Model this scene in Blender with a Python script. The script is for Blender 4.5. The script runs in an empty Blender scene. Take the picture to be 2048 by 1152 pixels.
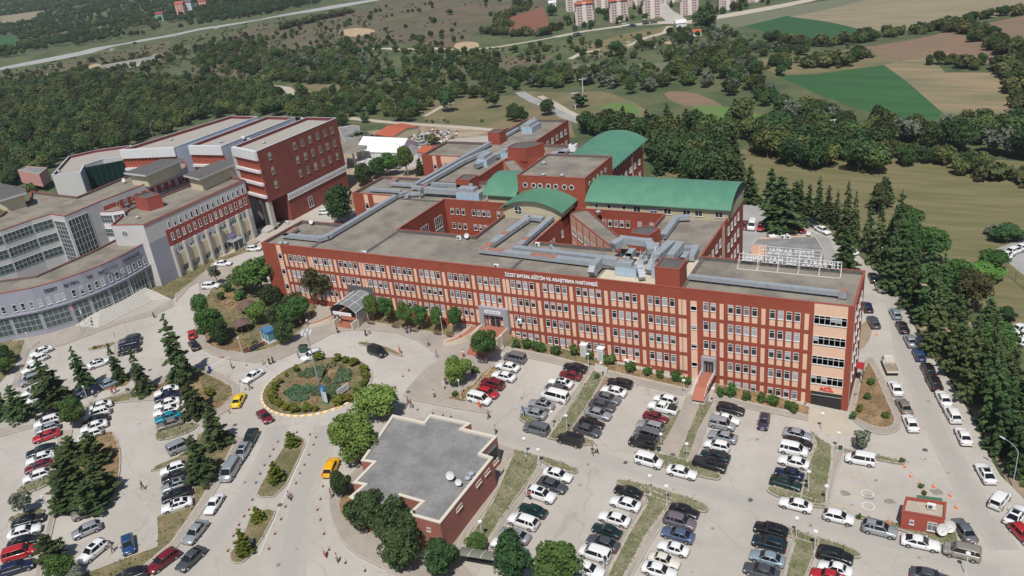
import bpy, bmesh, math, random
import numpy as np
from mathutils import Vector, Matrix
from mathutils.geometry import delaunay_2d_cdt, tessellate_polygon
random.seed(7); R = random.Random(11)
sc = bpy.context.scene; col = sc.collection
# ---------------------------------------------------------------- camera
FPX = 1664.33; YAW, PIT, ROL = -.51922, .43294, -.11662
CAM = np.array([10.686, -124.882, 82.0])
fw = np.array([math.sin(YAW)*math.cos(PIT), math.cos(YAW)*math.cos(PIT), -math.sin(PIT)])
rt = np.array([math.cos(YAW), -math.sin(YAW), 0.]); up = np.cross(rt, fw)
rt2 = rt*math.cos(ROL)+up*math.sin(ROL); up2 = -rt*math.sin(ROL)+up*math.cos(ROL)
cd = bpy.data.cameras.new('camera'); cam = bpy.data.objects.new('camera', cd); col.objects.link(cam)
cd.sensor_width = 36; cd.lens = 36*FPX/2048; cd.clip_start = 1; cd.clip_end = 9000
cam.matrix_world = Matrix(((rt2[0], up2[0], -fw[0], CAM[0]), (rt2[1], up2[1], -fw[1], CAM[1]), (rt2[2], up2[2], -fw[2], CAM[2]), (0, 0, 0, 1)))
sc.camera = cam
# ---------------------------------------------------------------- sky and sun
SUNV = Vector((.163, -.504, .848)).normalized()
w = bpy.data.worlds.new('World'); sc.world = w; w.use_nodes = True
nt = w.node_tree; sky = nt.nodes.new('ShaderNodeTexSky'); sky.sky_type = 'NISHITA'; sky.sun_disc = False
sky.sun_elevation = math.asin(SUNV.z); sky.sun_rotation = math.atan2(SUNV.x, SUNV.y); sky.altitude = 800
bgn = nt.nodes['Background']; bgn.inputs[1].default_value = .072; nt.links.new(sky.outputs[0], bgn.inputs[0])
sd = bpy.data.lights.new('sun', 'SUN'); sd.energy = 4.1; sd.angle = math.radians(.5); sd.color = (1, .96, .9)
so = bpy.data.objects.new('sun', sd); col.objects.link(so); so.rotation_euler = SUNV.to_track_quat('Z', 'Y').to_euler(); so.location = (0, 0, 300)
sc.view_settings.view_transform = 'Standard'; sc.view_settings.look = 'None'; sc.view_settings.exposure = 0; sc.view_settings.gamma = 1
sc.cycles.max_bounces = 5; sc.cycles.transparent_max_bounces = 8
# ---------------------------------------------------------------- pixel helpers (2048 x 1152 photo pixels -> points on the terrain)
def ray(x, y): return rt2*((x-1024)/FPX)-up2*((y-576)/FPX)+fw
def sm(a, b, x):
    t = min(1, max(0, (x-a)/(b-a))); return t*t*(3-2*t)
def terr(x, y):
    g = float(np.interp(x, [-175, -80, -61, -26, 0, 35], [5.6, 5.4, 4.6, 1.7, 0, -.3]))
    d = math.hypot(x-CAM[0], y-CAM[1]); k = sm(260, 420, d)
    if k <= 0: return g
    u = 1.6*math.sin(x*.031+y*.012+1)+1.3*math.sin(y*.027-x*.014+.5)+1.1*math.sin(x*.011+y*.023+2.)+.7*math.sin(x*.063-y*.05)
    return g*(1-k)+(u+2)*k
def G(px, py, z=None):
    d = ray(px, py)
    if z is not None:
        p = CAM+d*((CAM[2]-z)/-d[2]); return Vector(p)
    z = 2.
    if d[2] > -.02: d = np.array([d[0], d[1], -.02])
    for i in range(30):
        p = CAM+d*((CAM[2]-z)/-d[2]); z = z+.7*(terr(p[0], p[1])-z)
    return Vector((p[0], p[1], z))
def HT(px, py, X, Y):
    d = ray(px, py); v = np.array([X-CAM[0], Y-CAM[1]]); t = (v@d[:2])/(d[:2]@d[:2]); return float((CAM+t*d)[2])
def proj(p):
    v = np.array(p)-CAM; z = v@fw; return 1024+FPX*(v@rt2)/z, 576-FPX*(v@up2)/z
def heading(a, b, z=None):
    p, q = G(*a, z) if z is not None else G(*a), G(*b, z) if z is not None else G(*b)
    return math.atan2(q.y-p.y, q.x-p.x)
# ---------------------------------------------------------------- materials
MT = {}
def mat(name, c, rough=.8, c2=None, scale=1., c3=None, scale3=.1, metal=0., bump=0., bscale=30., spec=.5, obj=False, rnd=0., emit=None, coat=0., amt=.5):
    if name in MT: return MT[name]
    m = bpy.data.materials.new(name); m.use_nodes = True; n = m.node_tree.nodes; L = m.node_tree.links
    b = n['Principled BSDF']; b.inputs['Roughness'].default_value = rough; b.inputs['Metallic'].default_value = metal
    b.inputs['Specular IOR Level'].default_value = spec; b.inputs['Coat Weight'].default_value = coat
    b.inputs['Base Color'].default_value = (*c, 1)
    if obj: tc = n.new('ShaderNodeTexCoord').outputs['Object']
    else: tc = n.new('ShaderNodeNewGeometry').outputs['Position']
    cur = None
    def noise(s, det=4., r=.6):
        t = n.new('ShaderNodeTexNoise'); t.inputs['Scale'].default_value = s; t.inputs['Detail'].default_value = det; t.inputs['Roughness'].default_value = r
        L.new(tc, t.inputs['Vector']); return t.outputs['Fac']
    def ramp(f, a, b_):
        mr = n.new('ShaderNodeMapRange'); mr.inputs[1].default_value = a; mr.inputs[2].default_value = b_; L.new(f, mr.inputs[0]); return mr.outputs[0]
    def mix(f, A, B):
        mx = n.new('ShaderNodeMix'); mx.data_type = 'RGBA'
        if f is not None: L.new(f, mx.inputs[0])
        for s, v in ((mx.inputs[6], A), (mx.inputs[7], B)):
            if isinstance(v, tuple): s.default_value = (*v, 1)
            else: L.new(v, s)
        return mx.outputs[2]
    if c2: cur = mix(ramp(noise(scale), .5-amt/2, .5+amt/2), c, c2)
    if c3: cur = mix(ramp(noise(scale3, 5, .65), .42, .62), cur if cur is not None else c, c3)
    if rnd:
        oi = n.new('ShaderNodeObjectInfo'); mr = n.new('ShaderNodeMapRange'); mr.inputs[3].default_value = 1-rnd; mr.inputs[4].default_value = 1+rnd
        L.new(oi.outputs['Random'], mr.inputs[0]); hs = n.new('ShaderNodeHueSaturation')
        L.new(mr.outputs[0], hs.inputs['Value'])
        m2 = n.new('ShaderNodeMath'); m2.operation = 'MULTIPLY'; m2.inputs[1].default_value = 7.31; L.new(oi.outputs['Random'], m2.inputs[0])
        m3 = n.new('ShaderNodeMath'); m3.operation = 'FRACT'; L.new(m2.outputs[0], m3.inputs[0])
        m4 = n.new('ShaderNodeMapRange'); m4.inputs[3].default_value = .47; m4.inputs[4].default_value = .53; L.new(m3.outputs[0], m4.inputs[0]); L.new(m4.outputs[0], hs.inputs['Hue'])
        if cur is None: hs.inputs['Color'].default_value = (*c, 1)
        else: L.new(cur, hs.inputs['Color'])
        cur = hs.outputs[0]
    if cur is not None: L.new(cur, b.inputs['Base Color'])
    if bump:
        bp = n.new('ShaderNodeBump'); bp.inputs['Strength'].default_value = bump; bp.inputs['Distance'].default_value = .1
        L.new(noise(bscale, 3), bp.inputs['Height']); L.new(bp.outputs[0], b.inputs['Normal'])
    if emit: b.inputs['Emission Color'].default_value = (*emit, 1)
    MT[name] = m; return m
def brick(name, a, b_, m_, sx=4.2, rough=.85):
    m = mat(name, a, rough); n = m.node_tree.nodes; L = m.node_tree.links; bs = n['Principled BSDF']
    g = n.new('ShaderNodeNewGeometry'); s = n.new('ShaderNodeSeparateXYZ'); L.new(g.outputs['Position'], s.inputs[0])
    ad = n.new('ShaderNodeMath'); ad.operation = 'ADD'; L.new(s.outputs[0], ad.inputs[0]); L.new(s.outputs[1], ad.inputs[1])
    cb = n.new('ShaderNodeCombineXYZ'); L.new(ad.outputs[0], cb.inputs[0]); L.new(s.outputs[2], cb.inputs[1])
    t = n.new('ShaderNodeTexBrick'); t.inputs['Scale'].default_value = sx; t.inputs['Color1'].default_value = (*a, 1); t.inputs['Color2'].default_value = (*b_, 1); t.inputs['Mortar'].default_value = (*m_, 1); t.inputs['Mortar Size'].default_value = .025
    L.new(cb.outputs[0], t.inputs['Vector'])
    nz = n.new('ShaderNodeTexNoise'); nz.inputs['Scale'].default_value = .22; nz.inputs['Detail'].default_value = 6; nz.inputs['Roughness'].default_value = .7; L.new(g.outputs['Position'], nz.inputs['Vector'])
    mr = n.new('ShaderNodeMapRange'); mr.inputs[1].default_value = .3; mr.inputs[2].default_value = .7; mr.inputs[3].default_value = .82; mr.inputs[4].default_value = 1.16; L.new(nz.outputs[0], mr.inputs[0])
    hs = n.new('ShaderNodeHueSaturation'); L.new(mr.outputs[0], hs.inputs['Value']); L.new(t.outputs[0], hs.inputs['Color']); L.new(hs.outputs[0], bs.inputs['Base Color'])
    return m
def ribbed(name, c, c2, axis, period, rough=.5):
    """standing-seam sheet: fine ribs along one axis plus weathering"""
    m = mat(name, c, rough, c2, .35); n = m.node_tree.nodes; L = m.node_tree.links; b = n['Principled BSDF']
    g = n.new('ShaderNodeNewGeometry'); s = n.new('ShaderNodeSeparateXYZ'); L.new(g.outputs['Position'], s.inputs[0])
    mm = n.new('ShaderNodeMath'); mm.operation = 'MULTIPLY'; mm.inputs[1].default_value = 2*math.pi/period; L.new(s.outputs[axis], mm.inputs[0])
    sn = n.new('ShaderNodeMath'); sn.operation = 'SINE'; L.new(mm.outputs[0], sn.inputs[0])
    pw = n.new('ShaderNodeMath'); pw.operation = 'MULTIPLY'; pw.inputs[1].default_value = 1; L.new(sn.outputs[0], pw.inputs[0])
    mr = n.new('ShaderNodeMapRange'); mr.inputs[1].default_value = .3; mr.inputs[2].default_value = 1; L.new(pw.outputs[0], mr.inputs[0])
    bp = n.new('ShaderNodeBump'); bp.inputs['Strength'].default_value = .55; bp.inputs['Distance'].default_value = .12; L.new(mr.outputs[0], bp.inputs['Height']); L.new(bp.outputs[0], b.inputs['Normal'])
    return m
ASPH = mat('paving', (.455, .42, .37), .9, (.41, .375, .325), .6, (.50, .465, .415), .05, bump=.25, bscale=9)
ASPHG = mat('grey_asphalt', (.27, .27, .27), .9, (.33, .325, .315), .3, (.38, .37, .35), .09, bump=.2)
def cracks(m):
    n = m.node_tree.nodes; L = m.node_tree.links; b = n['Principled BSDF']; src = b.inputs['Base Color'].links[0].from_socket; g = n.new('ShaderNodeNewGeometry')
    nz_ = n.new('ShaderNodeTexNoise'); nz_.inputs['Scale'].default_value = .35; nz_.inputs['Detail'].default_value = 5; L.new(g.outputs[0], nz_.inputs['Vector']); va = n.new('ShaderNodeVectorMath'); va.operation = 'MULTIPLY_ADD'; va.inputs[1].default_value = (5, 5, 0); L.new(nz_.outputs['Color'], va.inputs[0]); L.new(g.outputs[0], va.inputs[2])
    v = n.new('ShaderNodeTexVoronoi'); v.feature = 'DISTANCE_TO_EDGE'; v.inputs['Scale'].default_value = .085; L.new(va.outputs[0], v.inputs['Vector'])
    r = n.new('ShaderNodeMapRange'); r.inputs[1].default_value = .0; r.inputs[2].default_value = .012; r.inputs[3].default_value = .30; r.inputs[4].default_value = 0; L.new(v.outputs['Distance'], r.inputs[0])
    n2 = n.new('ShaderNodeTexNoise'); n2.inputs['Scale'].default_value = .03; n2.inputs['Detail'].default_value = 7; n2.inputs['Roughness'].default_value = .7; L.new(g.outputs[0], n2.inputs['Vector']); r2 = n.new('ShaderNodeMapRange'); r2.inputs[1].default_value = .55; r2.inputs[2].default_value = .72; r2.inputs[4].default_value = .22; L.new(n2.outputs[0], r2.inputs[0])
    mx_ = n.new('ShaderNodeMath'); mx_.operation = 'MAXIMUM'; L.new(r.outputs[0], mx_.inputs[0]); L.new(r2.outputs[0], mx_.inputs[1])
    x = n.new('ShaderNodeMix'); x.data_type = 'RGBA'; x.inputs[7].default_value = (.20, .18, .155, 1); L.new(mx_.outputs[0], x.inputs[0]); L.new(src, x.inputs[6]); L.new(x.outputs[2], b.inputs['Base Color'])
cracks(ASPH)
PAVE = mat('pavers', (.36, .31, .26), .9, (.42, .37, .315), .8, (.32, .285, .245), .15, bump=.3, bscale=12)
KERB = mat('kerb_stone', (.50, .46, .40), .85, (.38, .34, .28), 1.5)
LAWN = mat('lawn_grass', (.09, .11, .035), .95, (.19, .15, .075), 1.1, (.26, .20, .11), .25, bump=.6, bscale=6)
BANK = mat('bank_grass', (.15, .16, .075), .95, (.34, .29, .20), 2.2, (.13, .15, .06), .35, bump=.8, bscale=5)
SOIL = mat('garden_soil', (.27, .155, .075), .95, (.15, .11, .055), .8, (.33, .22, .12), .3, bump=.5, bscale=5)
DIRT = mat('dirt', (.36, .27, .18), .95, (.42, .35, .27), .5, (.27, .19, .11), .12, bump=.4)
MEAD = mat('dry_meadow', (.125, .125, .05), .95, (.165, .15, .072), .35, (.215, .17, .09), .045, bump=.5, bscale=2)
GRND = mat('scrub_ground', (.07, .105, .036), .95, (.155, .14, .07), .45, (.055, .085, .03), .06, bump=.6, bscale=1)
HILL = mat('bare_hillside', (.12, .10, .062), .95, (.08, .09, .04), .5, (.16, .118, .075), .03, bump=.5, bscale=1)
GREEN = mat('green_crop', (.028, .10, .028), .9, (.035, .12, .035), .12, (.045, .115, .035), .02)
GREEND = mat('dark_green_crop', (.025, .085, .028), .9, (.03, .10, .03), .1)
BRIGHT = mat('bright_weeds', (.10, .19, .04), .9, (.14, .20, .06), .15)
GREYG = mat('grey_green_crop', (.14, .155, .09), .9, (.17, .17, .11), .1)
def striped(name, a, b_, ang, per):
    m = mat(name, a, .95); n = m.node_tree.nodes; L = m.node_tree.links; bs = n['Principled BSDF']
    g = n.new('ShaderNodeNewGeometry'); mp = n.new('ShaderNodeMapping'); mp.inputs['Rotation'].default_value = (0, 0, -ang); mp.inputs['Scale'].default_value = (.04/per*4, 1/per, 0); L.new(g.outputs['Position'], mp.inputs[0])
    t = n.new('ShaderNodeTexNoise'); t.inputs['Scale'].default_value = 1; t.inputs['Detail'].default_value = 5; t.inputs['Roughness'].default_value = .65; L.new(mp.outputs[0], t.inputs['Vector'])
    mr = n.new('ShaderNodeMapRange'); mr.inputs[1].default_value = .38; mr.inputs[2].default_value = .62; L.new(t.outputs[0], mr.inputs[0])
    mx = n.new('ShaderNodeMix'); mx.data_type = 'RGBA'; mx.inputs[6].default_value = (*a, 1); mx.inputs[7].default_value = (*b_, 1); L.new(mr.outputs[0], mx.inputs[0]); L.new(mx.outputs[2], bs.inputs['Base Color'])
    return m
a1 = heading((1800, 135), (1890, 222)); a2 = heading((1750, 100), (1990, 90)); a3 = heading((1600, 30), (1740, 60))
STRIPE = striped('stubble_strips', (.30, .22, .13), (.17, .16, .085), a1, 7)
BROWNF = striped('ploughed_brown_field', (.25, .155, .10), (.19, .14, .085), a2, 5)
BEIGEF = striped('stubble_field', (.29, .235, .15), (.22, .195, .12), a3, 9)
REDF = striped('red_soil_field', (.24, .095, .055), (.20, .085, .05), a2, 5)
BRK = brick('hospital_brick', (.32, .065, .032), (.275, .051, .027), (.31, .085, .05))
BRKD = brick('tower_brick', (.25, .062, .045), (.22, .052, .04), (.23, .075, .055))
PEACH = mat('peach_render', (.80, .53, .385), .8, (.74, .48, .34), .6)
RED = mat('red_capping', (.33, .075, .05), .7)
DPAR = mat('parapet_membrane', (.085, .075, .07), .8, (.16, .145, .13), 1.2)
ROOF = mat('roof_gravel', (.245, .215, .175), .95, (.31, .275, .225), 2.2, (.185, .162, .135), .2, bump=.6, bscale=6)
ROOFG = mat('grey_gravel', (.225, .22, .215), .95, (.31, .305, .295), 2.6, (.20, .195, .19), .3, bump=.8, bscale=7)
CONC = mat('concrete', (.50, .48, .43), .85, (.43, .41, .37), .3)
CREAM = mat('cream_render', (.62, .54, .38), .85, (.56, .49, .35), .5)
WHITE = mat('white_paint', (.80, .80, .80), .6)
PVC = mat('window_frame_white', (.68, .68, .67), .5)
GLD = mat('window_glass_dark', (.025, .03, .035), .12, spec=.6)
GLC = mat('window_curtained', (.45, .47, .48), .4, (.33, .35, .36), 3)
GLM = mat('window_glass_half', (.13, .145, .155), .2, (.22, .23, .235), 2)
GALV = mat('galvanised_duct', (.43, .46, .49), .5, (.33, .36, .39), 1.1, metal=.25)
RUST = mat('rusted_duct', (.30, .10, .06), .85, (.38, .22, .16), 1.2)
GRN_X = ribbed('green_vault_x', (.07, .225, .14), (.12, .28, .185), 0, .62)
GRN_Y = ribbed('green_vault_y', (.07, .225, .14), (.115, .27, .18), 1, .62)
STEEL = mat('pale_steel', (.55, .55, .53), .5, metal=.2)
BLK = mat('black', (.02, .02, .02), .6); DGREY = mat('dark_grey', (.10, .10, .105), .7)
REDP = mat('red_plastic', (.55, .05, .03), .5); WOOD = mat('bench_wood', (.17, .10, .06), .7, (.11, .07, .045), 6)
BLUEP = mat('blue_panel', (.03, .19, .46), .5); DCAN = mat('dark_sheet_roof', (.10, .095, .09), .7, (.14, .13, .12), .6)
# ---------------------------------------------------------------- mesh helpers
class MB:
    def __init__(s): s.v = []; s.f = []; s.m = []; s.mats = []
    def mi(s, m):
        if m not in s.mats: s.mats.append(m)
        return s.mats.index(m)
    def poly(s, pts, m):
        i = len(s.v); s.v += [tuple(p) for p in pts]; s.f.append(tuple(range(i, i+len(pts)))); s.m.append(s.mi(m))
    def box(s, x0, y0, z0, x1, y1, z1, m, top=None, M=None):
        P = [(x0, y0, z0), (x1, y0, z0), (x1, y1, z0), (x0, y1, z0), (x0, y0, z1), (x1, y0, z1), (x1, y1, z1), (x0, y1, z1)]
        if M is not None: P = [tuple(M @ Vector(p)) for p in P]
        i = len(s.v); s.v += P; k = s.mi(m); t = s.mi(top) if top else k
        for f, q in (((0, 3, 2, 1), k), ((4, 5, 6, 7), t), ((0, 1, 5, 4), k), ((1, 2, 6, 5), k), ((2, 3, 7, 6), k), ((3, 0, 4, 7), k)):
            s.f.append(tuple(i+a for a in f)); s.m.append(q)
    def prism(s, poly, z0, z1, m, top=None, bottom=True):
        n = len(poly); i = len(s.v); k = s.mi(m); t = s.mi(top) if top else k
        s.v += [(p[0], p[1], z0 if not callable(z0) else z0(p)) for p in poly]+[(p[0], p[1], z1) for p in poly]
        for a in range(n):
            b = (a+1) % n; s.f.append((i+a, i+b, i+n+b, i+n+a)); s.m.append(k)
        for T in tessellate_polygon([[Vector((p[0], p[1], 0)) for p in poly]]):
            s.f.append(tuple(i+n+a for a in T)); s.m.append(t)
            if bottom: s.f.append(tuple(i+a for a in T[::-1])); s.m.append(k)
    def tube(s, a, b, r0, r1, m, n=8, cap=True):
        a = Vector(a); b = Vector(b); d = (b-a).normalized(); q = d.to_track_quat('Z', 'Y'); i = len(s.v); k = s.mi(m)
        for c, r in ((a, r0), (b, r1)):
            for j in range(n):
                t = 2*math.pi*j/n; s.v.append(tuple(c+q @ Vector((r*math.cos(t), r*math.sin(t), 0))))
        for j in range(n):
            l = (j+1) % n; s.f.append((i+j, i+l, i+n+l, i+n+j)); s.m.append(k)
        if cap: s.f.append(tuple(i+n+j for j in range(n))); s.m.append(k); s.f.append(tuple(i+n-1-j for j in range(n))); s.m.append(k)
    def loft(s, rings, m, cap=True, close=True):
        n = len(rings[0]); i = len(s.v); k = s.mi(m)
        for r in rings: s.v += [tuple(p) for p in r]
        for a in range(len(rings)-1):
            for j in range(n if close else n-1):
                l = (j+1) % n; s.f.append((i+a*n+j, i+a*n+l, i+(a+1)*n+l, i+(a+1)*n+j)); s.m.append(k)
        if cap: s.f.append(tuple(i+j for j in range(n))[::-1]); s.m.append(k); s.f.append(tuple(i+(len(rings)-1)*n+j for j in range(n))); s.m.append(k)
    def dish(s, c, d, r, m, depth=.25, n=14):
        q = Vector(d).normalized().to_track_quat('Z', 'Y'); c = Vector(c)
        rings = [[c+q @ Vector((rr*math.cos(2*math.pi*j/n), rr*math.sin(2*math.pi*j/n), depth*(rr/r)**2)) for j in range(n)] for rr in (.02, r*.4, r*.75, r)]
        rings += [[p+q @ Vector((0, 0, -.04)) for p in g] for g in rings[::-1]]
        s.loft(rings, m)
    def mesh(s, name, smooth=False):
        me = bpy.data.meshes.new(name); me.from_pydata(s.v, [], s.f); me.validate() if False else None
        for m in s.mats: me.materials.append(m)
        me.polygons.foreach_set('material_index', s.m)
        if smooth: me.polygons.foreach_set('use_smooth', [True]*len(me.polygons))
        me.update(); return me
    def build(s, name, parent=None, smooth=False, fix=False):
        me = s.mesh(name, smooth)
        if fix:
            bm = bmesh.new(); bm.from_mesh(me); bmesh.ops.recalc_face_normals(bm, faces=bm.faces); bm.to_mesh(me); bm.free()
        o = bpy.data.objects.new(name, me); col.objects.link(o)
        if parent: o.parent = parent
        return o
    def pieces(s, name, parent, n=8, nf=6, cap=90):
        q = []
        for i in range(len(s.v)//n):
            c = sum((Vector(v) for v in s.v[i*n:i*n+n]), Vector())/n; q.append(((c-Vector(CAM)).length, i))
        q.sort(); rest = MB()
        for k, (d, i) in enumerate(q):
            m = MB() if k < cap else rest; b = len(m.v); m.v += s.v[i*n:i*n+n]
            for f, mi in zip(s.f[i*nf:i*nf+nf], s.m[i*nf:i*nf+nf]): m.f.append(tuple(a-i*n+b for a in f)); m.m.append(m.mi(s.mats[mi]))
            if k < cap: m.build(name, parent)
        if rest.v: rest.build(name, parent)['kind'] = 'stuff'
def tag(o, label=None, cat=None, group=None, kind=None):
    if label: o['label'] = label
    if cat: o['category'] = cat
    if group: o['group'] = group
    if kind: o['kind'] = kind
    return o
def empty(name, loc=(0, 0, 0), rz=0., label=None, cat=None, group=None):
    o = bpy.data.objects.new(name, None); col.objects.link(o); o.location = loc; o.rotation_euler = (0, 0, rz); o.empty_display_size = .3
    return tag(o, label, cat, group)
KIDS = {}
def kids(o):
    return KIDS.get(o.as_pointer(), [])
def reg(root):
    """remember a prototype's children so copies are quick"""
    for c in root.children: KIDS.setdefault(root.as_pointer(), []).append(c); reg(c)
def dup(o, parent=None, recol=None):
    c = o.copy(); col.objects.link(c)
    if parent: c.parent = parent
    if recol:
        for i, sl in enumerate(c.material_slots):
            if o.material_slots[i].material in recol:
                sl.link = 'OBJECT'; sl.material = recol[o.material_slots[i].material]
    ks = [dup(k, c, recol) for k in kids(o)]
    if ks: KIDS[c.as_pointer()] = ks
    return c
# ---------------------------------------------------------------- the ground, one triangulation cut along every edge
def chaikin(P, k=2):
    for _ in range(k):
        Q = []
        for i in range(len(P)):
            a, b = P[i], P[(i+1) % len(P)]; Q += [(a[0]*.75+b[0]*.25, a[1]*.75+b[1]*.25), (a[0]*.25+b[0]*.75, a[1]*.25+b[1]*.75)]
        P = Q
    return P
def dens(P, s):
    Q = []
    for i in range(len(P)):
        a, b = P[i], P[(i+1) % len(P)]; L = math.hypot(b[0]-a[0], b[1]-a[1]); n = max(1, int(L/s))
        Q += [(a[0]+(b[0]-a[0])*t/n, a[1]+(b[1]-a[1])*t/n) for t in range(n)]
    return Q
REG = []   # (world polygon, class, kerb?)
def W(px): return [tuple(G(*p)[:2]) for p in px]
def region(px, cls, smooth=0, kerb=False, world=False, step=None):
    P = list(px) if world else W(px)
    if smooth: P = chaikin(P, smooth)
    A = sum(P[i][0]*P[(i+1) % len(P)][1]-P[(i+1) % len(P)][0]*P[i][1] for i in range(len(P)))
    if A < 0: P = P[::-1]
    c = np.mean(P, 0); d = math.hypot(c[0]-CAM[0], c[1]-CAM[1])
    REG.append((dens(P, step or max(2.5, d/45)), cls, kerb, P)); return P
def ribbon(px, wid, cls, **k):
    P = [Vector(G(*p)[:2]) for p in px]; L = []; Rr = []
    for i, p in enumerate(P):
        d = (P[min(i+1, len(P)-1)]-P[max(i-1, 0)]).normalized(); nrm = Vector((-d.y, d.x))*wid/2; L.append(tuple(p+nrm)); Rr.append(tuple(p-nrm))
    return region(L+Rr[::-1], cls, world=True, **k)
# class: material, lift above the terrain, object name
CLS = dict(base=(GRND, 0, 'ground'), green=(striped('crop_green', (.026, .09, .028), (.038, .118, .036), a2, 7), 0, 'field'), meadr=(striped('mown_meadow', (.135, .132, .052), (.20, .17, .085), heading((1600, 380), (2000, 440)), 3), 0, 'meadow'), worn=(mat('worn_lane', (.44, .408, .36), .9, (.40, .37, .32), .5), 0, 'road'), worn2=(mat('worn_lane2', (.415, .388, .348), .9, (.375, .352, .315), .6), 0, 'road'),mead=(MEAD, 0, 'meadow'), hill=(HILL, 0, 'hillside'), road=(ASPH, 0, 'road'), groad=(ASPHG, 0, 'road'),
           pave=(PAVE, .12, 'pavement'), lawn=(LAWN, .14, 'lawn'), bank=(BANK, .22, 'grass_bank'), soil=(SOIL, .14, 'soil_bed'), dirt=(DIRT, 0, 'path'),
           path=(mat('pale_track', (.52, .46, .37), .95, (.44, .38, .30), .3), 0, 'path'), greend=(GREEND, 0, 'field'), bright=(BRIGHT, 0, 'field'), greyg=(GREYG, 0, 'field'),
           stripe=(STRIPE, 0, 'field'), brownf=(BROWNF, 0, 'field'), beige=(BEIGEF, 0, 'field'), redf=(REDF, 0, 'field'), motor=(mat('motorway', (.40, .39, .38), .9, (.34, .33, .32), .2), 0, 'road'), scar=(mat('bare_sand', (.50, .37, .23), .95, (.36, .26, .16), .3), 0, 'path'))
# far background
region([(540, 112), (560, 60), (760, 5), (1140, -60), (1130, 0), (1080, 20), (960, 60), (900, 120), (700, 110)], 'hill')
region([(380, 110), (520, 45), (560, 60), (540, 150), (380, 165)], 'hill')
region([(0, 150), (200, 112), (340, 82), (330, 120), (120, 165), (0, 175)], 'hill')
region([(560, 105), (880, 100), (1130, 95), (1240, 115), (1100, 150), (900, 150), (700, 160)], 'base')
region([(980, 115), (1110, 110), (1060, 140), (980, 155), (890, 140)], 'hill')
region([(968, 58), (1010, 35), (1085, 13), (1095, 35), (1101, 62), (1070, 70), (1000, 68), (966, 66)], 'redf')
region([(1150, 98), (1240, 70), (1330, 52), (1345, 62), (1250, 100), (1200, 115)], 'mead')
region([(1620, 105), (1770, 95), (1800, 125), (1760, 132), (1640, 145), (1560, 150), (1480, 125)], 'mead')
region([(1430, 38), (1530, 18), (1700, -8), (1780, -12), (1580, 34), (1490, 52), (1430, 62)], 'greyg')
region([(1488, 52), (1575, 31), (1728, 60), (1690, 78), (1620, 86), (1550, 72)], 'greend')
region([(1580, 33), (1700, 8), (1790, -14), (2300, -40), (2200, 30), (1970, 35), (1900, 52), (1765, 62), (1728, 60)], 'beige')
region([(1725, 95), (1840, 76), (1900, 62), (1990, 92), (2025, 108), (1998, 118), (1860, 120), (1785, 122), (1760, 112)], 'brownf')
region([(1952, 50), (2080, 26), (2300, 0), (2300, 110), (2040, 90), (1990, 68)], 'brownf')
region([(1556, 152), (1640, 148), (1768, 130), (1885, 225), (1872, 240), (1835, 252), (1760, 230), (1700, 212), (1640, 190)], 'green')
region([(1768, 130), (1805, 122), (1860, 112), (1890, 145), (2015, 146), (2025, 170), (2060, 215), (1960, 235), (1900, 235), (1885, 225)], 'stripe')
region([(1860, 112), (1990, 108), (2030, 118), (1990, 128), (1880, 122)], 'brownf')
region([(1030, 192), (1060, 182), (1200, 182), (1270, 205), (1300, 225), (1280, 250), (1180, 250)], 'mead')
region([(1195, 215), (1230, 205), (1275, 208), (1280, 232), (1230, 238)], 'bright', smooth=1)
region([(1325, 183), (1380, 183), (1440, 205), (1445, 215), (1380, 214), (1340, 202)], 'brownf', smooth=1)
region([(1370, 213), (1445, 210), (1530, 232), (1590, 245), (1560, 252), (1440, 240)], 'bright', smooth=1)
region([(1110, 128), (1220, 128), (1225, 143), (1130, 143)], 'greyg'); region([(1260, 128), (1350, 125), (1350, 145), (1290, 148)], 'greyg')
region([(575, 168), (650, 168), (710, 178), (640, 188), (590, 185)], 'mead', smooth=1)
region([(830, 215), (880, 190), (960, 192), (1060, 190), (1140, 240), (1150, 275), (1010, 262), (860, 248)], 'mead')
region([(0, 75), (35, 72), (35, 95), (0, 98)], 'green'); region([(0, 32), (90, 22), (60, 45), (0, 50)], 'beige'); region([(95, 40), (230, 24), (150, 40)], 'mead')
region([(672, 65), (700, 56), (755, 59), (740, 68), (700, 75)], 'scar', smooth=1); region([(905, 95), (915, 84), (955, 83), (960, 95), (930, 101)], 'scar', smooth=1)
for q in ([(170, 132), (200, 126), (205, 135), (180, 142)], [(300, 110), (328, 105), (326, 118), (305, 122)], [(92, 145), (110, 142), (108, 152), (95, 155)], [(1320, 85), (1350, 80), (1345, 90)], [(1300, 92), (1310, 88), (1312, 98)]): region(q, 'scar', smooth=1)
region([(1820, 475), (1870, 465), (1950, 455), (1965, 485), (1890, 505)], 'scar', smooth=1)
ribbon([(-60, 150), (0, 138), (100, 119), (170, 105), (290, 80), (400, 58), (512, 41), (620, 22), (700, 8), (790, -8), (900, -28)], 15, 'motor')
ribbon([(190, 142), (250, 136), (312, 124)], 6, 'road'); ribbon([(545, 104), (620, 103), (700, 102), (800, 99), (870, 97), (930, 101), (1000, 93), (1110, 74)], 4, 'path')
ribbon([(1110, 74), (1170, 62), (1290, 47), (1380, 44), (1460, 30), (1570, 10), (1640, -5)], 9, 'path'); ribbon([(1355, 46), (1325, 20), (1305, -5)], 12, 'road')
ribbon([(1340, 52), (1330, 65), (1290, 76), (1255, 92)], 4, 'path'); ribbon([(1140, 118), (1165, 105), (1200, 100)], 4, 'path')
ribbon([(540, 172), (572, 176), (584, 185), (578, 195), (560, 205)], 5, 'path')
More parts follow.
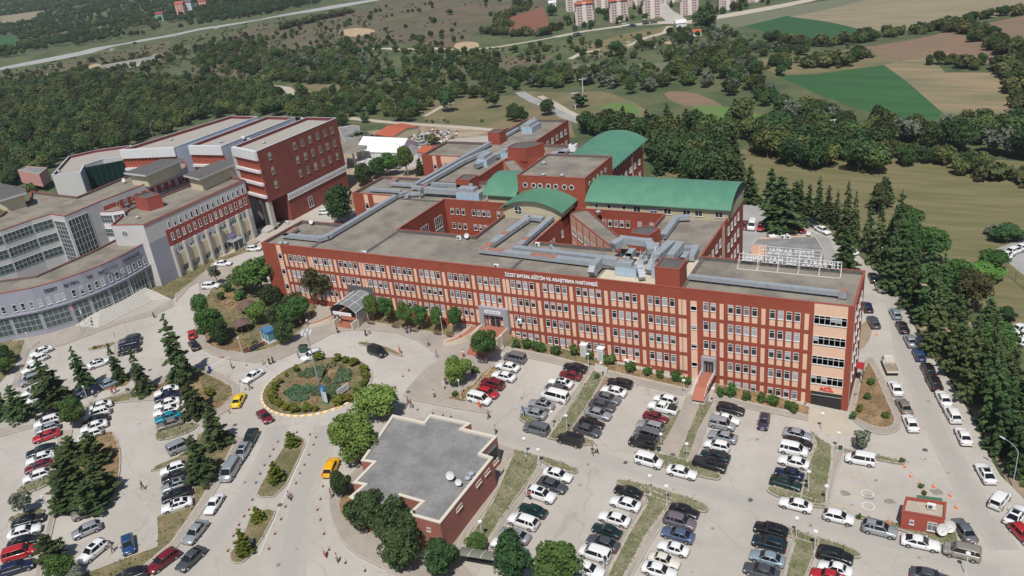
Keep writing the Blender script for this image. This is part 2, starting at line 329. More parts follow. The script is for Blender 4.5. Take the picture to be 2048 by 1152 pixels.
ribbon([(1040, 184), (1085, 208), (1130, 232), (1190, 252)], 5, 'groad'); ribbon([(1080, 192), (1130, 220), (1170, 240), (1230, 252)], 3, 'path')
region([(640, 250), (700, 265), (860, 250), (1010, 268), (1060, 290), (1060, 330), (900, 340), (860, 420), (600, 440), (640, 400)], 'dirt')
region([(760, 290), (990, 270), (1000, 300), (860, 330), (760, 345), (700, 320)], 'road')
ribbon([(1010, 262), (930, 255), (860, 250), (800, 246), (700, 236)], 4, 'path')
ribbon([(850, 232), (880, 215), (905, 205)], 2, 'path')
# near meadow on the right, scrub
region([(1460, 315), (1480, 300), (1540, 290), (1760, 300), (2300, 340), (2300, 700), (1980, 640), (1850, 560), (1640, 455), (1520, 395), (1420, 400), (1300, 350)], 'meadr')
region([(1985, 500), (2040, 480), (2300, 470), (2300, 620), (2060, 560)], 'groad')
ribbon([(1930, 648), (1990, 655), (2100, 650)], 3, 'dirt')
region([(1800, 600), (1850, 560), (1930, 700), (2010, 860), (2300, 1120), (2300, 1180), (2040, 1020), (1985, 900), (1930, 800), (1860, 690)], 'dirt')
# paved land
region([(-400, 640), (0, 600), (140, 600), (345, 560), (430, 512), (505, 470), (600, 425), (650, 405), (720, 420), (900, 560), (1500, 700), (1650, 650), (1690, 560), (1600, 480), (1400, 420), (1440, 370), (1500, 385), (1530, 420), (1590, 440), (1650, 462), (1700, 495), (1760, 550), (1790, 590), (1830, 655), (1870, 712), (1905, 770), (1950, 845), (1975, 905), (2000, 950), (2050, 1000), (2200, 1120), (2500, 1500), (1000, 1700), (-500, 1500), (-700, 900)], 'road')
region([(1400, 430), (1490, 392), (1530, 425), (1590, 450), (1660, 478), (1692, 560), (1500, 600), (1400, 560)], 'groad'); region([(1530, 468), (1545, 450), (1585, 460), (1605, 475), (1570, 482)], 'soil', smooth=1, kerb=True)
for px_, w0 in (([(655, 850), (640, 900), (618, 950), (600, 1000), (588, 1060), (580, 1130), (570, 1250)], 4.6), ([(560, 850), (540, 900), (490, 1000), (420, 1090), (340, 1170)], 3.6), ([(860, 822), (1000, 868), (1150, 905), (1400, 975), (1600, 1030), (1800, 1090), (2000, 1150)], 3.6), ([(1740, 530), (1790, 600), (1810, 700), (1850, 800), (1890, 890), (1940, 990), (2010, 1100)], 3.8)):
    ribbon(px_, w0, 'worn'); ribbon(px_, w0*.55, 'worn2')
# west: in front of the faculty
region([(-60, 668), (0, 672), (140, 645), (200, 652), (300, 622), (345, 600), (348, 612), (310, 630), (240, 648), (120, 693), (62, 698), (50, 680), (-60, 690)], 'pave', kerb=True)
region([(-150, 683), (50, 681), (40, 712), (28, 735), (0, 765), (-60, 830), (-200, 800)], 'lawn'); region([(50, 681), (64, 690), (44, 740), (38, 775), (24, 775), (40, 712)], 'pave')
region([(300, 578), (345, 562), (400, 530), (470, 505), (520, 482), (505, 500), (430, 528), (404, 548), (352, 590), (345, 600)], 'lawn')
region([(350, 590), (404, 548), (430, 530), (438, 536), (410, 556), (378, 575), (352, 604)], 'pave', kerb=True); region([(455, 497), (500, 472), (515, 480), (480, 500)], 'pave')
region([(172, 700), (190, 693), (236, 683), (228, 692), (185, 702)], 'soil', smooth=1, kerb=True); region([(226, 690), (236, 683), (236, 720), (229, 722)], 'pave', kerb=True)
region([(262, 674), (276, 671), (284, 676), (272, 680)], 'soil', smooth=1, kerb=True)
region([(60, 850), (150, 818), (230, 790), (350, 745), (402, 732), (450, 750), (478, 770), (480, 795), (458, 820), (405, 852), (385, 846), (360, 800), (290, 802), (180, 812), (90, 850), (-20, 880), (-20, 858)], 'pave', kerb=True)
region([(195, 772), (260, 748), (262, 762), (250, 772), (180, 790)], 'soil'); region([(180, 806), (262, 786), (260, 800), (180, 815)], 'lawn'); region([(278, 784), (350, 757), (398, 740), (446, 762), (466, 776), (468, 790), (448, 812), (400, 840), (385, 836), (368, 800), (330, 788), (278, 796)], 'soil', kerb=True)
region([(400, 745), (440, 764), (462, 780), (445, 808), (405, 790)], 'lawn', smooth=1)
region([(308, 872), (320, 862), (372, 846), (400, 848), (388, 862), (345, 878), (315, 883)], 'bank', smooth=1, kerb=True)
region([(118, 862), (146, 860), (128, 940), (118, 1010), (84, 1152), (62, 1300), (30, 1300), (70, 1152), (98, 1035), (103, 950)], 'pave', kerb=True)
region([(128, 900), (220, 855), (240, 890), (243, 925), (235, 985), (205, 1015), (160, 1020), (105, 1005), (110, 960)], 'soil', smooth=1, kerb=True)
region([(28, 1000), (36, 980), (62, 966), (104, 952), (112, 962), (80, 980), (50, 990)], 'bank', smooth=1, kerb=True); region([(14, 1042), (28, 1032), (80, 1016), (96, 1024), (60, 1040), (26, 1050)], 'bank', smooth=1, kerb=True)
region([(303, 944), (312, 932), (360, 912), (388, 895), (395, 870), (440, 856), (476, 872), (450, 925), (398, 1008), (345, 1085), (280, 1140), (240, 1170), (150, 1200), (160, 1150), (200, 1136), (262, 1112), (314, 1094), (313, 1035), (384, 1014), (388, 985), (378, 930)], 'lawn', kerb=True)
region([(476, 872), (490, 878), (462, 935), (412, 1014), (356, 1094), (290, 1150), (240, 1200), (215, 1190), (240, 1170), (280, 1140), (345, 1085), (398, 1008), (450, 925)], 'pave', kerb=True)
region([(578, 880), (590, 870), (608, 876), (612, 888), (604, 908), (562, 994), (508, 998), (522, 968), (556, 910)], 'lawn', smooth=1, kerb=True)
region([(480, 1085), (505, 1022), (554, 1018), (548, 1038), (512, 1100), (492, 1124), (472, 1130), (458, 1122), (460, 1105)], 'lawn', smooth=1, kerb=True)
# roundabout
RBC = (-88.1, -27.9); RBR = 9.9
rb = [(RBC[0]+RBR*math.cos(t*math.pi/24), RBC[1]+RBR*math.sin(t*math.pi/24)) for t in range(48)]; region(rb, 'lawn', world=True)
region([(RBC[0]+6.3*math.cos(t*math.pi/8+.1)*(1+.2*math.sin(t*2.1)), RBC[1]+6.3*math.sin(t*math.pi/8+.1)*(1+.2*math.sin(t*2.1))) for t in range(16)], 'soil', smooth=1, world=True)
# plaza and garden before the hospital
region([(395, 560), (430, 520), (540, 560), (900, 610), (1030, 660), (1010, 668), (1000, 700), (985, 735), (962, 762), (930, 800), (985, 822), (975, 828), (900, 816), (830, 802), (806, 792), (812, 780), (850, 738), (874, 722), (868, 706), (835, 682), (795, 667), (740, 661), (690, 662), (664, 668), (600, 702), (560, 719), (512, 726), (460, 720), (430, 712), (400, 697), (388, 660), (400, 600)], 'pave', kerb=True)
region([(408, 604), (424, 575), (470, 560), (545, 575), (640, 605), (625, 640), (596, 668), (556, 694), (500, 708), (440, 702), (412, 690), (398, 640)], 'lawn', smooth=1, kerb=True); region([(412, 660), (440, 655), (500, 690), (500, 706), (440, 700), (415, 688)], 'soil', smooth=1)
region([(425, 590), (470, 580), (500, 600), (470, 625), (430, 615)], 'soil', smooth=1)
region([(690, 620), (722, 620), (905, 648), (915, 665), (902, 675), (860, 665), (800, 655), (745, 645), (700, 645)], 'lawn', kerb=True)
region([(714, 684), (738, 685), (768, 692), (792, 702), (808, 712), (800, 715), (772, 704), (742, 696), (718, 690)], 'lawn', smooth=1, kerb=True)
region([(965, 745), (985, 732), (1000, 738), (975, 765), (945, 800), (925, 806), (890, 797), (915, 785), (945, 770)], 'soil', kerb=True)
region([(1005, 668), (1030, 672), (1385, 768), (1378, 780), (1215, 742), (1100, 712), (1005, 694)], 'lawn', kerb=True); region([(1200, 725), (1290, 745), (1380, 768), (1376, 779), (1290, 760), (1205, 738)], 'soil')
region([(1005, 694), (1100, 712), (1215, 742), (1378, 780), (1368, 792), (1210, 753), (1160, 738), (1040, 714), (1012, 708)], 'pave', kerb=True)
region([(1430, 768), (1540, 788), (1620, 815), (1618, 832), (1500, 807), (1425, 788)], 'soil', kerb=True); region([(1425, 788), (1500, 807), (1618, 832), (1616, 842), (1500, 819), (1420, 799)], 'pave', kerb=True)
# banks between the terraced car parks
region([(1186, 742), (1210, 751), (1190, 790), (1158, 840), (1128, 886), (1095, 878), (1115, 850), (1150, 800)], 'bank', kerb=True)
region([(1210, 751), (1222, 755), (1172, 842), (1142, 892), (1128, 886), (1158, 840), (1190, 790)], 'dirt', kerb=True); region([(1180, 736), (1186, 742), (1115, 850), (1095, 878), (1078, 868), (1100, 845), (1150, 780)], 'pave', kerb=True)
region([(1036, 834), (1046, 830), (1075, 842), (1100, 858), (1085, 862), (1042, 845)], 'bank', smooth=1, kerb=True); region([(1130, 884), (1150, 876), (1185, 880), (1192, 888), (1180, 892), (1140, 894)], 'bank', smooth=1, kerb=True)
region([(1372, 790), (1420, 790), (1400, 830), (1352, 922), (1306, 912), (1335, 858), (1360, 820)], 'pave', kerb=True); region([(1402, 805), (1424, 806), (1395, 860), (1372, 928), (1352, 924), (1372, 880)], 'bank'); region([(1345, 828), (1362, 822), (1330, 880), (1300, 912), (1296, 900)], 'bank')
region([(1266, 908), (1276, 899), (1330, 910), (1390, 925), (1445, 950), (1440, 962), (1425, 961), (1370, 948), (1280, 922)], 'bank', smooth=1, kerb=True)
region([(1428, 800), (1436, 806), (1412, 860), (1388, 925), (1372, 926), (1394, 866)], 'pave')
region([(1622, 862), (1642, 880), (1664, 892), (1664, 925), (1650, 1012), (1626, 1010), (1600, 1000), (1612, 940), (1632, 890)], 'bank', kerb=True); region([(1622, 862), (1634, 888), (1612, 940), (1598, 998), (1584, 992), (1600, 930), (1625, 880)], 'pave', kerb=True)
region([(1530, 978), (1545, 972), (1600, 990), (1655, 1010), (1648, 1020), (1590, 1008), (1540, 990)], 'bank', smooth=1, kerb=True)
region([(1664, 892), (1690, 902), (1686, 912), (1672, 955), (1660, 1008), (1650, 1010), (1662, 940)], 'pave', kerb=True); region([(1686, 896), (1700, 903), (1750, 910), (1806, 924), (1808, 932), (1745, 920), (1690, 908)], 'bank', smooth=1, kerb=True)
region([(1030, 900), (1050, 905), (1078, 914), (1075, 940), (1046, 980), (1000, 1045), (970, 1095), (930, 1100), (945, 1066), (985, 1005)], 'bank', kerb=True); region([(990, 885), (1032, 900), (985, 1000), (940, 1066), (926, 1100), (880, 1095), (895, 1080), (960, 990)], 'pave', kerb=True)
region([(1078, 934), (1086, 940), (1055, 985), (1000, 1070), (985, 1100), (968, 1098), (1000, 1045), (1046, 982)], 'pave', kerb=True)
region([(1072, 912), (1090, 914), (1148, 934), (1160, 944), (1148, 950), (1090, 932)], 'bank', smooth=1, kerb=True)
region([(1280, 975), (1300, 980), (1345, 1000), (1330, 1022), (1295, 1070), (1250, 1152), (1230, 1200), (1195, 1200), (1225, 1130), (1262, 1060), (1295, 1008)], 'bank', kerb=True); region([(1278, 990), (1295, 1008), (1262, 1060), (1225, 1130), (1205, 1170), (1185, 1170), (1225, 1090)], 'pave', kerb=True); region([(1330, 1022), (1340, 1030), (1310, 1075), (1265, 1152), (1240, 1200), (1225, 1200), (1250, 1150), (1295, 1070)], 'pave', kerb=True)
region([(1230, 966), (1240, 958), (1300, 972), (1360, 990), (1405, 1005), (1420, 1018), (1412, 1028), (1380, 1020), (1330, 1004), (1245, 975)], 'bank', smooth=1, kerb=True)
region([(1580, 1062), (1600, 1066), (1640, 1080), (1630, 1110), (1614, 1150), (1600, 1200), (1560, 1200), (1575, 1130), (1588, 1090)], 'bank', kerb=True); region([(1574, 1070), (1588, 1090), (1575, 1130), (1560, 1200), (1545, 1200), (1560, 1120)], 'pave', kerb=True)
region([(1518, 1048), (1528, 1042), (1600, 1062), (1690, 1092), (1722, 1106), (1722, 1118), (1705, 1118), (1630, 1090), (1560, 1070)], 'bank', smooth=1, kerb=True); region([(1822, 1142), (1840, 1138), (1940, 1165), (1900, 1180)], 'bank', smooth=1, kerb=True)
region([(1700, 1034), (1715, 1030), (1800, 1050), (1870, 1045), (1905, 1050), (1918, 1078), (1915, 1092), (1890, 1095), (1830, 1072), (1760, 1050)], 'bank', smooth=1, kerb=True)
# east end of the hospital
region([(1700, 800), (1716, 740), (1735, 712), (1752, 722), (1775, 770), (1800, 820), (1806, 848), (1795, 864), (1770, 872), (1735, 864), (1712, 848), (1698, 835)], 'pave', kerb=True, smooth=1)
region([(1726, 740), (1735, 725), (1744, 730), (1768, 785), (1788, 830), (1792, 846), (1782, 856), (1758, 858), (1725, 846), (1702, 832), (1710, 812), (1716, 780)], 'soil', kerb=True, smooth=1)
region([(1714, 655), (1735, 640), (1745, 660), (1735, 690), (1712, 705)], 'dirt', smooth=1)
region([(1530, 470), (1545, 452), (1585, 462), (1600, 475), (1570, 480)], 'soil', smooth=1, kerb=True)
# ramp down to the emergency door
region([(1620, 815), (1692, 828), (1700, 852), (1712, 870), (1670, 876), (1640, 856), (1618, 842)], 'path')
# pavilion forecourt
region([(655, 1005), (662, 985), (690, 960), (720, 930), (780, 850), (860, 830), (1000, 880), (985, 985), (905, 1098), (930, 1130), (1000, 1200), (880, 1200), (770, 1140), (700, 1105), (668, 1060)], 'pave', kerb=True, smooth=1)
region([(678, 1000), (700, 975), (722, 985), (800, 1040), (860, 1080), (885, 1098), (860, 1110), (800, 1085), (720, 1060), (682, 1035)], 'soil', smooth=1)
def reg_at(x, y):
    r = 'base'
    for P, c, k, raw in REG:
        mn = BB[id(P)]
        if not (mn[0] < x < mn[2] and mn[1] < y < mn[3]): continue
        ins = False; n = len(raw); j = n-1
        for i in range(n):
            xi, yi = raw[i]; xj, yj = raw[j]
            if (yi > y) != (yj > y) and x < (xj-xi)*(y-yi)/(yj-yi)+xi: ins = not ins
            j = i
        if ins: r = c
    return r
BB = {id(P): (min(p[0] for p in P), min(p[1] for p in P), max(p[0] for p in P), max(p[1] for p in P)) for P, c, k, raw in REG}
def build_ground():
    vs = []; es = []
    for P, c, k, _ in REG:
        i = len(vs); n = len(P); vs += P; es += [(i+a, i+(a+1) % n) for a in range(n)]
    rng = random.Random(5)
    def grid(r0, r1, s, a0=0, a1=360):
        cx, cy = CAM[0], CAM[1]; n = int(r1/s)+1
        for i in range(-n, n+1):
            for j in range(-n, n+1):
                x, y = cx+i*s, cy+j*s; d = math.hypot(x-cx, y-cy)
                if r0 < d <= r1: 
                    a = math.degrees(math.atan2(y-cy, x-cx))
                    if 70 < a < 175 or d < 150: vs.append((x+rng.uniform(-.3, .3)*s, y+rng.uniform(-.3, .3)*s))
    grid(0, 260, 7); grid(260, 900, 16); grid(900, 2000, 90)
    for r in (2000, 3500, 6000):
        for t in range(36): vs.append((CAM[0]+r*math.cos(t*math.pi/18), CAM[1]+r*math.sin(t*math.pi/18)))
    for t in range(36): vs.append((CAM[0]+500*math.cos(t*math.pi/18+.05), CAM[1]-50+500*math.sin(t*math.pi/18+.05)))
    V, E, F, _, _, _ = delaunay_2d_cdt([Vector(v) for v in vs], es, [], 0, .02)
    V = np.array([(v.x, v.y) for v in V]); F = np.array([f for f in F if len(f) == 3]); cen = V[F].mean(1)
    cls = np.zeros(len(F), int); names = list(CLS)
    for P, c, k, _ in REG:
        P = np.array(P); mn, mx = P.min(0), P.max(0)
        idx = np.where((cen[:, 0] > mn[0]) & (cen[:, 0] < mx[0]) & (cen[:, 1] > mn[1]) & (cen[:, 1] < mx[1]))[0]
        if not len(idx): continue
        x, y = cen[idx, 0], cen[idx, 1]; ins = np.zeros(len(idx), bool)
        for a in range(len(P)):
            x1, y1 = P[a]; x2, y2 = P[(a+1) % len(P)]
            if y1 == y2: continue
            m = ((y1 > y) != (y2 > y)) & (x < (x2-x1)*(y-y1)/(y2-y1)+x1); ins ^= m
        cls[idx[ins]] = names.index(c)
    Z = np.array([terr(*v) for v in V]); lift = [CLS[n][1] for n in names]
    edge = {}
    for fi, f in enumerate(F):
        for a in range(3):
            edge.setdefault((min(f[a], f[(a+1) % 3]), max(f[a], f[(a+1) % 3])), []).append(fi)
    groups = {}
    for ci, n in enumerate(names): groups.setdefault((CLS[n][2], CLS[n][2] == 'field' and n), []).append(ci)
    for (on, _), cis in groups.items():
        mb = MB(); vm = {}
        sel = np.where(np.isin(cls, cis))[0]
        if not len(sel): continue
        def vi(i, z):
            k = (i, round(z, 3))
            if k not in vm: vm[k] = len(mb.v); mb.v.append((V[i][0], V[i][1], Z[i]+z))
            return vm[k]
        for fi in sel:
            l = lift[cls[fi]]; mt = CLS[names[cls[fi]]][0]; f = F[fi]
            mb.f.append((vi(f[0], l), vi(f[1], l), vi(f[2], l))); mb.m.append(mb.mi(mt))
            if l > 0:
                for a in range(3):
                    e = edge[(min(f[a], f[(a+1) % 3]), max(f[a], f[(a+1) % 3]))]
                    o = [q for q in e if q != fi]
                    if not o or lift[cls[o[0]]] < l-.001:
                        lo = lift[cls[o[0]]] if o else 0
                        i0, i1 = f[a], f[(a+1) % 3]
                        mb.f.append((vi(i1, l), vi(i0, l), vi(i0, lo-.02), vi(i1, lo-.02))); mb.m.append(mb.mi(KERB if l < .2 else mt))
        me = mb.mesh(on, False)
        o = bpy.data.objects.new(on, me); col.objects.link(o); tag(o, kind='structure')
build_ground()
# kerb stones along the islands
kb = MB()
for P, c, k, raw in REG:
    if not k: continue
    Q = [Vector(p) for p in dens(raw, 1.6)]; n = len(Q); l = CLS[c][1]; top = max(l, .1)+.035
    ins = []
    for i in range(n):
        a, b, d = Q[i-1], Q[i], Q[(i+1) % n]; t = (d-a)
        if t.length < 1e-4: t = Vector((1, 0))
        t.normalize(); ins.append(b+Vector((-t.y, t.x))*.2)
    for i in range(n):
        j = (i+1) % n
        if (Q[i]-Q[j]).length < .05: continue
        z0, z1 = terr(*Q[i]), terr(*Q[j]); A, B, D, Cc = Q[i], Q[j], ins[j], ins[i]
        kb.poly([(A.x, A.y, z0+top), (B.x, B.y, z1+top), (D.x, D.y, z1+top), (Cc.x, Cc.y, z0+top)], KERB)
        kb.poly([(A.x, A.y, z0-.05), (B.x, B.y, z1-.05), (B.x, B.y, z1+top), (A.x, A.y, z0+top)], KERB)
        kb.poly([(D.x, D.y, z1-.05), (Cc.x, Cc.y, z0-.05), (Cc.x, Cc.y, z0+top), (D.x, D.y, z1+top)], KERB)
# painted roundabout kerb
YEL = mat('kerb_yellow', (.72, .46, .08), .7); WK = mat('kerb_white', (.72, .70, .66), .7)
for t in range(96):
    a0, a1_ = t*math.pi/48, (t+1)*math.pi/48; r0, r1 = RBR-.05, RBR+.3; m = (YEL if t % 2 else WK) if t > 44 or t < 5 else KERB
    z = terr(*RBC)+.17; p = lambda r, a, zz: (RBC[0]+r*math.cos(a), RBC[1]+r*math.sin(a), zz)
    kb.poly([p(r0, a0, z+.06), p(r1, a0, z), p(r1, a1_, z), p(r0, a1_, z+.06)], m); kb.poly([p(r1, a0, z-.25), p(r1, a1_, z-.25), p(r1, a1_, z), p(r1, a0, z)], m)
tag(kb.build('kerb'), kind='structure')
# painted markings
mk = MB(); YL = mat('bay_line_yellow', (.68, .50, .22), .8); WL = mat('line_white', (.66, .64, .60), .8)
def line(a, b, wd, m, dz=.012):
    p, q = G(*a), G(*b); d = (q-p); d.z = 0; d.normalize(); nrm = Vector((-d.y, d.x, 0))*wd/2; n = max(1, int((q-p).length/3))
    for i in range(n):
        u, v = p.lerp(q, i/n), p.lerp(q, (i+1)/n); u.z = terr(u.x, u.y)+dz; v.z = terr(v.x, v.y)+dz
        mk.poly([u+nrm, u-nrm, v-nrm, v+nrm], m)
for a, b in (((1684, 923), (1722, 931)), ((1681, 943), (1732, 955)), ((1676, 965), (1726, 975)), ((1672, 986), (1722, 997)), ((1666, 1008), (1720, 1021))): line(a, b, .12, YL)
for a, b in (((142, 1050), (170, 1040)), ((140, 1086), (180, 1076)), ((612, 892), (518, 1110)), ((560, 700), (520, 690)), ((320, 1038), (384, 1020)), ((1290, 846), (1330, 858)), ((421, 741), (462, 720))): line(a, b, .12, WL)
for c in ((1735, 987), (1737, 1012)):
    o = G(*c)
    for t in range(20):
        a0, a1_ = t*math.pi/10, (t+1)*math.pi/10; z = terr(o.x, o.y)+.012
        mk.poly([(o.x+r*math.cos(a), o.y+r*math.sin(a), z) for r, a in ((.75, a0), (.9, a0), (.9, a1_), (.75, a1_))], WL)
tag(mk.build('road_marking'), kind='structure')
# oil stains
st = MB(); STM = mat('oil_stain', (.20, .18, .155), .8, (.33, .30, .27), 2)
for i, (x, y, r) in enumerate(((1690, 986, .9), (1738, 995, .9), (1780, 1003, 1.), (1875, 984, 1.1))):
    o = G(x, y); rr = random.Random(i); st.poly([(o.x+r*(.5+.5*rr.random())*math.cos(t*.52), o.y+.8*r*(.5+.5*rr.random())*math.sin(t*.52), terr(o.x, o.y)+.014) for t in range(12)], STM)
for i, (x, y) in enumerate(((1345, 911), (817, 785), (560, 712), (1610, 984), (1395, 893), (700, 800), (470, 850), (1500, 1000), (1250, 925), (900, 850), (1850, 900), (560, 1010), (300, 740), (130, 760))):
    o = G(x, y); st.poly([(o.x+.42*math.cos(t*.52), o.y+.42*math.sin(t*.52), terr(o.x, o.y)+.16 if i in (0, 1, 3) else terr(o.x, o.y)+.016) for t in range(12)], RUST if i == 3 else DGREY)
rr = random.Random(12)
for i in range(60):
    o = G(rr.uniform(0, 2048), rr.uniform(760, 1150)); r = rr.uniform(.15, .5)
    if CLS[reg_at(o.x, o.y)][2] == 'road': st.poly([(o.x+r*(.5+.5*rr.random())*math.cos(t*.63), o.y+r*(.5+.5*rr.random())*math.sin(t*.63), terr(o.x, o.y)+.013) for t in range(10)], STM)
tag(st.build('oil_stain'), kind='structure')
# ---------------------------------------------------------------- buildings: helpers
def area(P): return sum(P[i][0]*P[(i+1) % len(P)][1]-P[(i+1) % len(P)][0]*P[i][1] for i in range(len(P)))/2
def offset(P, d):
    """mitred inward offset of a loop whose solid side is on the left"""
    Q = []; n = len(P)
    for i in range(n):
        a, b, c = Vector(P[i-1]), Vector(P[i]), Vector(P[(i+1) % n]); u = (b-a).normalized(); v = (c-b).normalized()
        n1 = Vector((-u.y, u.x)); n2 = Vector((-v.y, v.x)); k = n1+n2; s = k.length_squared
        if s < 1e-6: Q.append(tuple(b+n1*d)); continue
        Q.append(tuple(b+k*(2*d/s)))
    return Q
def shell(name, loops, z0, ztop, drop, t, wall, cap, inner, roofm, parent):
    """walls, parapet and roof deck over a plan (outer loop ccw, holes cw); drop = depth of the deck below the parapet"""
    wl = MB(); pa = MB(); rf = MB()
    if area(loops[0]) < 0: loops[0] = loops[0][::-1]
    for k in range(1, len(loops)):
        if area(loops[k]) > 0: loops[k] = loops[k][::-1]
    ins = [offset(P, t) for P in loops]; out = [offset(P, -.05) for P in loops]
    for P, I, O in zip(loops, ins, out):
        for i in range(len(P)):
            j = (i+1) % len(P); a, b, c, d = P[i], P[j], I[j], I[i]; e, f = O[i], O[j]
            wl.poly([(*a, z0), (*b, z0), (*b, ztop-.12), (*a, ztop-.12)], wall)
            pa.poly([(*e, ztop), (*f, ztop), (*c, ztop), (*d, ztop)], cap); pa.poly([(*e, ztop-.12), (*f, ztop-.12), (*f, ztop), (*e, ztop)], cap); pa.poly([(*a, ztop-.12), (*b, ztop-.12), (*f, ztop-.12), (*e, ztop-.12)], cap)
            if drop > .02: pa.poly([(*c, ztop-drop), (*d, ztop-drop), (*d, ztop), (*c, ztop)], inner)
    zr = ztop-max(drop, .02); pts = [p for I in ins for p in I]
    for T in tessellate_polygon([[Vector((*p, 0)) for p in I] for I in ins]):
        q = [pts[a] for a in T]
        if (q[1][0]-q[0][0])*(q[2][1]-q[0][1])-(q[1][1]-q[0][1])*(q[2][0]-q[0][0]) < 0: q = q[::-1]
        rf.poly([(*p, zr) for p in q], roofm)
    w_ = wl.build('wall', parent); p_ = pa.build('parapet', parent); r_ = rf.build('roof', parent)
    return w_, p_, r_
def outline(rects):
    """loops round a union of rectangles"""
    xs = sorted({v for r in rects for v in (r[0], r[2])}); ys = sorted({v for r in rects for v in (r[1], r[3])})
    occ = {(i, j) for i in range(len(xs)-1) for j in range(len(ys)-1) if any(r[0] <= (xs[i]+xs[i+1])/2 <= r[2] and r[1] <= (ys[j]+ys[j+1])/2 <= r[3] for r in rects)}
    E = {}
    for i, j in occ:
        for (di, dj, a, b) in ((0, -1, (i, j), (i+1, j)), (1, 0, (i+1, j), (i+1, j+1)), (0, 1, (i+1, j+1), (i, j+1)), (-1, 0, (i, j+1), (i, j))):
            if (i+di, j+dj) not in occ: E.setdefault(a, []).append(b)
    L = []
    while E:
        s = next(iter(E)); p = s; lp = []
        while True:
            lp.append(p); q = E[p].pop()
            if not E[p]: del E[p]
            p = q
            if p == s: break
        P = [(xs[a], ys[b]) for a, b in lp]
        P = [P[k] for k in range(len(P)) if abs((P[k][0]-P[k-1][0])*(P[(k+1) % len(P)][1]-P[k][1])-(P[k][1]-P[k-1][1])*(P[(k+1) % len(P)][0]-P[k][0])) > 1e-6]
        L.append(P)
    return sorted(L, key=lambda P: -abs(area(P)))
WR = random.Random(3)
class Face:
    """a vertical wall plane: origin o, direction u along it, outward normal n"""
    def __init__(s, o, u): s.o = Vector((o[0], o[1], 0)); s.u = Vector((u[0], u[1], 0)).normalized(); s.n = Vector((s.u.y, -s.u.x, 0))
    def p(s, x, z, d=0): q = s.o+s.u*x+s.n*d; return Vector((q.x, q.y, z))
    def slab(s, mb, x0, x1, z0, z1, d0, d1, m):
        P = [s.p(x0, z0, d0), s.p(x1, z0, d0), s.p(x1, z0, d1), s.p(x0, z0, d1), s.p(x0, z1, d0), s.p(x1, z1, d0), s.p(x1, z1, d1), s.p(x0, z1, d1)]
        i = len(mb.v); mb.v += [tuple(p) for p in P]; k = mb.mi(m)
        for f in ((0, 1, 2, 3), (7, 6, 5, 4), (3, 2, 6, 7), (1, 0, 4, 5), (2, 1, 5, 6), (0, 3, 7, 4)): mb.f.append(tuple(i+a for a in f)); mb.m.append(k)
    def disc(s, mb, x, z, r, d, m, r2=0, n=18):
        for a in range(n):
            t0, t1 = 2*math.pi*a/n, 2*math.pi*(a+1)/n
            if r2: mb.poly([s.p(x+r2*math.cos(t0), z+r2*math.sin(t0), d), s.p(x+r*math.cos(t0), z+r*math.sin(t0), d), s.p(x+r*math.cos(t1), z+r*math.sin(t1), d), s.p(x+r2*math.cos(t1), z+r2*math.sin(t1), d)], m); mb.poly([s.p(x+r*math.cos(t0), z+r*math.sin(t0), d), s.p(x+r*math.cos(t0), z+r*math.sin(t0), 0), s.p(x+r*math.cos(t1), z+r*math.sin(t1), 0), s.p(x+r*math.cos(t1), z+r*math.sin(t1), d)], m)
        if not r2: mb.poly([s.p(x+r*math.cos(2*math.pi*a/n), z+r*math.sin(2*math.pi*a/n), d) for a in range(n)], m)
def win_frame(F, mb, x, z1, w_, h, cols=1, transom=.3, fm=None, t=.07):
    """white frame with head shadow box, mullions and a projecting sill"""
    fm = fm or PVC; z0 = z1-h
    for a, b in ((x, x+t), (x+w_-t, x+w_)): F.slab(mb, a, b, z0+t, z1-t, .0, .09, fm)
    F.slab(mb, x, x+w_, z1-t, z1, 0, .09, fm); F.slab(mb, x, x+w_, z0, z0+t, 0, .09, fm); F.slab(mb, x-.05, x+w_+.05, z0-.07, z0-.003, 0, .16, fm)
    for c in range(1, cols): F.slab(mb, x+w_*c/cols-.035, x+w_*c/cols+.035, z0+t+.004, z1-t-.004, 0, .085, fm)
    if transom: F.slab(mb, x+t+.004, x+w_-t-.004, z1-h*transom-.03, z1-h*transom+.03, 0, .08, fm)
def win_pane(F, mb, x, z1, w_, h, m=None, cols=1):
    if cols >= 4 and m is None:
        for c in range(cols): win_pane(F, mb, x+w_*c/cols-.03, z1, w_/cols+.06, h)
        return
    z0 = z1-h; r = WR.random()
    if m is None: m = GLD if r < .56 else (GLM if r < .76 else GLC)
    mb.poly([F.p(x+.06, z0+.06, .03), F.p(x+w_-.06, z0+.06, .03), F.p(x+w_-.06, z1-.06, .03), F.p(x+.06, z1-.06, .03)], m)
    if m is GLD and WR.random() < .4:
        k = z1-h*(.2+.5*WR.random()); mb.poly([F.p(x+.09, k, .034), F.p(x+w_-.09, k, .034), F.p(x+w_-.09, z1-.09, .034), F.p(x+.09, z1-.09, .034)], GLC)
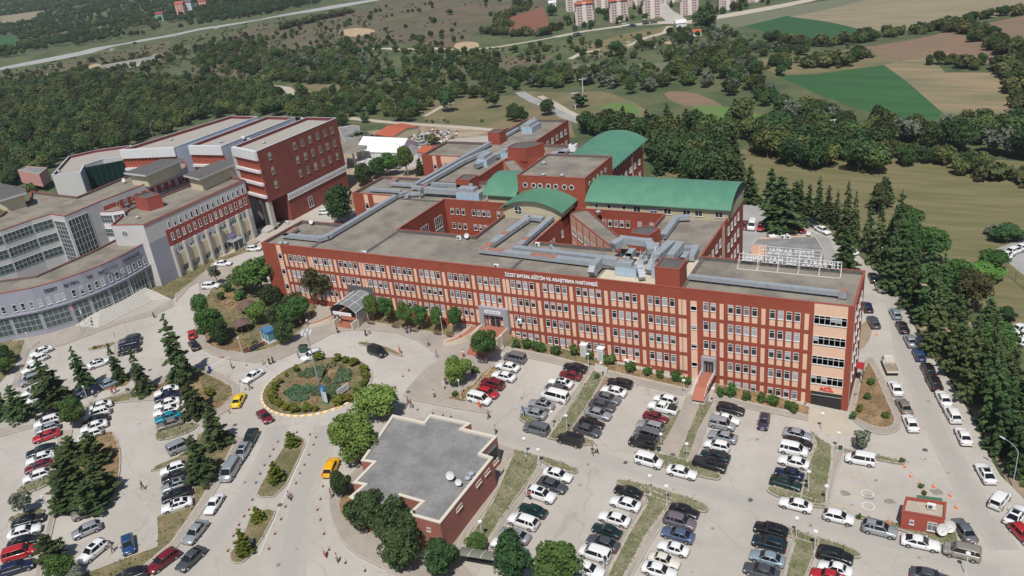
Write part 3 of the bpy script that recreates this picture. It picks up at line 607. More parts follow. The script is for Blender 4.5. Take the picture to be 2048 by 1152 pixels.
class Windows:
    """the nearest 100 windows become parts of their own, the rest of a big building one part"""
    def __init__(s, parent, cap=98): s.q = []; s.p = parent; s.cap = cap
    def add(s, F, x, z1, w_=.9, h=1.57, **k): s.q.append((F, x, z1, w_, h, k))
    def done(s):
        def dist(q): c = q[0].p(q[1], q[2]); return (c-Vector(CAM)).length
        s.q.sort(key=dist); rest = MB(); rp = MB()
        for i, (F, x, z1, w_, h, k) in enumerate(s.q):
            gm = k.pop('glass', None)
            if i < s.cap:
                a = MB(); win_frame(F, a, x, z1, w_, h, **k); o = a.build('window', s.p); b = MB(); win_pane(F, b, x, z1, w_, h, gm, k.get('cols', 1)); b.build('pane', o)
            else: win_frame(F, rest, x, z1, w_, h, **k); win_pane(F, rp, x, z1, w_, h, gm, k.get('cols', 1))
        if rest.v:
            o = rest.build('window', s.p); o['kind'] = 'stuff'; o2 = rp.build('pane', o)
def text(body, F, x, z, size, m, depth=.06, parent=None, width=None, name='lettering', flip=False, d=.12, bold=.012):
    cu = bpy.data.curves.new(name, 'FONT'); cu.body = body; cu.size = size; cu.extrude = depth; cu.align_x = 'LEFT'; cu.offset = bold
    cu.materials.append(m); o = bpy.data.objects.new(name, cu); col.objects.link(o)
    u = -F.u if flip else F.u; nn = -F.n if flip else F.n
    p = F.p(x, z, d); sx = 1.
    if width:
        bpy.context.view_layer.update(); sx = width/max(.01, o.dimensions.x)
    bpy.context.view_layer.update(); me = bpy.data.meshes.new_from_object(o); bpy.data.objects.remove(o); o = bpy.data.objects.new(name, me); col.objects.link(o)
    o.matrix_world = Matrix(((u.x*sx, 0, nn.x, p.x), (u.y*sx, 0, nn.y, p.y), (0, 1, 0, p.z), (0, 0, 0, 1)))
    if parent: o.parent = parent
    return o
def vault(name, x0, x1, y0, y1, ze, rise, axis, mtop, parent, under=None, gable=None, inset=.6, seg=18, thick=.16):
    """barrel roof: arch runs across the other axis"""
    mb = MB(); a0, a1_ = (y0, y1) if axis == 0 else (x0, x1); l0, l1 = (x0, x1) if axis == 0 else (y0, y1)
    pr = []
    hw = (a1_-a0)/2; rr = (hw*hw+rise*rise)/(2*rise); th = math.asin(hw/rr)
    for i in range(seg+1):
        t = -th+2*th*i/seg; pr.append(((a0+a1_)/2+rr*math.sin(t), ze+rise-rr+rr*math.cos(t)))
    P = lambda a, l, z: (l, a, z) if axis == 0 else (a, l, z)
    for i in range(seg):
        (a, z), (b, y) = pr[i], pr[i+1]
        q = [P(a, l0, z), P(a, l1, z), P(b, l1, y), P(b, l0, y)]; mb.poly(q if axis == 1 else q[::-1], mtop)
        q = [P(a, l0, z-thick), P(b, l0, y-thick), P(b, l1, y-thick), P(a, l1, z-thick)]; mb.poly(q, under or DGREY)
        for l in (l0, l1): mb.poly([P(a, l, z-thick), P(b, l, y-thick), P(b, l, y), P(a, l, z)], mtop)
    for k in (0, -1): a, z = pr[k]; mb.poly([P(a, l0, z-thick), P(a, l1, z-thick), P(a, l1, z), P(a, l0, z)], mtop)
    o = mb.build(name, parent)
    if gable:
        sel = [(a, z-thick) for a, z in pr if a0+inset <= a <= a1_-inset]; zb = min(sel[0][1], sel[-1][1])
        for l in (l0+inset, l1-inset):
            g = MB(); g.poly([P(sel[0][0], l, zb-.6)]+[P(a, l, z) for a, z in sel]+[P(sel[-1][0], l, zb-.6)], gable)
            g.build('gable', parent)
    return o
# ---------------------------------------------------------------- the hospital
hos = empty('hospital', (-60, 0, 0), 0, 'long red brick hospital with peach window panels, flat gravel roofs and green barrel vaults', 'hospital')
H0 = Vector((-60, 0, 0))
def hp(o):
    """children are modelled in world space, the root stands at the building's foot"""
    for c in list(o.children): c.matrix_parent_inverse = Matrix.Translation(-o.location)
RECTS = [(-123.2, 0, 0, 14), (-109.4, 14, -95.6, 80.4), (-123.2, 33.6, -109.4, 47.2), (-123.2, 66.5, -109.4, 80.4), (-95.6, 33.6, -28, 47.2), (-76, 14, -62, 33.6), (-41.4, 14, -28, 33.6), (-95.6, 66.5, -76, 80.4), (-76, 47.2, -62, 80.4), (-109.4, 80.4, -94.8, 106.4)]
ZT = 19.4
HW = shell('main', outline(RECTS), -1, ZT, .75, .32, BRK, RED, DPAR, ROOF, hos)
# diagonal links across two courtyards
lk = [(-62.3, 31.4), (-44.3, 13.4), (-40.9, 14.5), (-58.9, 34.2)]
shell('link', [lk], 0, 19.1, .3, .25, BRK, RED, DPAR, ROOF, hos)
lk2 = [(-96, 64.6), (-81, 46.4), (-76.5, 46.8), (-94, 67.5)]
shell('link2', [lk2], 0, 19.1, .3, .25, BRK, RED, DPAR, ROOF, hos)
# the square tower over the crossing
shell('cube', [[(-75.8, 34.6), (-59.2, 34.6), (-59.2, 51.2), (-75.8, 51.2)]], 18, 26, .5, .3, BRK, RED, DPAR, ROOF, hos)
# attic storeys under the vaults
at = MB(); ATT = mat('attic_render', (.50, .44, .28), .85, (.44, .39, .26), .5)
at.box(-59, 33.75, 18.5, -27.95, 47.0, 21.2, ATT); at.box(-76.0, 26.9, 18.5, -62.0, 34.5, 21.1, ATT); at.box(-83.6, 33.75, 18.5, -75.9, 46.9, 21.2, ATT); at.box(-75.7, 51.3, 18.5, -62.1, 80.1, 21.0, DGREY)
at.build('attic', hos)
vault('vault_roof', -59.0, -27.3, 33.05, 48.4, 21.3, 2.9, 0, GRN_X, hos, gable=DGREY)
vault('vault_roof', -76.7, -61.2, 26.0, 34.55, 21.0, 2.3, 1, GRN_Y, hos, gable=ATT, inset=.9)
vault('vault_roof', -84.6, -75.85, 33.05, 48.4, 21.3, 2.9, 0, GRN_X, hos, gable=ATT)
vault('vault_roof', -76.9, -61.2, 51.25, 82.4, 21.0, 2.4, 1, GRN_Y, hos, gable=DGREY)
# stair heads and lift houses on the roof
def penthouse(x0, y0, x1, y1, z1, poly=None):
    P = poly or [(x0, y0), (x1, y0), (x1, y1), (x0, y1)]; shell('ph', [P], 18.6, z1, .25, .25, BRK, RED, DPAR, DCAN, hos)
penthouse(-32.4, .35, -28.0, 4.6, 22.7); penthouse(0, 0, 0, 0, 22.3, [(-41.9, 15.4), (-38.3, 14.8), (-37.2, 18.6), (-40.0, 19.8), (-42.3, 17.8)])
penthouse(-95.4, 39.4, -91.4, 43.6, 22.4); penthouse(-109.0, 80.8, -105.2, 84.9, 22.2); penthouse(0, 0, 0, 0, 22.4, [(-95.2, 66.8), (-89.5, 66.2), (-86.5, 71.5), (-91, 73), (-95.2, 70.5)])
# expansion joints and ledges on the roofs
jt = MB()
for x in (-95.9, -61.2, -27.8): jt.box(x-.3, .35, 18.62, x+.3, 13.68, 18.85, DPAR)
jt.box(-110.3, .35, 18.62, -109.9, 13.6, 18.85, DPAR); jt.box(-109, 33.2, 18.62, -96, 33.7, 18.85, DPAR); jt.box(-109, 47, 18.62, -96, 47.4, 18.8, DPAR)
jt.box(-76, 33.0, 18.62, -62.1, 33.3, 18.8, DPAR)
jt.pieces('roof_joint', hos)
slabc = MB(); slabc.box(-43.5, .45, 18.66, -28.3, 13.4, 18.72, mat('cream_screed', (.60, .53, .40), .9, (.52, .46, .36), .5)); slabc.build('roof_screed', hos)
# facade
S = Face((0, 0), (1, 0)); ww = Windows(hos); pn = MB()
ROWS = [17.22-3.706*k for k in range(5)]
def gz(x): return float(np.interp(x, [-123, -80, -61, -40, -26, 0], [6.6, 5.6, 4.9, 2.3, 1.2, .1]))
def bay(x, n=4, step=1.32, rows=range(5)):
    for k in rows:
        z = ROWS[k]
        for i in range(n):
            xx = x+i*step; g = gz(xx)+.15
            if z-.5 < g: continue
            h = min(1.57, max(.55, z-g-.2) if k >= 3 and z-1.57 < g+.2 else 1.57); ww.add(S, xx, z, .9, h)
            if z-h > g: S.slab(pn, xx, xx+.9, max(g-1.2, z-2.92), z-h-.075, 0, .03, PEACH)
def strip(x, w_=.7, rows=range(5)):
    for k in rows:
        z = ROWS[k]
        if z < gz(x)+.3: continue
        S.slab(pn, x, x+w_, max(gz(x)-1, z-2.95), z, 0, .03, PEACH)
for x in (-115.87, -108.8, -102.08, -95.0, -88.3, -81.56, -74.83, -68.07, -60.85, -54.1, -47.35, -40.57, -33.72, -19.7, -12.88): bay(x)
for x in (-117.15, -110.45, -109.75, -103.4, -96.7, -95.95, -89.65, -82.95, -76.2, -69.45, -62.6, -61.85, -55.45, -48.7, -41.87, -35.07, -28.22, -27.5, -21.1, -14.2, -7.38): strip(x, .66)
bay(-23.9, 2, 1.28, range(3))
S.slab(pn, -118.95, -117.7, 5.8, 19.25, 0, .03, PEACH)
for k in range(4): ww.add(S, -118.85, ROWS[k]+.1, 1.05, 1.35)
S.slab(pn, -26.1, -25.0, .8, 17.2, 0, .03, PEACH)
for k in range(4): ww.add(S, -26.08, 16.24-3.706*k, 1.06, .85, transom=0)
S.slab(pn, -5.98, -.95, 3.0, 19.25, 0, .03, PEACH)
for k in range(4): ww.add(S, -5.96, ROWS[k], 5.0, 1.6, cols=6)
pn.pieces('facing_panel', hos)
dj = MB()
for x in (-110.05, -96.27, -62.0, -27.72): S.slab(dj, x, x+.07, 0, 19.2, .0, .035, DGREY)
dj.pieces('movement_joint', hos)
# emergency entrance under the stack of glazing
en = MB(); S.slab(en, -5.8, -1.02, -.4, 2.98, .0, .05, BLK); S.slab(en, -5.8, -1.0, 2.3, 2.38, .05, .09, STEEL)  # flat black slab paints in the shade of the recessed entrance
en.build('emergency_recess_shade', hos)
text('ACİL', S, -4.5, 3.4, .95, mat('sign_red', (.62, .03, .03), .5), .08, hos, 2.2, bold=.015)
text('İZZET BAYSAL EĞİTİM VE ARAŞTIRMA HASTANESİ', S, -61.8, 18.0, .92, WHITE, .06, hos, 18.8, bold=.02)
# other walls with windows
E1 = Face((-28, 14), (0, 1)); E0 = Face((0, 0), (0, 1)); E2 = Face((-94.8, 80.4), (0, 1)); E3 = Face((-62, 47.2), (0, 1)); N1 = Face((-95.6, 33.6), (1, 0)); N2 = Face((-62, 33.6), (1, 0)); W1 = Face((-95.6, 14), (0, 1)); A1 = Face((-123.2, 33.6), (1, 0)); A2 = Face((-123.2, 66.5), (1, 0)); M1 = Face((-62, 14), (0, 1)); W2 = Face((-95.6, 47.2), (0, 1))
p2 = MB()
for k in range(4):
    for y in (1.6, 4.4, 7.2, 10, 12.8, 19.6, 22.4, 25.2, 28): ww.add(E1, y, ROWS[k], 1.3, 1.6, cols=2)
    for y in (2, 4.6, 7.2, 9.8): ww.add(E0, y, ROWS[k], .9, 1.57)
    for y in (3, 6.3, 9.6, 12.9, 16.2, 19.5, 22.6): ww.add(E2, y, ROWS[k], 1.4, 1.6, cols=2)
    for y in (9, 12.4, 15.8, 19.2, 22.6, 26, 29.4): ww.add(E3, y, ROWS[k], 1.3, 1.6, cols=2)
E1.slab(p2, 15.2, 17.2, 1, 19.2, 0, .03, PEACH); E3.slab(p2, 24.2, 25.4, 1, 19.2, 0, .03, PEACH); E0.slab(p2, .6, 1.6, 1, 19, 0, .03, PEACH)
for k in range(3):
    for x in (-94.25, -92.69, -91.14, -88.3, -86.9, -85.55, -84.25, -81.56, -80.2, -78.3): ww.add(N1, x+95.6, ROWS[k], .9, 1.5)
    for x in (-56.6, -55.3, -53.97, -52.6, -51.26, -49.9, -47.2, -44.55): ww.add(N2, x+62, ROWS[k], .9, 1.57)
for k in (0, 1, 2):
    for y in (8.2, 14.2): ww.add(W1, y, 16.3-3.6*k, 3.2, 3.0 if k < 2 else 2., cols=4, transom=.65, glass=GLD)
for y in (3.2, 4.8, 6.4, 8.0, 12.5): ww.add(M1, y, 16.6, .8, 1.5); ww.add(W2, y+3, 17., .8, 1.5)
for F in (A1, A2):
    F.slab(p2, 3.6, 4.8, 5.5, 19.2, 0, .03, PEACH); F.slab(p2, 6.4, 12.6, 17.2, 19.2, 0, .03, PEACH); F.slab(p2, 6.4, 12.6, 13.9, 15.4, 0, .03, PEACH)
    for k in range(3):
        ww.add(F, 3.7, ROWS[k]-.3, 1.0, 1.5)
        for x in (6.6, 8.2, 9.8, 11.4): ww.add(F, x, ROWS[k]-.1, .95, 1.4)
# link glazing between peach panels
LF = Face(lk[0], (lk[1][0]-lk[0][0], lk[1][1]-lk[0][1])); LF.slab(p2, .9, 24.6, 5, 18.85, 0, .03, PEACH)
for i in range(7):
    LF.slab(p2, .9+i*3.6, 1.2+i*3.6, 5, 18.85, .03, .12, RED)
    for k in range(3): ww.add(LF, 1.5+i*3.55, 16.3-3.7*k, 2.6, 1.7, cols=4)
LG = Face(lk2[0], (lk2[1][0]-lk2[0][0], lk2[1][1]-lk2[0][1])); LG.slab(p2, .9, 23, 5, 18.85, 0, .03, PEACH)
for i in range(6): LG.slab(p2, .9+i*3.6, 1.15+i*3.6, 5, 18.85, .03, .12, RED)
p2.pieces('side_panel', hos)
# attic windows and portholes
AF = Face((0, 33.75), (1, 0)); CF = Face((0, 34.6), (1, 0)); CE = Face((-59.2, 34.6), (0, 1)); VF = Face((0, 26.9), (1, 0))
for x in (-48.1, -44.4, -41.4, -37.3, -34.8, -30.6): ww.add(AF, x, 20.6, 1.6, 1.25, cols=2, transom=0, glass=GLD)
ww.done()
def porthole(F, x, z, r):
    a = MB(); F.disc(a, x, z, r+.16, .07, PVC, r); o = a.build('round_window', hos); b = MB(); F.disc(b, x, z, r, .03, GLD); b.build('pane', o); return o
for x in (-73.9, -71.8, -70.2, -68.1, -66.3, -64.2, -62.5): porthole(CF, x, 23.75, .45)
for y in (2.6, 5., 7.4, 9.8, 12.2): porthole(CE, y, 23.9, .45)
for x in (-56.5, -53.6, -50.2): porthole(AF, x, 20.2, .45)
o = porthole(VF, -72.2, 20.6, .95); m_ = MB(); VF.slab(m_, -72.25, -72.15, 19.65, 21.55, .03, .08, PVC); VF.slab(m_, -73.1, -71.3, 20.45, 20.55, .03, .09, PVC); m_.build('glazing_bar', o)
bk = MB(); BF = Face((-62.1, 51.3), (0, 1))
for y in range(28): BF.slab(bk, .5+y, .75+y, 19.5, 20.7, 0, .08, PVC if y % 2 else DGREY)
bk.build('clerestory', hos)
# entrances on the south front
def entrance_steps():
    # western entrance: brick ramp, steps and a glazed barrel canopy
    e = MB(); TILE = mat('entrance_tiles', (.42, .15, .095), .75, (.36, .13, .085), 3); CPL = mat('pale_coping', (.62, .54, .42), .8)
    zt = 6.9; x0, x1 = -99.3, -94.9
    e.box(x0, -4.2, 4.5, x1, -.0, zt, TILE, TILE)
    for i in range(8): e.box(x0, -4.2-.42*(i+1), 4.4, x1, -4.2-.42*i, zt-.16*(i+1), TILE)
    for xx in (x0-.3, x1): e.box(xx, -8.2, 4.4, xx+.3, 0-.02, zt+.35, CPL)
    for i in range(12):   # curving wheelchair ramp on the left
        a0, a1_ = i*.09, (i+1)*.09; f = lambda a, r: (x0-10.4+r*math.cos(a), -1.0-r*math.sin(a))
        z = zt-.12*i
        P = [f(a0, 9.5), f(a1_, 9.5), f(a1_, 7.6), f(a0, 7.6)]; e.prism(P, 4.2, z, TILE); 
        P = [f(a0, 9.75), f(a1_, 9.75), f(a1_, 9.5), f(a0, 9.5)]; e.prism(P, 4.2, z+.55, CPL)
    e.build('entrance_steps', hos, fix=True)
    e = MB(); x0, x1 = -67.8, -62.4; zt = 6.6   # second entrance
    e.box(x0, -5.5, 3.2, x1, 0, zt, TILE)
    for i in range(9): e.box(x0+.6, -5.5-.4*(i+1), 3.2, x1-1., -5.5-.4*i, zt-.17*(i+1), TILE)
    for xx in (x0-.25, x1): e.box(xx, -5.6, 3.2, xx+.25, -.02, zt+.5, CPL)
    for i in range(12):
        a0, a1_ = i*.09, (i+1)*.09; f = lambda a, r: (x0-9.6+r*math.cos(a), -1.2-r*math.sin(a)*.8); z = zt-.13*i
        e.prism([f(a0, 9.0), f(a1_, 9.0), f(a1_, 7.4), f(a0, 7.4)], 3.2, z, TILE); e.prism([f(a0, 9.2), f(a1_, 9.2), f(a1_, 9.0), f(a0, 9.0)], 3.2, z+.5, CPL); e.prism([f(a0, 7.4), f(a1_, 7.4), f(a1_, 7.2), f(a0, 7.2)], 3.2, z+.4, CPL)
    e.build('entrance_steps', hos, fix=True)
    d = MB(); GP = mat('grey_portal', (.33, .33, .36), .6)
    S.slab(d, -68.3, -67.3, 6.3, 11.0, 0, .9, GP); S.slab(d, -63.0, -61.9, 6.3, 11.0, 0, .9, GP); S.slab(d, -67.3, -63.0, 9.4, 11.0, 0, .9, GP); S.slab(d, -66.9, -63.4, 9.85, 10.5, .9, .97, WHITE); S.slab(d, -66.4, -64, 6.6, 9.0, .02, .1, GLD)
    for x in (-66.4, -65.2, -64.1): S.slab(d, x, x+.08, 6.6, 9.1, .1, .18, STEEL)
    d.build('entrance_portal', hos)
    q = MB(); [S.slab(q, -66.6+i*.42, -66.35+i*.42, z, z+.1, .97, .985, DGREY) for i in range(7) for z in (10.05, 10.25)]; q.build('print', hos)
    d = MB(); x0, x1 = -24.2, -21.6; S.slab(d, x0, x0+.45, 3.4, 6.75, 0, .7, GP); S.slab(d, x1-.45, x1, 3.4, 6.75, 0, .7, GP); S.slab(d, x0+.45, x1-.45, 6.1, 6.75, 0, .7, GP); S.slab(d, x0+.45, x1-.45, 3.6, 6.1, .0, .06, GLD)
    for x in (x0+.5, x0+1.05, x0+1.55, x1-.55): S.slab(d, x, x+.07, 3.6, 6.1, .06, .12, STEEL)
    d.build('entrance_portal', hos)
    d = MB(); TL = TILE
    A = [(-24.0, -.05), (-21.8, -.05), (-21.8, -5.2), (-24.0, -5.2)]; d.prism(A, 3.1, 3.5, TL); 
    d.poly([(-24, -5.2, 3.5), (-21.8, -5.2, 3.5), (-21.8, -7.6, 2.3), (-24, -7.6, 2.3)][::-1], TL); d.poly([(-24, -5.2, 3.1), (-21.8, -5.2, 3.1), (-21.8, -7.6, 1.6), (-24, -7.6, 1.6)], CONC)
    for x in (-24.0, -21.8):
        d.poly([(x, -7.6, 1.2), (x, -5.2, .8), (x, -5.2, 3.5), (x, -7.6, 2.3)], CONC)
        for y in (-.2, -1.8, -3.4, -5.0): d.box(x-.03, y-.03, 3.5, x+.03, y+.03, 4.5, WHITE)
        d.box(x-.035, -5.2, 4.45, x+.035, -.05, 4.52, WHITE); d.box(x-.035, -5.2, 4.0, x+.035, -.05, 4.05, WHITE); d.tube((x, -5.2, 4.48), (x, -7.6, 3.3), .035, .035, WHITE)
        d.box(x-.1, -7.5, 0.6, x+.1, -5.2, 2.2, CONC)
    d.build('entrance_bridge', hos)
    # glazed canopy over the western entrance
    c = MB(); GC = mat('canopy_sheet', (.24, .26, .27), .2, (.17, .185, .19), 1); x0, x1, ze, rise = -100.9, -94.2, 9.1, 1.6; n = 12; hw = (x1-x0)/2; rr = (hw*hw+rise*rise)/(2*rise); th = math.asin(hw/rr); pr = [((x0+x1)/2+rr*math.sin(-th+2*th*i/n), ze+rise-rr+rr*math.cos(-th+2*th*i/n)) for i in range(n+1)]
    for i in range(n):
        (a, z), (b, y) = pr[i], pr[i+1]; c.poly([(a, -7, z), (b, -7, y), (b, -.1, y), (a, -.1, z)], GC); c.poly([(a, -7, z-.04), (a, -.1, z-.04), (b, -.1, y-.04), (b, -7, y-.04)], GC)
        for yy in (-7.05, -4.7, -2.4, -.15): c.poly([(a, yy, z+.05), (b, yy, y+.05), (b, yy+.06, y+.05), (a, yy+.06, z+.05)], WHITE)
    for i in (0, 3, 6, 9, 12): a, z = pr[i]; c.tube((a, -7, z+.03), (a, -.1, z+.03), .06, .06, WHITE, 4)
    for x in (x0, x1):
        for y in (-6.8, -3.4): c.tube((x, y, 5.2), (x, y, ze), .09, .09, STEEL, 6)
        c.poly([(x, -6.8, 7.4), (x, -.1, 7.4), (x, -.1, ze), (x, -6.8, ze)], GC)
    c.box(-99.9, -7.25, 8.3, -95.2, -7.1, 8.95, WHITE); c.poly([(x0, -.05, ze+.3), (x1, -.05, ze+.3), (x1, -.05, 11.6), (x0, -.05, 11.6)], DGREY)
    cn = c.build('entrance_canopy', hos)
    q = MB(); [Face((0, -7.25), (1, 0)).slab(q, -99.6+i*.6, -99.25+i*.6, 8.55, 8.68, 0, .02, mat('faded_red_print', (.55, .30, .30), .6)) for i in range(7)]; q.build('print', hos)
entrance_steps()
# red porch at the east end
po = MB(); po.box(.05, 9, 3.1, 1.3, 11, 3.3, mat('porch_red', (.38, .03, .04), .5)); po.box(1.15, 9.1, -.3, 1.25, 9.2, 3.09, DGREY); po.box(1.15, 10.8, -.3, 1.25, 10.9, 3.09, DGREY); po.build('porch', hos)
hp(hos)
# ---------------------------------------------------------------- rooftop plant
Z0 = 18.65
def duct(pts, w_=1.0, h=.8, lift=.45, label='', name='air_duct', rust=None, top=None, group='air ducts on the hospital roof'):
    """rectangular sheet-metal duct along a polyline of (x, y[, z]) points, on little feet, made of flanged lengths"""
    mb = MB(); rr = random.Random(len(pts)*7+int(pts[0][0])); P = [Vector((p[0], p[1], (p[2] if len(p) > 2 else Z0+lift))) for p in pts]; ft = MB()
    for i in range(len(P)-1):
        a, b = P[i], P[i+1]; d = b-a; L = d.length; u = d.normalized(); s = Vector((-u.y, u.x, 0)).normalized() if abs(u.z) < .9 else Vector((1, 0, 0)); n = s.cross(u)*-1 if s.cross(u).z < 0 else s.cross(u)
        a2 = a-u*(w_/2 if i else 0); L2 = L+(w_/2 if i else 0)+(w_/2 if i < len(P)-2 else 0); k = max(1, int(L2/1.9)); g = 1e-3*(i % 2)
        for j in range(k):
            m = GALV
            if rust and rr.random() < rust: m = RUST
            q0 = a2+u*(L2*j/k+.015); q1 = a2+u*(L2*(j+1)/k-.015); w2 = w_/2+g*3; hh = h+g*4+.004*(j % 2)
            i0 = len(mb.v); mb.v += [tuple(v) for v in (q0-s*w2, q0+s*w2, q1+s*w2, q1-s*w2, q0-s*w2+n*hh, q0+s*w2+n*hh, q1+s*w2+n*hh, q1-s*w2+n*hh)]
            for f, t in (((0, 3, 2, 1), 0), ((4, 5, 6, 7), 1), ((0, 1, 5, 4), 0), ((1, 2, 6, 5), 0), ((2, 3, 7, 6), 0), ((3, 0, 4, 7), 0)): mb.f.append(tuple(i0+x for x in f)); mb.m.append(mb.mi(m if t else GALV))
            for q in (q0,):
                i0 = len(mb.v); e = w2+.05; mb.v += [tuple(v) for v in (q-s*e-n*.05, q+s*e-n*.05, q+s*e+u*.06-n*.05, q-s*e+u*.06-n*.05, q-s*e+n*(hh+.05), q+s*e+n*(hh+.05), q+s*e+u*.06+n*(hh+.05), q-s*e+u*.06+n*(hh+.05))]
                for f in ((0, 3, 2, 1), (4, 5, 6, 7), (0, 1, 5, 4), (1, 2, 6, 5), (2, 3, 7, 6), (3, 0, 4, 7)): mb.f.append(tuple(i0+x for x in f)); mb.m.append(mb.mi(GALV))
            if abs(u.z) < .3 and j % 2 == 0 and q0.z-Z0 > .15: ft.box(q0.x-.06, q0.y-.06, Z0, q0.x+.06, q0.y+.06, q0.z, STEEL)
    e = empty(name, (P[0].x, P[0].y, Z0), 0, label, 'air duct', group)
    mb.build('duct_run', e)
    if ft.v: ft.build('support', e)
    hp(e); return e
duct([(-119, 4.8, Z0+.4), (-109.9, 4.8, Z0+.4), (-109.2, 6.4, Z0+.4), (-109.2, 33.5, Z0+.4), (-107.9, 36.2, Z0+.4)], 1.15, .85, label='long grey duct running back from the front left corner of the hospital roof')
duct([(-120.6, 9.2), (-120.2, 4.8), (-118.9, 4.8)], 1.3, .6, rust=.9, label='short rusty duct end at the front left corner of the roof')
duct([(-119.8, 36.8), (-110.2, 36.8)], 1.1, .6, label='short grey duct on the front edge of the middle left roof arm')
duct([(-116.6, 41.6), (-109.8, 41.6), (-108.2, 39.9), (-98.6, 39.9)], 1.2, .7, label='grey cross duct over the middle left roof arm')
duct([(-117.8, 45.6), (-116.9, 42.6)], 1.4, .6, rust=1., label='red rusted duct stub on the middle left roof arm')
duct([(-108.9, 41, Z0+.5), (-108.3, 62, Z0+.5), (-107.4, 79, Z0+.5)], 1.1, .9, label='left one of the twin ducts running up the long left roof')
duct([(-106.8, 41.2, Z0+.5), (-106.2, 62, Z0+.5), (-104.4, 71, Z0+.5)], 1.0, .9, label='right one of the twin ducts running up the long left roof')
duct([(-103.5, 36.6, Z0+1), (-92.8, 36.6, Z0+1), (-91.2, 38, Z0+1)], 1.5, 1.2, label='thick grey duct leading to the air handler beside the small green vault')
duct([(-102.8, 39.9, Z0+1.6), (-92, 39.9, Z0+1.6)], 1.0, .8, label='upper grey duct leading to the air handler beside the small green vault')
duct([(-104, 36.2), (-106.5, 34.8), (-106.3, 33.2)], .9, .6, label='small grey duct hooked round the middle of the left roof')
duct([(-102.8, 34.0, Z0+2), (-103.4, 39, Z0+2)], .6, .5, rust=1, label='dark red rusty bridge over the ducts of the left roof', group='rusty stiles over the ducts')
duct([(-100.5, 58, Z0+.5), (-98.6, 72, Z0+.5), (-99.3, 78, Z0+.5)], 1.5, 1.1, label='thick duct beside the far air handler of the left roof')
duct([(-107.2, 81, Z0+.4), (-106.6, 96, Z0+.4), (-104, 98, Z0+.4)], 1.0, .7, label='straight grey duct on the farthest roof')
duct([(-93, 72.5), (-82, 72.2), (-82, 76)], 2.0, .6, rust=.35, label='wide patched duct between the far penthouse and the big square block')
duct([(-69.9, 26.6), (-69.2, 24.2), (-70.4, 7.2), (-45, 6.2), (-41.5, 6.2)], 1.5, .8, rust=.42, label='outer rust patched duct turning from the small green vault along the front roof')
duct([(-69.2, 26.0), (-65.6, 25.6)], 1.4, .8, label='grey duct elbow in front of the cream gable')
duct([(-64.2, 26.6), (-64.0, 9.6), (-45, 8.7), (-41.9, 8.6)], 1.3, .75, rust=.28, label='inner patched duct running parallel to the outer rusty one on the front roof')
duct([(-44.6, 5.4, Z0+.6), (-44.6, 2.6, Z0+.6), (-44.6, 2.0, Z0+.1)], 1.2, 1.9, rust=.5, label='rusty drum ended duct at the front edge of the roof')
duct([(-44, 6, Z0+1.2), (-38.6, 5.2, Z0+1.2)], 1.6, 1.3, rust=.5, label='rust topped duct entering the plant cluster')
duct([(-43.2, 9, Z0+2.8), (-42.2, 11.4, Z0+3.2), (-37.2, 11, Z0+3.2), (-35.6, 8, Z0+2.8)], 1.3, 1.2, label='raised grey duct loop at the back left of the plant cluster')
duct([(-36, 12.8, Z0+2.4), (-34.6, 6.4, Z0+2.2)], .9, .8, label='slanting lattice topped duct in the middle of the plant cluster')
duct([(-33.2, 12.8, Z0+2.6), (-34.2, 7.6, Z0+2.2), (-34.8, 5, Z0+.4)], 1.5, 1.3, label='big grey duct dropping towards the front in the plant cluster')
duct([(-36.6, 5.4, Z0+2.2), (-36.2, 3.6, Z0+1.6), (-35.4, 2.2, Z0+.4)], 1.1, .9, label='angled grey duct chute at the front of the plant cluster')
duct([(-31.6, 13, Z0+2.2), (-31.6, 6.8, Z0+2.2)], 1.4, 1.5, label='grey duct behind the red lift house of the plant cluster')
duct([(-35.4, 14.8), (-29.8, 16.6), (-29.4, 12)], 1.2, 1.0, rust=.15, label='grey duct curling from the small pentagonal house on the right roof')
duct([(-37.6, 21.2), (-37.9, 31.6), (-35.4, 32.4)], 1.2, .9, label='slanting grey duct from the pentagonal house to the right green vault')
duct([(-27.6, 4.6, Z0+.5), (-2.6, 4.0, Z0+.5)], .95, .7, label='long straight grey duct along the right end of the front roof')
duct([(-2.9, 4.0, Z0+.2), (-1.6, 4.0, Z0+.2)], 1.1, 1.3, rust=1., label='rusty square outlet at the right end of the front roof')
duct([(-58.3, 13.2, Z0+.1), (-55.3, 9.9, Z0+.2)], .5, .5, label='thin grey duct coming out of the courtyard over the parapet', group='small ducts')
duct([(-39.6, 7.2, Z0+1.9), (-39.6, 9.8, Z0+1.9)], 1.1, 1.1, label='short grey duct box behind the light blue air handler')
duct([(-38.2, 9.0, Z0+1.2), (-33.0, 9.6, Z0+1.2)], .8, .8, label='low cross duct in the middle of the plant cluster')
duct([(-37.2, 12.4, Z0+3.4), (-35.4, 9.6, Z0+3.0), (-35.2, 7.2, Z0+1.0)], .7, .7, label='thin duct curving over the middle of the plant cluster')
duct([(-30.2, 12.4, Z0+.9), (-30.2, 9.0, Z0+.9), (-31.0, 7.2, Z0+.9)], 1.0, 1.2, rust=.3, label='patched duct at the right rear of the plant cluster')
tw_ = empty('pipe_rack', (-35.5, 9.5, Z0), 0, 'pale steel lattice rack standing among the ducts of the plant cluster', 'rack'); rk = MB()
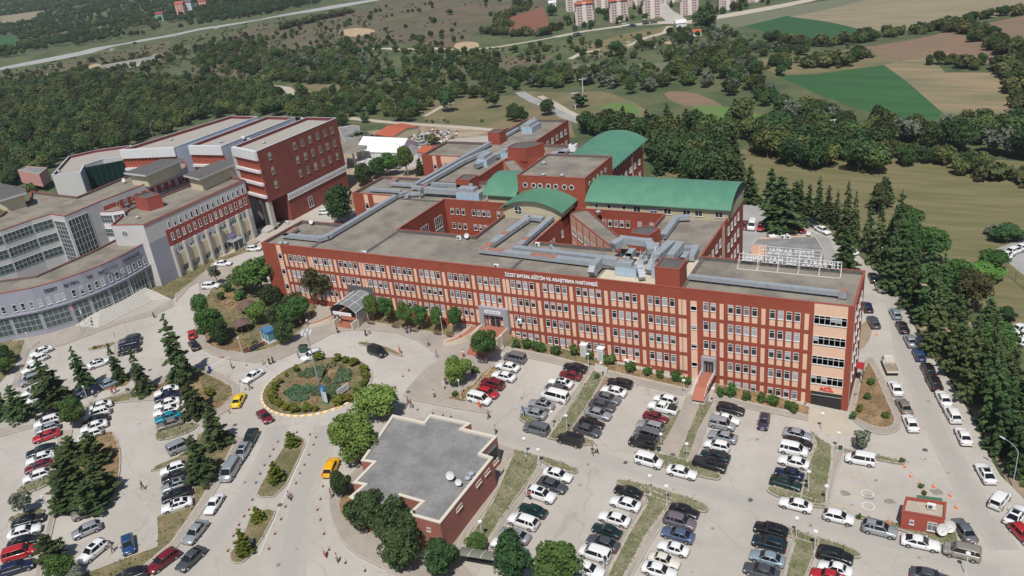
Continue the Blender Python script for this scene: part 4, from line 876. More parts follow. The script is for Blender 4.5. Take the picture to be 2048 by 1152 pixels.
for x in (-37.4, -36.2, -33.9, -32.7):
    rk.tube((x, 6.4, Z0), (x, 6.4, Z0+2.6), .05, .05, STEEL, 4); rk.tube((x, 12.6, Z0), (x, 12.6, Z0+2.9), .05, .05, STEEL, 4); rk.tube((x, 6.2, Z0+2.4), (x+.6, 12.8, Z0+3.0), .07, .07, STEEL, 4)
    for i in range(6): rk.tube((x+i*.1, 6.4+i, Z0+2.4), (x+.1+i*.1, 7.4+i, Z0+1.8 if i % 2 else Z0+3.0), .03, .03, STEEL, 4)
rk.tube((-37.6, 6.4, Z0+2.4), (-32.5, 6.4, Z0+2.4), .07, .07, STEEL, 4); rk.build('frame', tw_); hp(tw_)
def plant(x0, y0, x1, y1, h, label, mats=(GALV, GALV)):
    e = empty('air_handler', ((x0+x1)/2, (y0+y1)/2, Z0), 0, label, 'air handler', 'air handling units on the hospital roof')
    LB = mat('air_handler_panel', (.36, .50, .62), .5, (.42, .54, .64), .8)
    b = MB(); b.box(x0, y0, Z0+.25, x1, y1, Z0+h, LB, GALV); n = max(2, int((x1-x0)/1.4))
    for i in range(n+1): x = x0+(x1-x0)*i/n; b.box(x-.04, y0-.03, Z0+.22, x+.04, y1+.03, Z0+h+.02, GALV)
    b.build('casing', e); b = MB(); b.box(x0-.1, y0-.1, Z0, x1+.1, y1+.1, Z0+.22, CONC); b.build('plinth', e)
    b = MB(); b.box(x0+.2, y0+.4, Z0+h+.03, x0+(x1-x0)*.75, y1-.2, Z0+h+.9, GALV); b.tube(((x0+x1)/2, y1-.8, Z0+h+.8), ((x0+x1)/2, y1-.8, Z0+h+1.6), .55, .5, GALV, 10); b.build('outlet_box', e)
    hp(e); return e
plant(-92.9, 34.8, -86.6, 37.8, 2.1, 'blue grey air handler beside the small green vault at the head of the left courtyard')
plant(-101.6, 60.4, -98.4, 65.6, 2.0, 'blue grey air handler in the middle of the long left roof')
plant(-103.9, 92.4, -100.4, 98.8, 2.0, 'blue grey air handler on the farthest roof of the hospital')
plant(-40.9, 3.4, -36.9, 5.6, 1.7, 'light blue air handler in front of the plant cluster on the pale screed')
plant(-34.2, 3.9, -33.4, 6.2, 2.6, 'narrow grey air handler just left of the red lift house')
plant(-98.6, 68.2, -96.2, 71.4, 1.4, 'small galvanised air handler near the far penthouse')
def roofthing(kind, x, y, z, label, group=None, rz=0):
    e = empty({'ac': 'air_conditioner', 'dish': 'satellite_dish', 'vent': 'roof_vent', 'chiller': 'chiller'}[kind], (x, y, z), rz, label, {'ac': 'air conditioner', 'dish': 'satellite dish', 'vent': 'roof vent', 'chiller': 'chiller'}[kind], group)
    b = MB()
    if kind == 'ac':
        b.box(-.5, -.2, .15, .5, .2, .95, WHITE); b.build('casing', e); b = MB(); Face((0, -.2), (1, 0)).disc(b, -.12, .55, .3, .02, DGREY); b.build('fan_grille', e); b = MB(); b.box(-.45, -.2, 0, -.35, .2, .15, DGREY); b.box(.35, -.2, 0, .45, .2, .15, DGREY); b.build('foot', e)
    elif kind == 'dish':
        b.tube((0, 0, 0), (0, 0, .8), .04, .04, STEEL, 6); b.build('mast', e); b = MB(); b.dish((0, -.05, .95), (.25, -1, .5), .55, mat('dish_grey', (.62, .62, .60), .5), .16); b.build('reflector', e); b = MB(); b.tube((0, -.05, .7), (.15, -.65, 1.15), .02, .02, DGREY, 5); b.build('feed_arm', e)
    elif kind == 'vent':
        b.tube((0, 0, 0), (0, 0, .45), .38, .38, GALV, 10); b.build('pipe', e); b = MB(); b.tube((0, 0, .45), (0, 0, .6), .6, .5, GALV, 12); b.tube((0, 0, .6), (0, 0, .78), .5, .12, GALV, 12); b.build('cowl', e)
    else:
        b.box(-1, -.8, .3, 1, .8, 2.2, WHITE); b.build('casing', e); b = MB(); b.tube((0, 0, 2.2), (0, 0, 2.4), .6, .6, DGREY, 14); b.build('fan', e); b = MB(); b.box(-1.1, -.9, 0, 1.1, .9, .28, DGREY); b.build('plinth', e)
    return e
for x, y, l in ((-79.2, 12.6, 'white air conditioner in the corner of the left courtyard parapet'), (-64.2, 1.2, 'white air conditioner at the end of the white strip on the front edge'), (-95.3, .8, 'white air conditioner at the front edge near the left roof joint'), (-61.0, 12.9, 'white air conditioner behind the parapet of the middle courtyard'), (-54.6, 9.2, 'white air conditioner at the foot of the thin grey duct')): roofthing('ac', x, y, Z0, l, 'air conditioners on the roof')
for x, y, l in ((-77.6, 13.2, 'grey satellite dish at the corner of the left courtyard'), (-29.8, 8.6, 'large pale satellite dish beside the plant cluster'), (-119.6, 13.2, 'satellite dish behind the front left parapet of the hospital')): roofthing('dish', x, y, Z0, l, 'satellite dishes on the hospital')
for x, y, z, l in ((-119.0, 1.6, Z0, 'left grey roof vent at the front left corner'), (-117.7, 1.9, Z0, 'right grey roof vent at the front left corner'), (-69.9, 36.2, 25.5, 'pale roof vent on the square block'), (-65.4, 36.4, 25.5, 'rusty brown roof vent on the square block'), (-73.6, 44.5, 25.5, 'rusty roof vent on the left edge of the square block'), (-55.6, 32.3, 19.0, 'slim grey chimney vent at the top of the diagonal roof')): roofthing('vent', x, y, z, l, 'roof vents')
roofthing('chiller', -80.3, 76.5, Z0, 'white chiller on a dark base beside the far green vault')
ws = MB(); ws.box(-73.4, .7, Z0, -64.9, 1.15, Z0+.12, WHITE); tag(ws.build('roof_sheet'), 'long white sheet lying along the front edge of the roof', 'sheet')
# the big sign on the right end of the roof, seen from behind
rs = empty('roof_sign', (-12, 12.4, Z0), 0, 'white lattice frame with big letters seen from behind on the right end of the roof', 'roof sign')
fr = MB(); SF = Face((0, 13.0), (1, 0)); xs0, xs1 = -20.9, -3.7
for z in (Z0+.95, Z0+1.6, Z0+2.3): fr.tube((xs0, 13.1, z), (xs1, 13.1, z), .03, .03, WHITE, 4)
for z in (Z0+2.75, Z0+3.4, Z0+4.1): fr.tube((-17.4, 13.1, z), (-7.2, 13.1, z), .03, .03, WHITE, 4)
for i in range(6):
    x = xs0+(xs1-xs0)*i/5; hh = 4.2 if 1 <= i <= 4 else 2.4
    fr.tube((x, 13.1, Z0), (x, 13.1, Z0+hh), .045, .045, WHITE, 5); fr.tube((x, 11.4, Z0+.05), (x, 13.1, Z0+hh*.8), .035, .035, WHITE, 5); fr.tube((x, 11.4, Z0+.05), (x, 13.1, Z0+.05), .04, .04, WHITE, 5)
fr.tube((xs0, 11.4, Z0+.06), (xs1, 11.4, Z0+.06), .045, .045, WHITE, 5); fr.build('frame', rs)
text('TIP FAKÜLTESİ HASTANESİ', SF, xs1-.2, Z0+1.0, 1.75, WHITE, .08, rs, 16.6, 'letters', flip=True, d=-.3, bold=.03)
text('İZZET BAYSAL', SF, -8.2, Z0+2.8, 1.35, WHITE, .08, rs, 7.8, 'letters', flip=True, d=-.3, bold=.02)
hp(rs)
# ---------------------------------------------------------------- the faculty of medicine on the west side
LIL = mat('lilac_grey_wall', (.33, .335, .395), .75, (.29, .30, .35), .4); LGR = mat('light_grey_wall', (.55, .54, .53), .8, (.50, .49, .475), .4)
WHW = mat('white_wall', (.70, .70, .70), .75, (.64, .64, .64), .4); BLW = mat('cool_white_wall', (.62, .65, .72), .7, (.57, .60, .66), .3)
GGL = mat('curtain_glass', (.05, .075, .08), .12, (.09, .12, .125), .8); GGD = mat('dark_green_glass', (.008, .03, .025), .08)
BRK2 = brick('faculty_red', (.36, .075, .055), (.33, .068, .05), (.33, .085, .065)); REDR = mat('red_fin', (.42, .10, .06), .7)
def PZ(pts, z): return [tuple(G(*p, z)[:2]) for p in pts]
def grid_glass(F, parent, x0, x1, z0, z1, cols, rows, d=.05, name='curtain_wall', t=.045):
    a = MB(); a.poly([F.p(x0, z0, d), F.p(x1, z0, d), F.p(x1, z1, d), F.p(x0, z1, d)], GGL)
    for i in range(cols+1): x = x0+(x1-x0)*i/cols; F.slab(a, x-t/2, x+t/2, z0, z1, .0, d+.06, PVC)
    for i in range(rows+1): z = z0+(z1-z0)*i/rows; F.slab(a, x0+.01, x1-.01, z-t/2, z+t/2, .0, d+.05, PVC)
    return a.build(name, parent)
fac = empty('faculty_building', (-170, 0, 5), 0, 'pale grey and red faculty building with a long curved lilac front on the left', 'university building')
XF = -157.7
shell('b1', [[(XF, -2.2), (XF, 31.8), (-170.5, 34.5), (-172.5, 6), (-166.5, -4.3)][::1]], 4.5, 21.9, .5, .3, LGR, RED, DPAR, ROOF, fac)
EF = Face((XF, -2.2), (0, 1)); b = MB()
EF.slab(b, 5.4, 33.9, 13.9, 18.2, 0, .06, BRK2); EF.slab(b, -.02, 5.38, 4.5, 17.0, 0, .05, LIL); EF.slab(b, 0, 34.0, 21.3, 21.5, .0, .1, RED)
for i in range(8): EF.slab(b, 5.4+3.75*i, 5.95+3.75*i, 4.5, 13.89, 0, .9, CONC)
for i in range(7): EF.slab(b, 5.96+3.75*i, 9.14+3.75*i, 8.2, 11.4, 0, .3, CREAM); EF.slab(b, 5.96+3.75*i, 9.14+3.75*i, 4.5, 6.3, 0, .3, CREAM)
b.build('facade_relief', fac)
fw_ = Windows(fac, 95)
for i in range(15):
    fw_.add(EF, 6.6+1.82*i, 20.0, .75, 1.75, transom=0, glass=GLD if i % 3 else GLM)
    fw_.add(Face((XF+.06, -2.2), (0, 1)), 6.6+1.82*i, 17.1, .8, 1.9, transom=.6)
for i in range(7):
    for z in (13.6, 8.1): fw_.add(EF, 6.0+3.75*i, z, 3.0, 1.9 if z > 10 else 1.6, cols=4)
SFc = Face((-166.5, -4.3), (XF+166.5, 2.1)); a = MB(); SFc.disc(a, 3.2, 19.6, .95, .06, PVC, .75); SFc.disc(a, 3.2, 19.6, .75, .03, GLM); SFc.slab(a, 3.15, 3.25, 18.85, 20.35, .03, .08, PVC); a.build('round_window', fac)
# upper, rear volume
up_px = [(61, 382), (154, 393), (248, 354), (330, 322), (372, 322), (372, 336), (200, 402), (128, 432), (101, 428), (60, 440), (0, 461), (-60, 478), (-120, 492), (-140, 470), (-60, 452), (0, 430), (20, 415), (60, 400)]
U = PZ(up_px, 25.6); shell('b2', [U], 4.5, 25.6, .6, .3, LGR, RED, DPAR, ROOF, fac)
def face(P, Q): return Face(P, (Q[0]-P[0], Q[1]-P[1])), math.hypot(Q[0]-P[0], Q[1]-P[1])
if area(U) < 0: U = U[::-1]
Uw = PZ(up_px, 25.6)
def wallface(p, q):
    """face between two plan points with its normal turned to the camera"""
    F, L = face(p, q); m = F.p(L/2, 10)
    if F.n.dot(Vector(CAM)-m) < 0: F, L = face(q, p)
    return F, L
F, L = wallface(Uw[5], Uw[6]); b = MB(); F.slab(b, .3, L-.2, 21.9, 24.0, 0, .06, BRK2); b.build('facade_relief', fac)
for i in range(12): fw_.add(Face(F.p(0, 0, .06)[:2], F.u[:2]), 4+i*2.3, 23.9, .8, 1.6)
for a_, b_ in ((8, 9), (9, 10), (10, 11), (11, 12)):
    F, L = wallface(Uw[a_], Uw[b_])
    for z in (24.4, 20.9, 17.4): grid_glass(F, fac, .15, L-.15, z-2.1, z, max(3, int(L/1.0)), 2, t=.035)
F, L = wallface(Uw[7], Uw[8]); grid_glass(F, fac, .7, L-.5, 8, 24.0, 4, 14)
F, L = wallface(Uw[6], Uw[7]); grid_glass(F, fac, .4, 6.2, 9, 24.2, 6, 9)
# curved projecting bay behind
cvb = PZ([(176, 412), (200, 410), (225, 412), (243, 420), (250, 428), (225, 432), (185, 432)], 22); shell('b5', [cvb], 4.5, 23.2, .3, .25, WHW, RED, DPAR, ROOF, fac)
for i in (3, 4, 5):
    F, L = wallface(cvb[i], cvb[i+1] if i < 6 else cvb[0])
    for z in (22.2, 18.6): grid_glass(F, fac, .2, L-.2, z-2, z, max(2, int(L/.8)), 2)
# curved lilac wing
oc = [(-70, 600), (0, 587), (60, 576), (120, 559.5), (160, 546), (200, 530.5), (240, 512), (275, 493), (305, 476), (331, 459)]
ic = [(290, 478), (241.6, 472.7), (191, 499), (133.7, 524), (72.6, 551), (0, 560.5), (-70, 570)]
CV = PZ(oc, 17.0)+PZ(ic, 17.0); wl4, _, _ = shell('b4', [CV], 4.0, 17.0, .5, .25, LIL, RED, DPAR, ROOF, fac)
seglen = []; faces = []
for i in range(len(oc)-1):
    F, L = wallface(CV[i], CV[i+1]); faces.append((F, L)); seglen.append(L)
tot = sum(seglen)
def at(s_):
    for (F, L), l in zip(faces, seglen):
        if s_ <= l: return F, s_
        s_ -= l
    return faces[-1][0], seglen[-1]
k = tot*.17; k2 = 0
for i in range(24):
    s_ = tot*.13+i*(tot*.83/24); F, x = at(s_); FF = F
    Lh = [l for (f, l) in faces if f is F][0]; x = min(max(x, .1), Lh-1.0)
    fw_.add(FF, x, 13.9, .85, 1.7, transom=.6)
for i, ((F, L), l) in enumerate(zip(faces, seglen)):
    if i < 8: grid_glass(F, fac, .3, L-.3, 6.9 if i < 3 else 5.7, 10.9, max(2, int(L/1.1)), 3)
b = MB()
for i, (F, L) in enumerate(faces[:8]): F.slab(b, 0, L, 11.3, 11.6, 0, .5, LIL)
b.build('soffit_band', fac)
pos = 0
WTX = mat('lettering_dark', (.05, .05, .09), .6)
for word, s0, wd in (('İZZET', .305, 3.6), ('BAYSAL', .385, 4.5), ('TIP', .485, 1.9), ('FAKÜLTESİ', .54, 6.2), ('MORFOLOJİ', .675, 6.2)):
    F, x = at(tot*s0); text(word, F, x, 15.1, .95, WTX, .05, fac, None, bold=0)
F, x = at(tot*.53); text('DEKANLIK', F, x, 11.0, .5, WTX, .04, fac, 2.6, d=.55, bold=0)
fw_.done()
# terrace wall of the wing
tw = MB(); TP = PZ([(-70, 690), (0, 681), (60, 668), (133, 652), (124, 636), (60, 650), (0, 662), (-70, 672)], 5.6); tw.prism(TP, 3.5, 7.3, LIL, CREAM); tw.build('terrace', fac, fix=True)
tf = MB()
for i in range(3):
    F, L = wallface(TP[i], TP[i+1]); 
    for j in range(int(L/1.2)+1): F.slab(tf, min(L-.05, j*1.2), min(L, j*1.2+.05), 7.3, 8.2, -.12, -.07, STEEL)
    F.slab(tf, 0, L, 8.2, 8.25, -.12, -.07, STEEL)
tf.build('railing', fac)
# great stair
gs = MB(); o_px = [(143, 652), (196, 657), (305, 602), (344, 600), (286, 578), (200, 608), (150, 630)]; i_px = [(172, 640), (205, 632), (287, 592), (290, 584), (278, 580), (205, 605), (175, 626)]
for k in range(9):
    t = k/8; P = PZ([(a[0]*(1-t)+c[0]*t, a[1]*(1-t)+c[1]*t) for a, c in zip(o_px, i_px)], 5.5); gs.prism(P if area(P) > 0 else P[::-1], 4.8, 5.55+.17*(k+1), CONC, mat('stair_stone', (.56, .54, .49), .85, (.50, .48, .44), .7))
gs.build('stair', fac, fix=True)
# door canopy and blue notice
dc = MB(); EF.slab(dc, 22.6, 26.4, 8.2, 8.4, .1, 2.6, GALV); EF.slab(dc, 22.8, 26.2, 5.0, 8.0, 2.3, 2.36, GGL)
for x in (22.7, 24.4, 26.2): EF.slab(dc, x, x+.1, 4.8, 8.2, 2.36, 2.5, STEEL)
EF.slab(dc, 22.4, 25.2, 8.9, 10.3, .92, 1.0, mat('notice_blue', (.10, .07, .28), .5))
for z in (9.25, 9.6, 9.95): EF.slab(dc, 22.6, 25.0, z-.05, z+.05, 1.0, 1.02, WHITE)
dc.build('door_canopy', fac)
# roof rooms under dark sheet roofs
def room(px, z, zb, label=None):
    P = PZ(px, z); c = MB(); c.prism(P if area(P) > 0 else P[::-1], z-.5, z, LGR, DCAN); c.build('canopy_roof', fac, fix=True)
    Q = offset(P if area(P) > 0 else P[::-1], 1.0); m = MB(); m.prism(Q, zb, z-.5, CREAM); m.build('roof_room', fac, fix=True)
room([(366, 350), (398, 357.5), (469, 327), (443, 319)], 25.3, 21.4); room([(247, 345), (290, 350), (369, 316.5), (322, 318)], 28.6, 25.0); room([(-40, 380), (0, 400), (52, 384), (50, 376), (0, 366)], 29, 25)
shell('lift', [PZ([(267, 393), (292, 397), (321, 388), (297, 382)], 24.8)], 21, 24.8, .3, .2, BRK2, RED, DPAR, DCAN, fac)
hp(fac)
# three tall brick wings
blk = empty('lecture_block', (-170, 55, 5), 0, 'dark red brick lecture block of three tall wings with white curved fronts and flat roofs', 'university building')
ZB = 28.4
def wing(P, east, z0=13.7, first=False):
    w_, p_, r_ = shell('wing', [P], z0, ZB, .9, .3, east, BLW, mat('maroon_parapet', (.17, .035, .035), .7), mat('roof_felt', (.36, .33, .29), .9, (.40, .365, .325), .3), blk)
W3 = [(-155.4, 36.4), (-155.4, 71.3), (-167.0, 71.6), (-167.2, 39.7)]; W2_ = [(-171.6, 40.0), (-171.6, 71.3), (-183.4, 71.6), (-183.8, 39.2)]; W1_ = [(-187.3, 37.0), (-187.3, 71.3), (-199.2, 71.6), (-205.0, 32.6)]
wing(W3, BRKD); wing(W2_, BLW, 5); wing(W1_, BLW, 5)
lo = MB(); lo.box(-167, 43.9, 4.5, -155.5, 71.1, 13.69, BRKD); lo.box(-166.8, 40, 4.5, -165.6, 43.8, 13.68, CONC); lo.box(-160.0, 37.5, 4.5, -159.2, 40, 13.68, DGREY); lo.build('lower_wall', blk)
pr = MB(); pr.box(-156.6, 36.3, 4.5, -155.6, 37.7, 13.68, CONC); pr.box(-167.8, 39.2, 4.5, -166.6, 40.6, 27.5, CONC); pr.prism([(-160, 33.5), (-155.6, 33.5), (-155.6, 38), (-160, 38)], 4.5, 6.2, CONC); pr.build('pier', blk, fix=True)
EW = Face((-155.4, 36.4), (0, 1)); lv = MB()
for i in range(29):
    y = 7.6+i*.945; P = [EW.p(y, 11.8, -.06), EW.p(y+.82, 11.8, .1), EW.p(y+.55, 13.66, .34), EW.p(y, 13.66, .1)]; lv.poly(P, WHW); lv.poly([EW.p(y+.82, 11.8, .1), EW.p(y+.9, 13.66, -.08), EW.p(y+.55, 13.66, .34)], WHW)
EW.slab(lv, 7.5, 34.8, 11.7, 11.8, -.09, .16, WHW); lv.build('louvre_band', blk)
bwn = Windows(blk, 60)
def onX(px, py, X): d = ray(px, py); t = (X-CAM[0])/d[0]; p = CAM+d*t; return float(p[1]), float(p[2])
for q in ((435, 380), (463, 508), (490, 632), (655, 290), (725, 262), (792, 232), (858, 204), (925, 176), (988, 152), (683, 413), (752, 382), (818, 350), (885, 322), (948, 295), (1010, 268), (708, 534), (777, 503), (843, 472), (908, 442), (970, 412), (1035, 384)):
    y, z = onX(440+q[0]/4.43, 220+q[1]/4.43, -155.4); bwn.add(EW, y-36.4-.55, z+.1, 1.1, 2.0, cols=2, transom=0, fm=mat('bronze_frame', (.42, .40, .32), .6), glass=GLD)
bwn.add(Face((-155.5, 43.9), (0, 1)), 8.0, 9.6, 1.9, 3.0, cols=2, glass=GLD); bwn.done()
def fins(P, Q, rows):
    F, L = wallface(P, Q); a = MB(); F.slab(a, 0, L, ZB-2.6, ZB+.02, 0, .7, WHW); a.build('white_band', blk)
    a = MB(); n = int(L/1.15)
    for r in range(rows):
        z = ZB-2.6-3.6*r
        F.slab(a, 0, L, z-2.9, z, 0, .06, REDR)
        for i in range(n+1): x = L*i/n; a.poly([F.p(x, z-2.9, .06), F.p(x+.5, z-2.9, .06), F.p(x+.1, z, .65), F.p(x, z, .65)], REDR); a.poly([F.p(x+.5, z-2.9, .07), F.p(x+.9, z-2.9, .07), F.p(x+.12, z, .65)], REDR)
    a.build('red_fins', blk); a = MB()
    for r in range(rows): z = ZB-5.5-3.6*r; F.slab(a, 0, L, z-.72, z-.01, 0, .75, WHW)
    a.build('white_ledge', blk)
fins(W3[3], W3[0], 3); fins(W2_[3], W2_[0], 2); fins(W1_[3], W1_[0], 2)
# lower west arm with the dark glass wall
arm = PZ([(190, 300), (137, 312), (103, 350), (160, 345), (168, 330), (205, 318), (262, 312), (262, 290)], 23.5); shell('arm', [arm], 4.5, 23.5, .8, .3, LGR, BLW, mat('maroon_parapet', (.17, .035, .035), .7), MT['roof_felt'], blk)
F, L = wallface(arm[4], arm[6]); a = MB(); a.poly([F.p(-1, 12, .4), F.p(L+3, 12, .4), F.p(L+3, 22.8, .4), F.p(-1, 22.8, .4)], GGD)
for i in range(12): x = -1+(L+4)*i/11; F.slab(a, x-.03, x+.03, 12, 22.8, .4, .45, DGREY)
a.build('dark_glass_wall', blk)
hp(blk)
for px, lab in (((118, 344), 'metal roof cluster of vents at the far left roof corner'),):
    p = G(*px, 22.8); roofthing('vent', p.x, p.y, 22.7, 'grey vent at the far left corner of the lecture block roof', 'roof vents')
for px, z, kd, lab in (((250, 367), 25.0, 'dish', 'satellite dish on the upper faculty roof'), ((605, 241), 27.5, 'ac', 'white rooftop unit at the far end of the tallest brick wing'), ((488, 281), 27.5, 'dish', 'white satellite dish on the middle lecture wing'), ((499, 283), 27.5, 'ac', 'dark grey rooftop unit on the middle lecture wing'), ((528, 287), 27.5, 'vent', 'grey roof vent on the tall brick wing'), ((343, 281), 27.5, 'vent', 'grey roof vent on the far lecture wing'), ((442, 286), 27.5, 'vent', 'grey roof vent on the front of the middle lecture wing'), ((298, 470), 16.5, 'dish', 'white satellite dish at the end of the curved lilac wing'), ((262, 486), 16.5, 'vent', 'round metal vents on the curved wing roof'), ((276, 437), 21.4, 'vent', 'metal vent on the corner of the red lined faculty roof'), ((575, 448), 5.6, 'ac', 'grey cabinet beside the brick wing stairs')):
    p = G(*px, z); roofthing(kd, p.x, p.y, z, lab, 'roof fittings of the faculty')
# concrete canopy, tent hall, sheds
def simple(name, px, z0, z1, wall, top, label, cat, parts=True, z=None):
    P = PZ(px, z1 if z is None else z); P = P if area(P) > 0 else P[::-1]; c = np.mean(P, 0); e = empty(name, (c[0], c[1], z0), 0, label, cat)
    shell(name, [P], z0, z1, .25, .2, wall, top if top else CONC, wall, top if top else ROOFG, e); hp(e); return e, P
cc = empty('porch_canopy', (-150, 76, 5), 0, 'flat concrete canopy on round columns behind the tall brick wing', 'canopy')
P = PZ([(680, 288), (734, 291.5), (733, 296), (700, 306), (680, 309)], 11.5); a = MB(); a.prism(P if area(P) > 0 else P[::-1], 11, 11.6, CONC, ROOF); a.build('slab', cc, fix=True)
for q in ((705, 303), (723, 297)): g = G(*q, 11); a = MB(); a.tube((g.x, g.y, 4), (g.x, g.y, 11), .35, .35, CONC, 10); a.build('column', cc)
hp(cc)
def gabled(name, px4, ze, zr, z0, wall, roofm, label, cat, along=0, over=.3, group=None):
    """px4: eave corners (near-left, near-right, far-right, far-left) read at eave height; ridge runs from edge 3-0 to edge 1-2"""
    P = [Vector((*G(*p, ze)[:2], 0)) for p in px4]; c = sum(P, Vector())/4; e = empty(name, (c.x, c.y, z0), 0, label, cat, group)
    if along: P = P[1:]+P[:1]
    r0 = (P[3]+P[0])/2; r1 = (P[1]+P[2])/2; w_ = MB(); z = lambda v, h: (v.x, v.y, h)
    I = [c+(v-c)*.96 for v in P]; q0 = (I[3]+I[0])/2; q1 = (I[1]+I[2])/2
    for i in range(4): w_.poly([z(I[i], z0), z(I[(i+1) % 4], z0), z(I[(i+1) % 4], ze), z(I[i], ze)], wall)
    w_.poly([z(I[3], ze), z(I[0], ze), z(q0, zr-.1)], wall); w_.poly([z(I[1], ze), z(I[2], ze), z(q1, zr-.1)], wall); w_.build('wall', e, fix=False)
    r = MB()
    for a, b, c_, d in ((P[0], P[1], r1, r0), (P[2], P[3], r0, r1)):
        r.poly([z(a, ze), z(b, ze), z(c_, zr), z(d, zr)], roofm); r.poly([z(a, ze-.15), z(d, zr-.15), z(c_, zr-.15), z(b, ze-.15)], roofm); r.poly([z(a, ze-.15), z(b, ze-.15), z(b, ze), z(a, ze)], roofm)
        r.poly([z(b, ze-.15), z(c_, zr-.15), z(c_, zr), z(b, ze)], roofm); r.poly([z(d, zr-.15), z(a, ze-.15), z(a, ze), z(d, zr)], roofm)
    r.build('roof', e); hp(e); return e
TILER = mat('orange_roof', (.46, .115, .055), .75, (.40, .10, .05), .5); TENT = mat('tent_white', (.80, .80, .79), .5)
gabled('tent_hall', [(709, 303), (799, 305.5), (838, 284), (748, 277)], 9.0, 12.2, 3.5, WHW, TENT, 'big white tent hall behind the tall brick wing', 'hall')
gabled('shed', [(748.7, 268.4), (785, 274), (838.6, 252), (801.9, 246)], 7.5, 8.6, 3.5, CREAM, TILER, 'low shed with a wide orange roof behind the white tent hall', 'shed')
gabled('shed', [(833, 303.6), (853, 306), (882, 292), (857, 290)], 7.2, 8.2, 3.5, LIL, TILER, 'small orange roofed shed right of the white tent hall', 'shed')
for i, q in enumerate(([(709, 322), (727, 325), (735, 316), (718, 313)], [(729, 325), (744, 328), (750, 318), (735, 316)])): simple('container', q, 4, 7.6, WHW, LGR, ['white site container with a small window beside the concrete canopy', 'white site container with a door, right one of the two by the tent hall'][i], 'container')
simple('concrete_shed', [(676, 254), (704, 250), (718, 252), (722, 275), (690, 285)], 4, 8, CONC, None, 'derelict grey concrete shed in bushes behind the tall brick wing', 'shed')
simple('pink_box', [(35, 340), (52, 332), (94, 335), (78, 348)], 4.5, 9.5, mat('pink_render', (.55, .27, .24), .8), None, 'small roofless pink building at the forest edge behind the faculty', 'building')
# annex with the grey roof behind the east end
an, P = simple('annex', [(1502.5, 488.5), (1517, 475.5), (1629, 470), (1648, 500.6), (1640, 530), (1560, 540), (1530, 535), (1531, 489)], -.5, 4.6, PEACH, None, 'low annex with a light grey felt roof and dark parapet behind the roof sign', 'annex')
for q, kd, lab in (((1566, 478), 'ac', 'left one of two white units on the grey annex roof'), ((1577, 478), 'ac', 'right one of two white units on the grey annex roof'), ((1617, 473), 'dish', 'white dish on the far corner of the grey annex roof')):
    p = G(*q, 4.4); roofthing(kd, p.x, p.y, 4.36, lab, 'annex roof fittings')
# ---------------------------------------------------------------- brick pavilion with the grey roof
pv_px = [(785, 828), (848, 844), (860, 828), (922, 862), (995, 871), (989, 912), (965, 904), (881, 1045), (815, 1025), (842, 1003), (800, 991), (775, 1000), (698, 993), (724, 969), (705, 965), (745, 925), (721, 922)]
PW = [(-65.5, -36.8), (-59.0, -36.8), (-59.0, -34.4), (-51.6, -34.4), (-51.6, -36.6), (-46.0, -36.6), (-46.0, -40.4), (-48.0, -40.4), (-48.0, -55)]
zr_ = 8.6
PPV = [(-65.4, -36.0), (-65.4, -39.6)]
def snap():
    Q = PZ([(785, 829), (848, 843), (860, 828), (942, 846), (926, 856), (994, 872), (962, 906), (986, 914), (880, 1046), (815, 1028), (842, 1003), (800, 991), (764, 1028), (698, 994), (727, 969), (706, 965), (746, 924), (722, 921)], zr_); return Q
Q = snap(); 
# square the corners on the building grid
ys = [q[1] for q in Q]; xs = [q[0] for q in Q]
pv = empty('pavilion', (-55, -45, 4.5), 0, 'low brick pavilion with a stepped outline, light grey gravel roof and cream coping', 'pavilion')
BRK3 = brick('pavilion_brick', (.36, .10, .07), (.30, .08, .06), (.45, .25, .20), 3.2); COP = mat('cream_coping', (.66, .60, .50), .8)
shell('pv', [Q], 3.4, zr_, .35, .42, BRK3, COP, COP, ROOFG, pv)
QQ = Q if area(Q) > 0 else Q[::-1]
pw = Windows(pv, 50)
F, L = wallface(Q[7], Q[8])
for x in (3.0, 8.6, 11.2, 13.9): pw.add(F, x+1, 7.7, 1.5, .55, cols=2, transom=0, fm=COP, glass=GLD)
F, L = wallface(Q[8], Q[9]); pw.add(F, L*.55, 7.2, .6, .6, transom=0, fm=COP, glass=GLD)
F, L = wallface(Q[10], Q[9]); pw.add(F, .8, 7.6, .9, 1.6, fm=COP, glass=GLD)
F, L = wallface(Q[14], Q[13]); pw.add(F, .4, 7.6, .9, .9, fm=COP, glass=GLD); F, L = wallface(Q[5], Q[6]); pw.add(F, .4, 7.8, L-.8, 2.8, transom=0, fm=DGREY, glass=GLD)
pw.done(); hp(pv)
for q, kd, lab in (((903, 962), 'dish', 'big white satellite dish on the pavilion roof'), ((919, 973), 'dish', 'small dish beside the big one on the pavilion roof'), ((936, 959), 'vent', 'greenish vent on the pavilion roof edge'), ((943, 950), 'vent', 'black vent on the pavilion roof edge')):
    p = G(*q, 8.3); r_ = roofthing(kd, p.x, p.y, 8.26, lab, 'fittings on the pavilion roof'); r_.scale = (1.15,)*3 if lab.startswith('big') else (.9,)*3
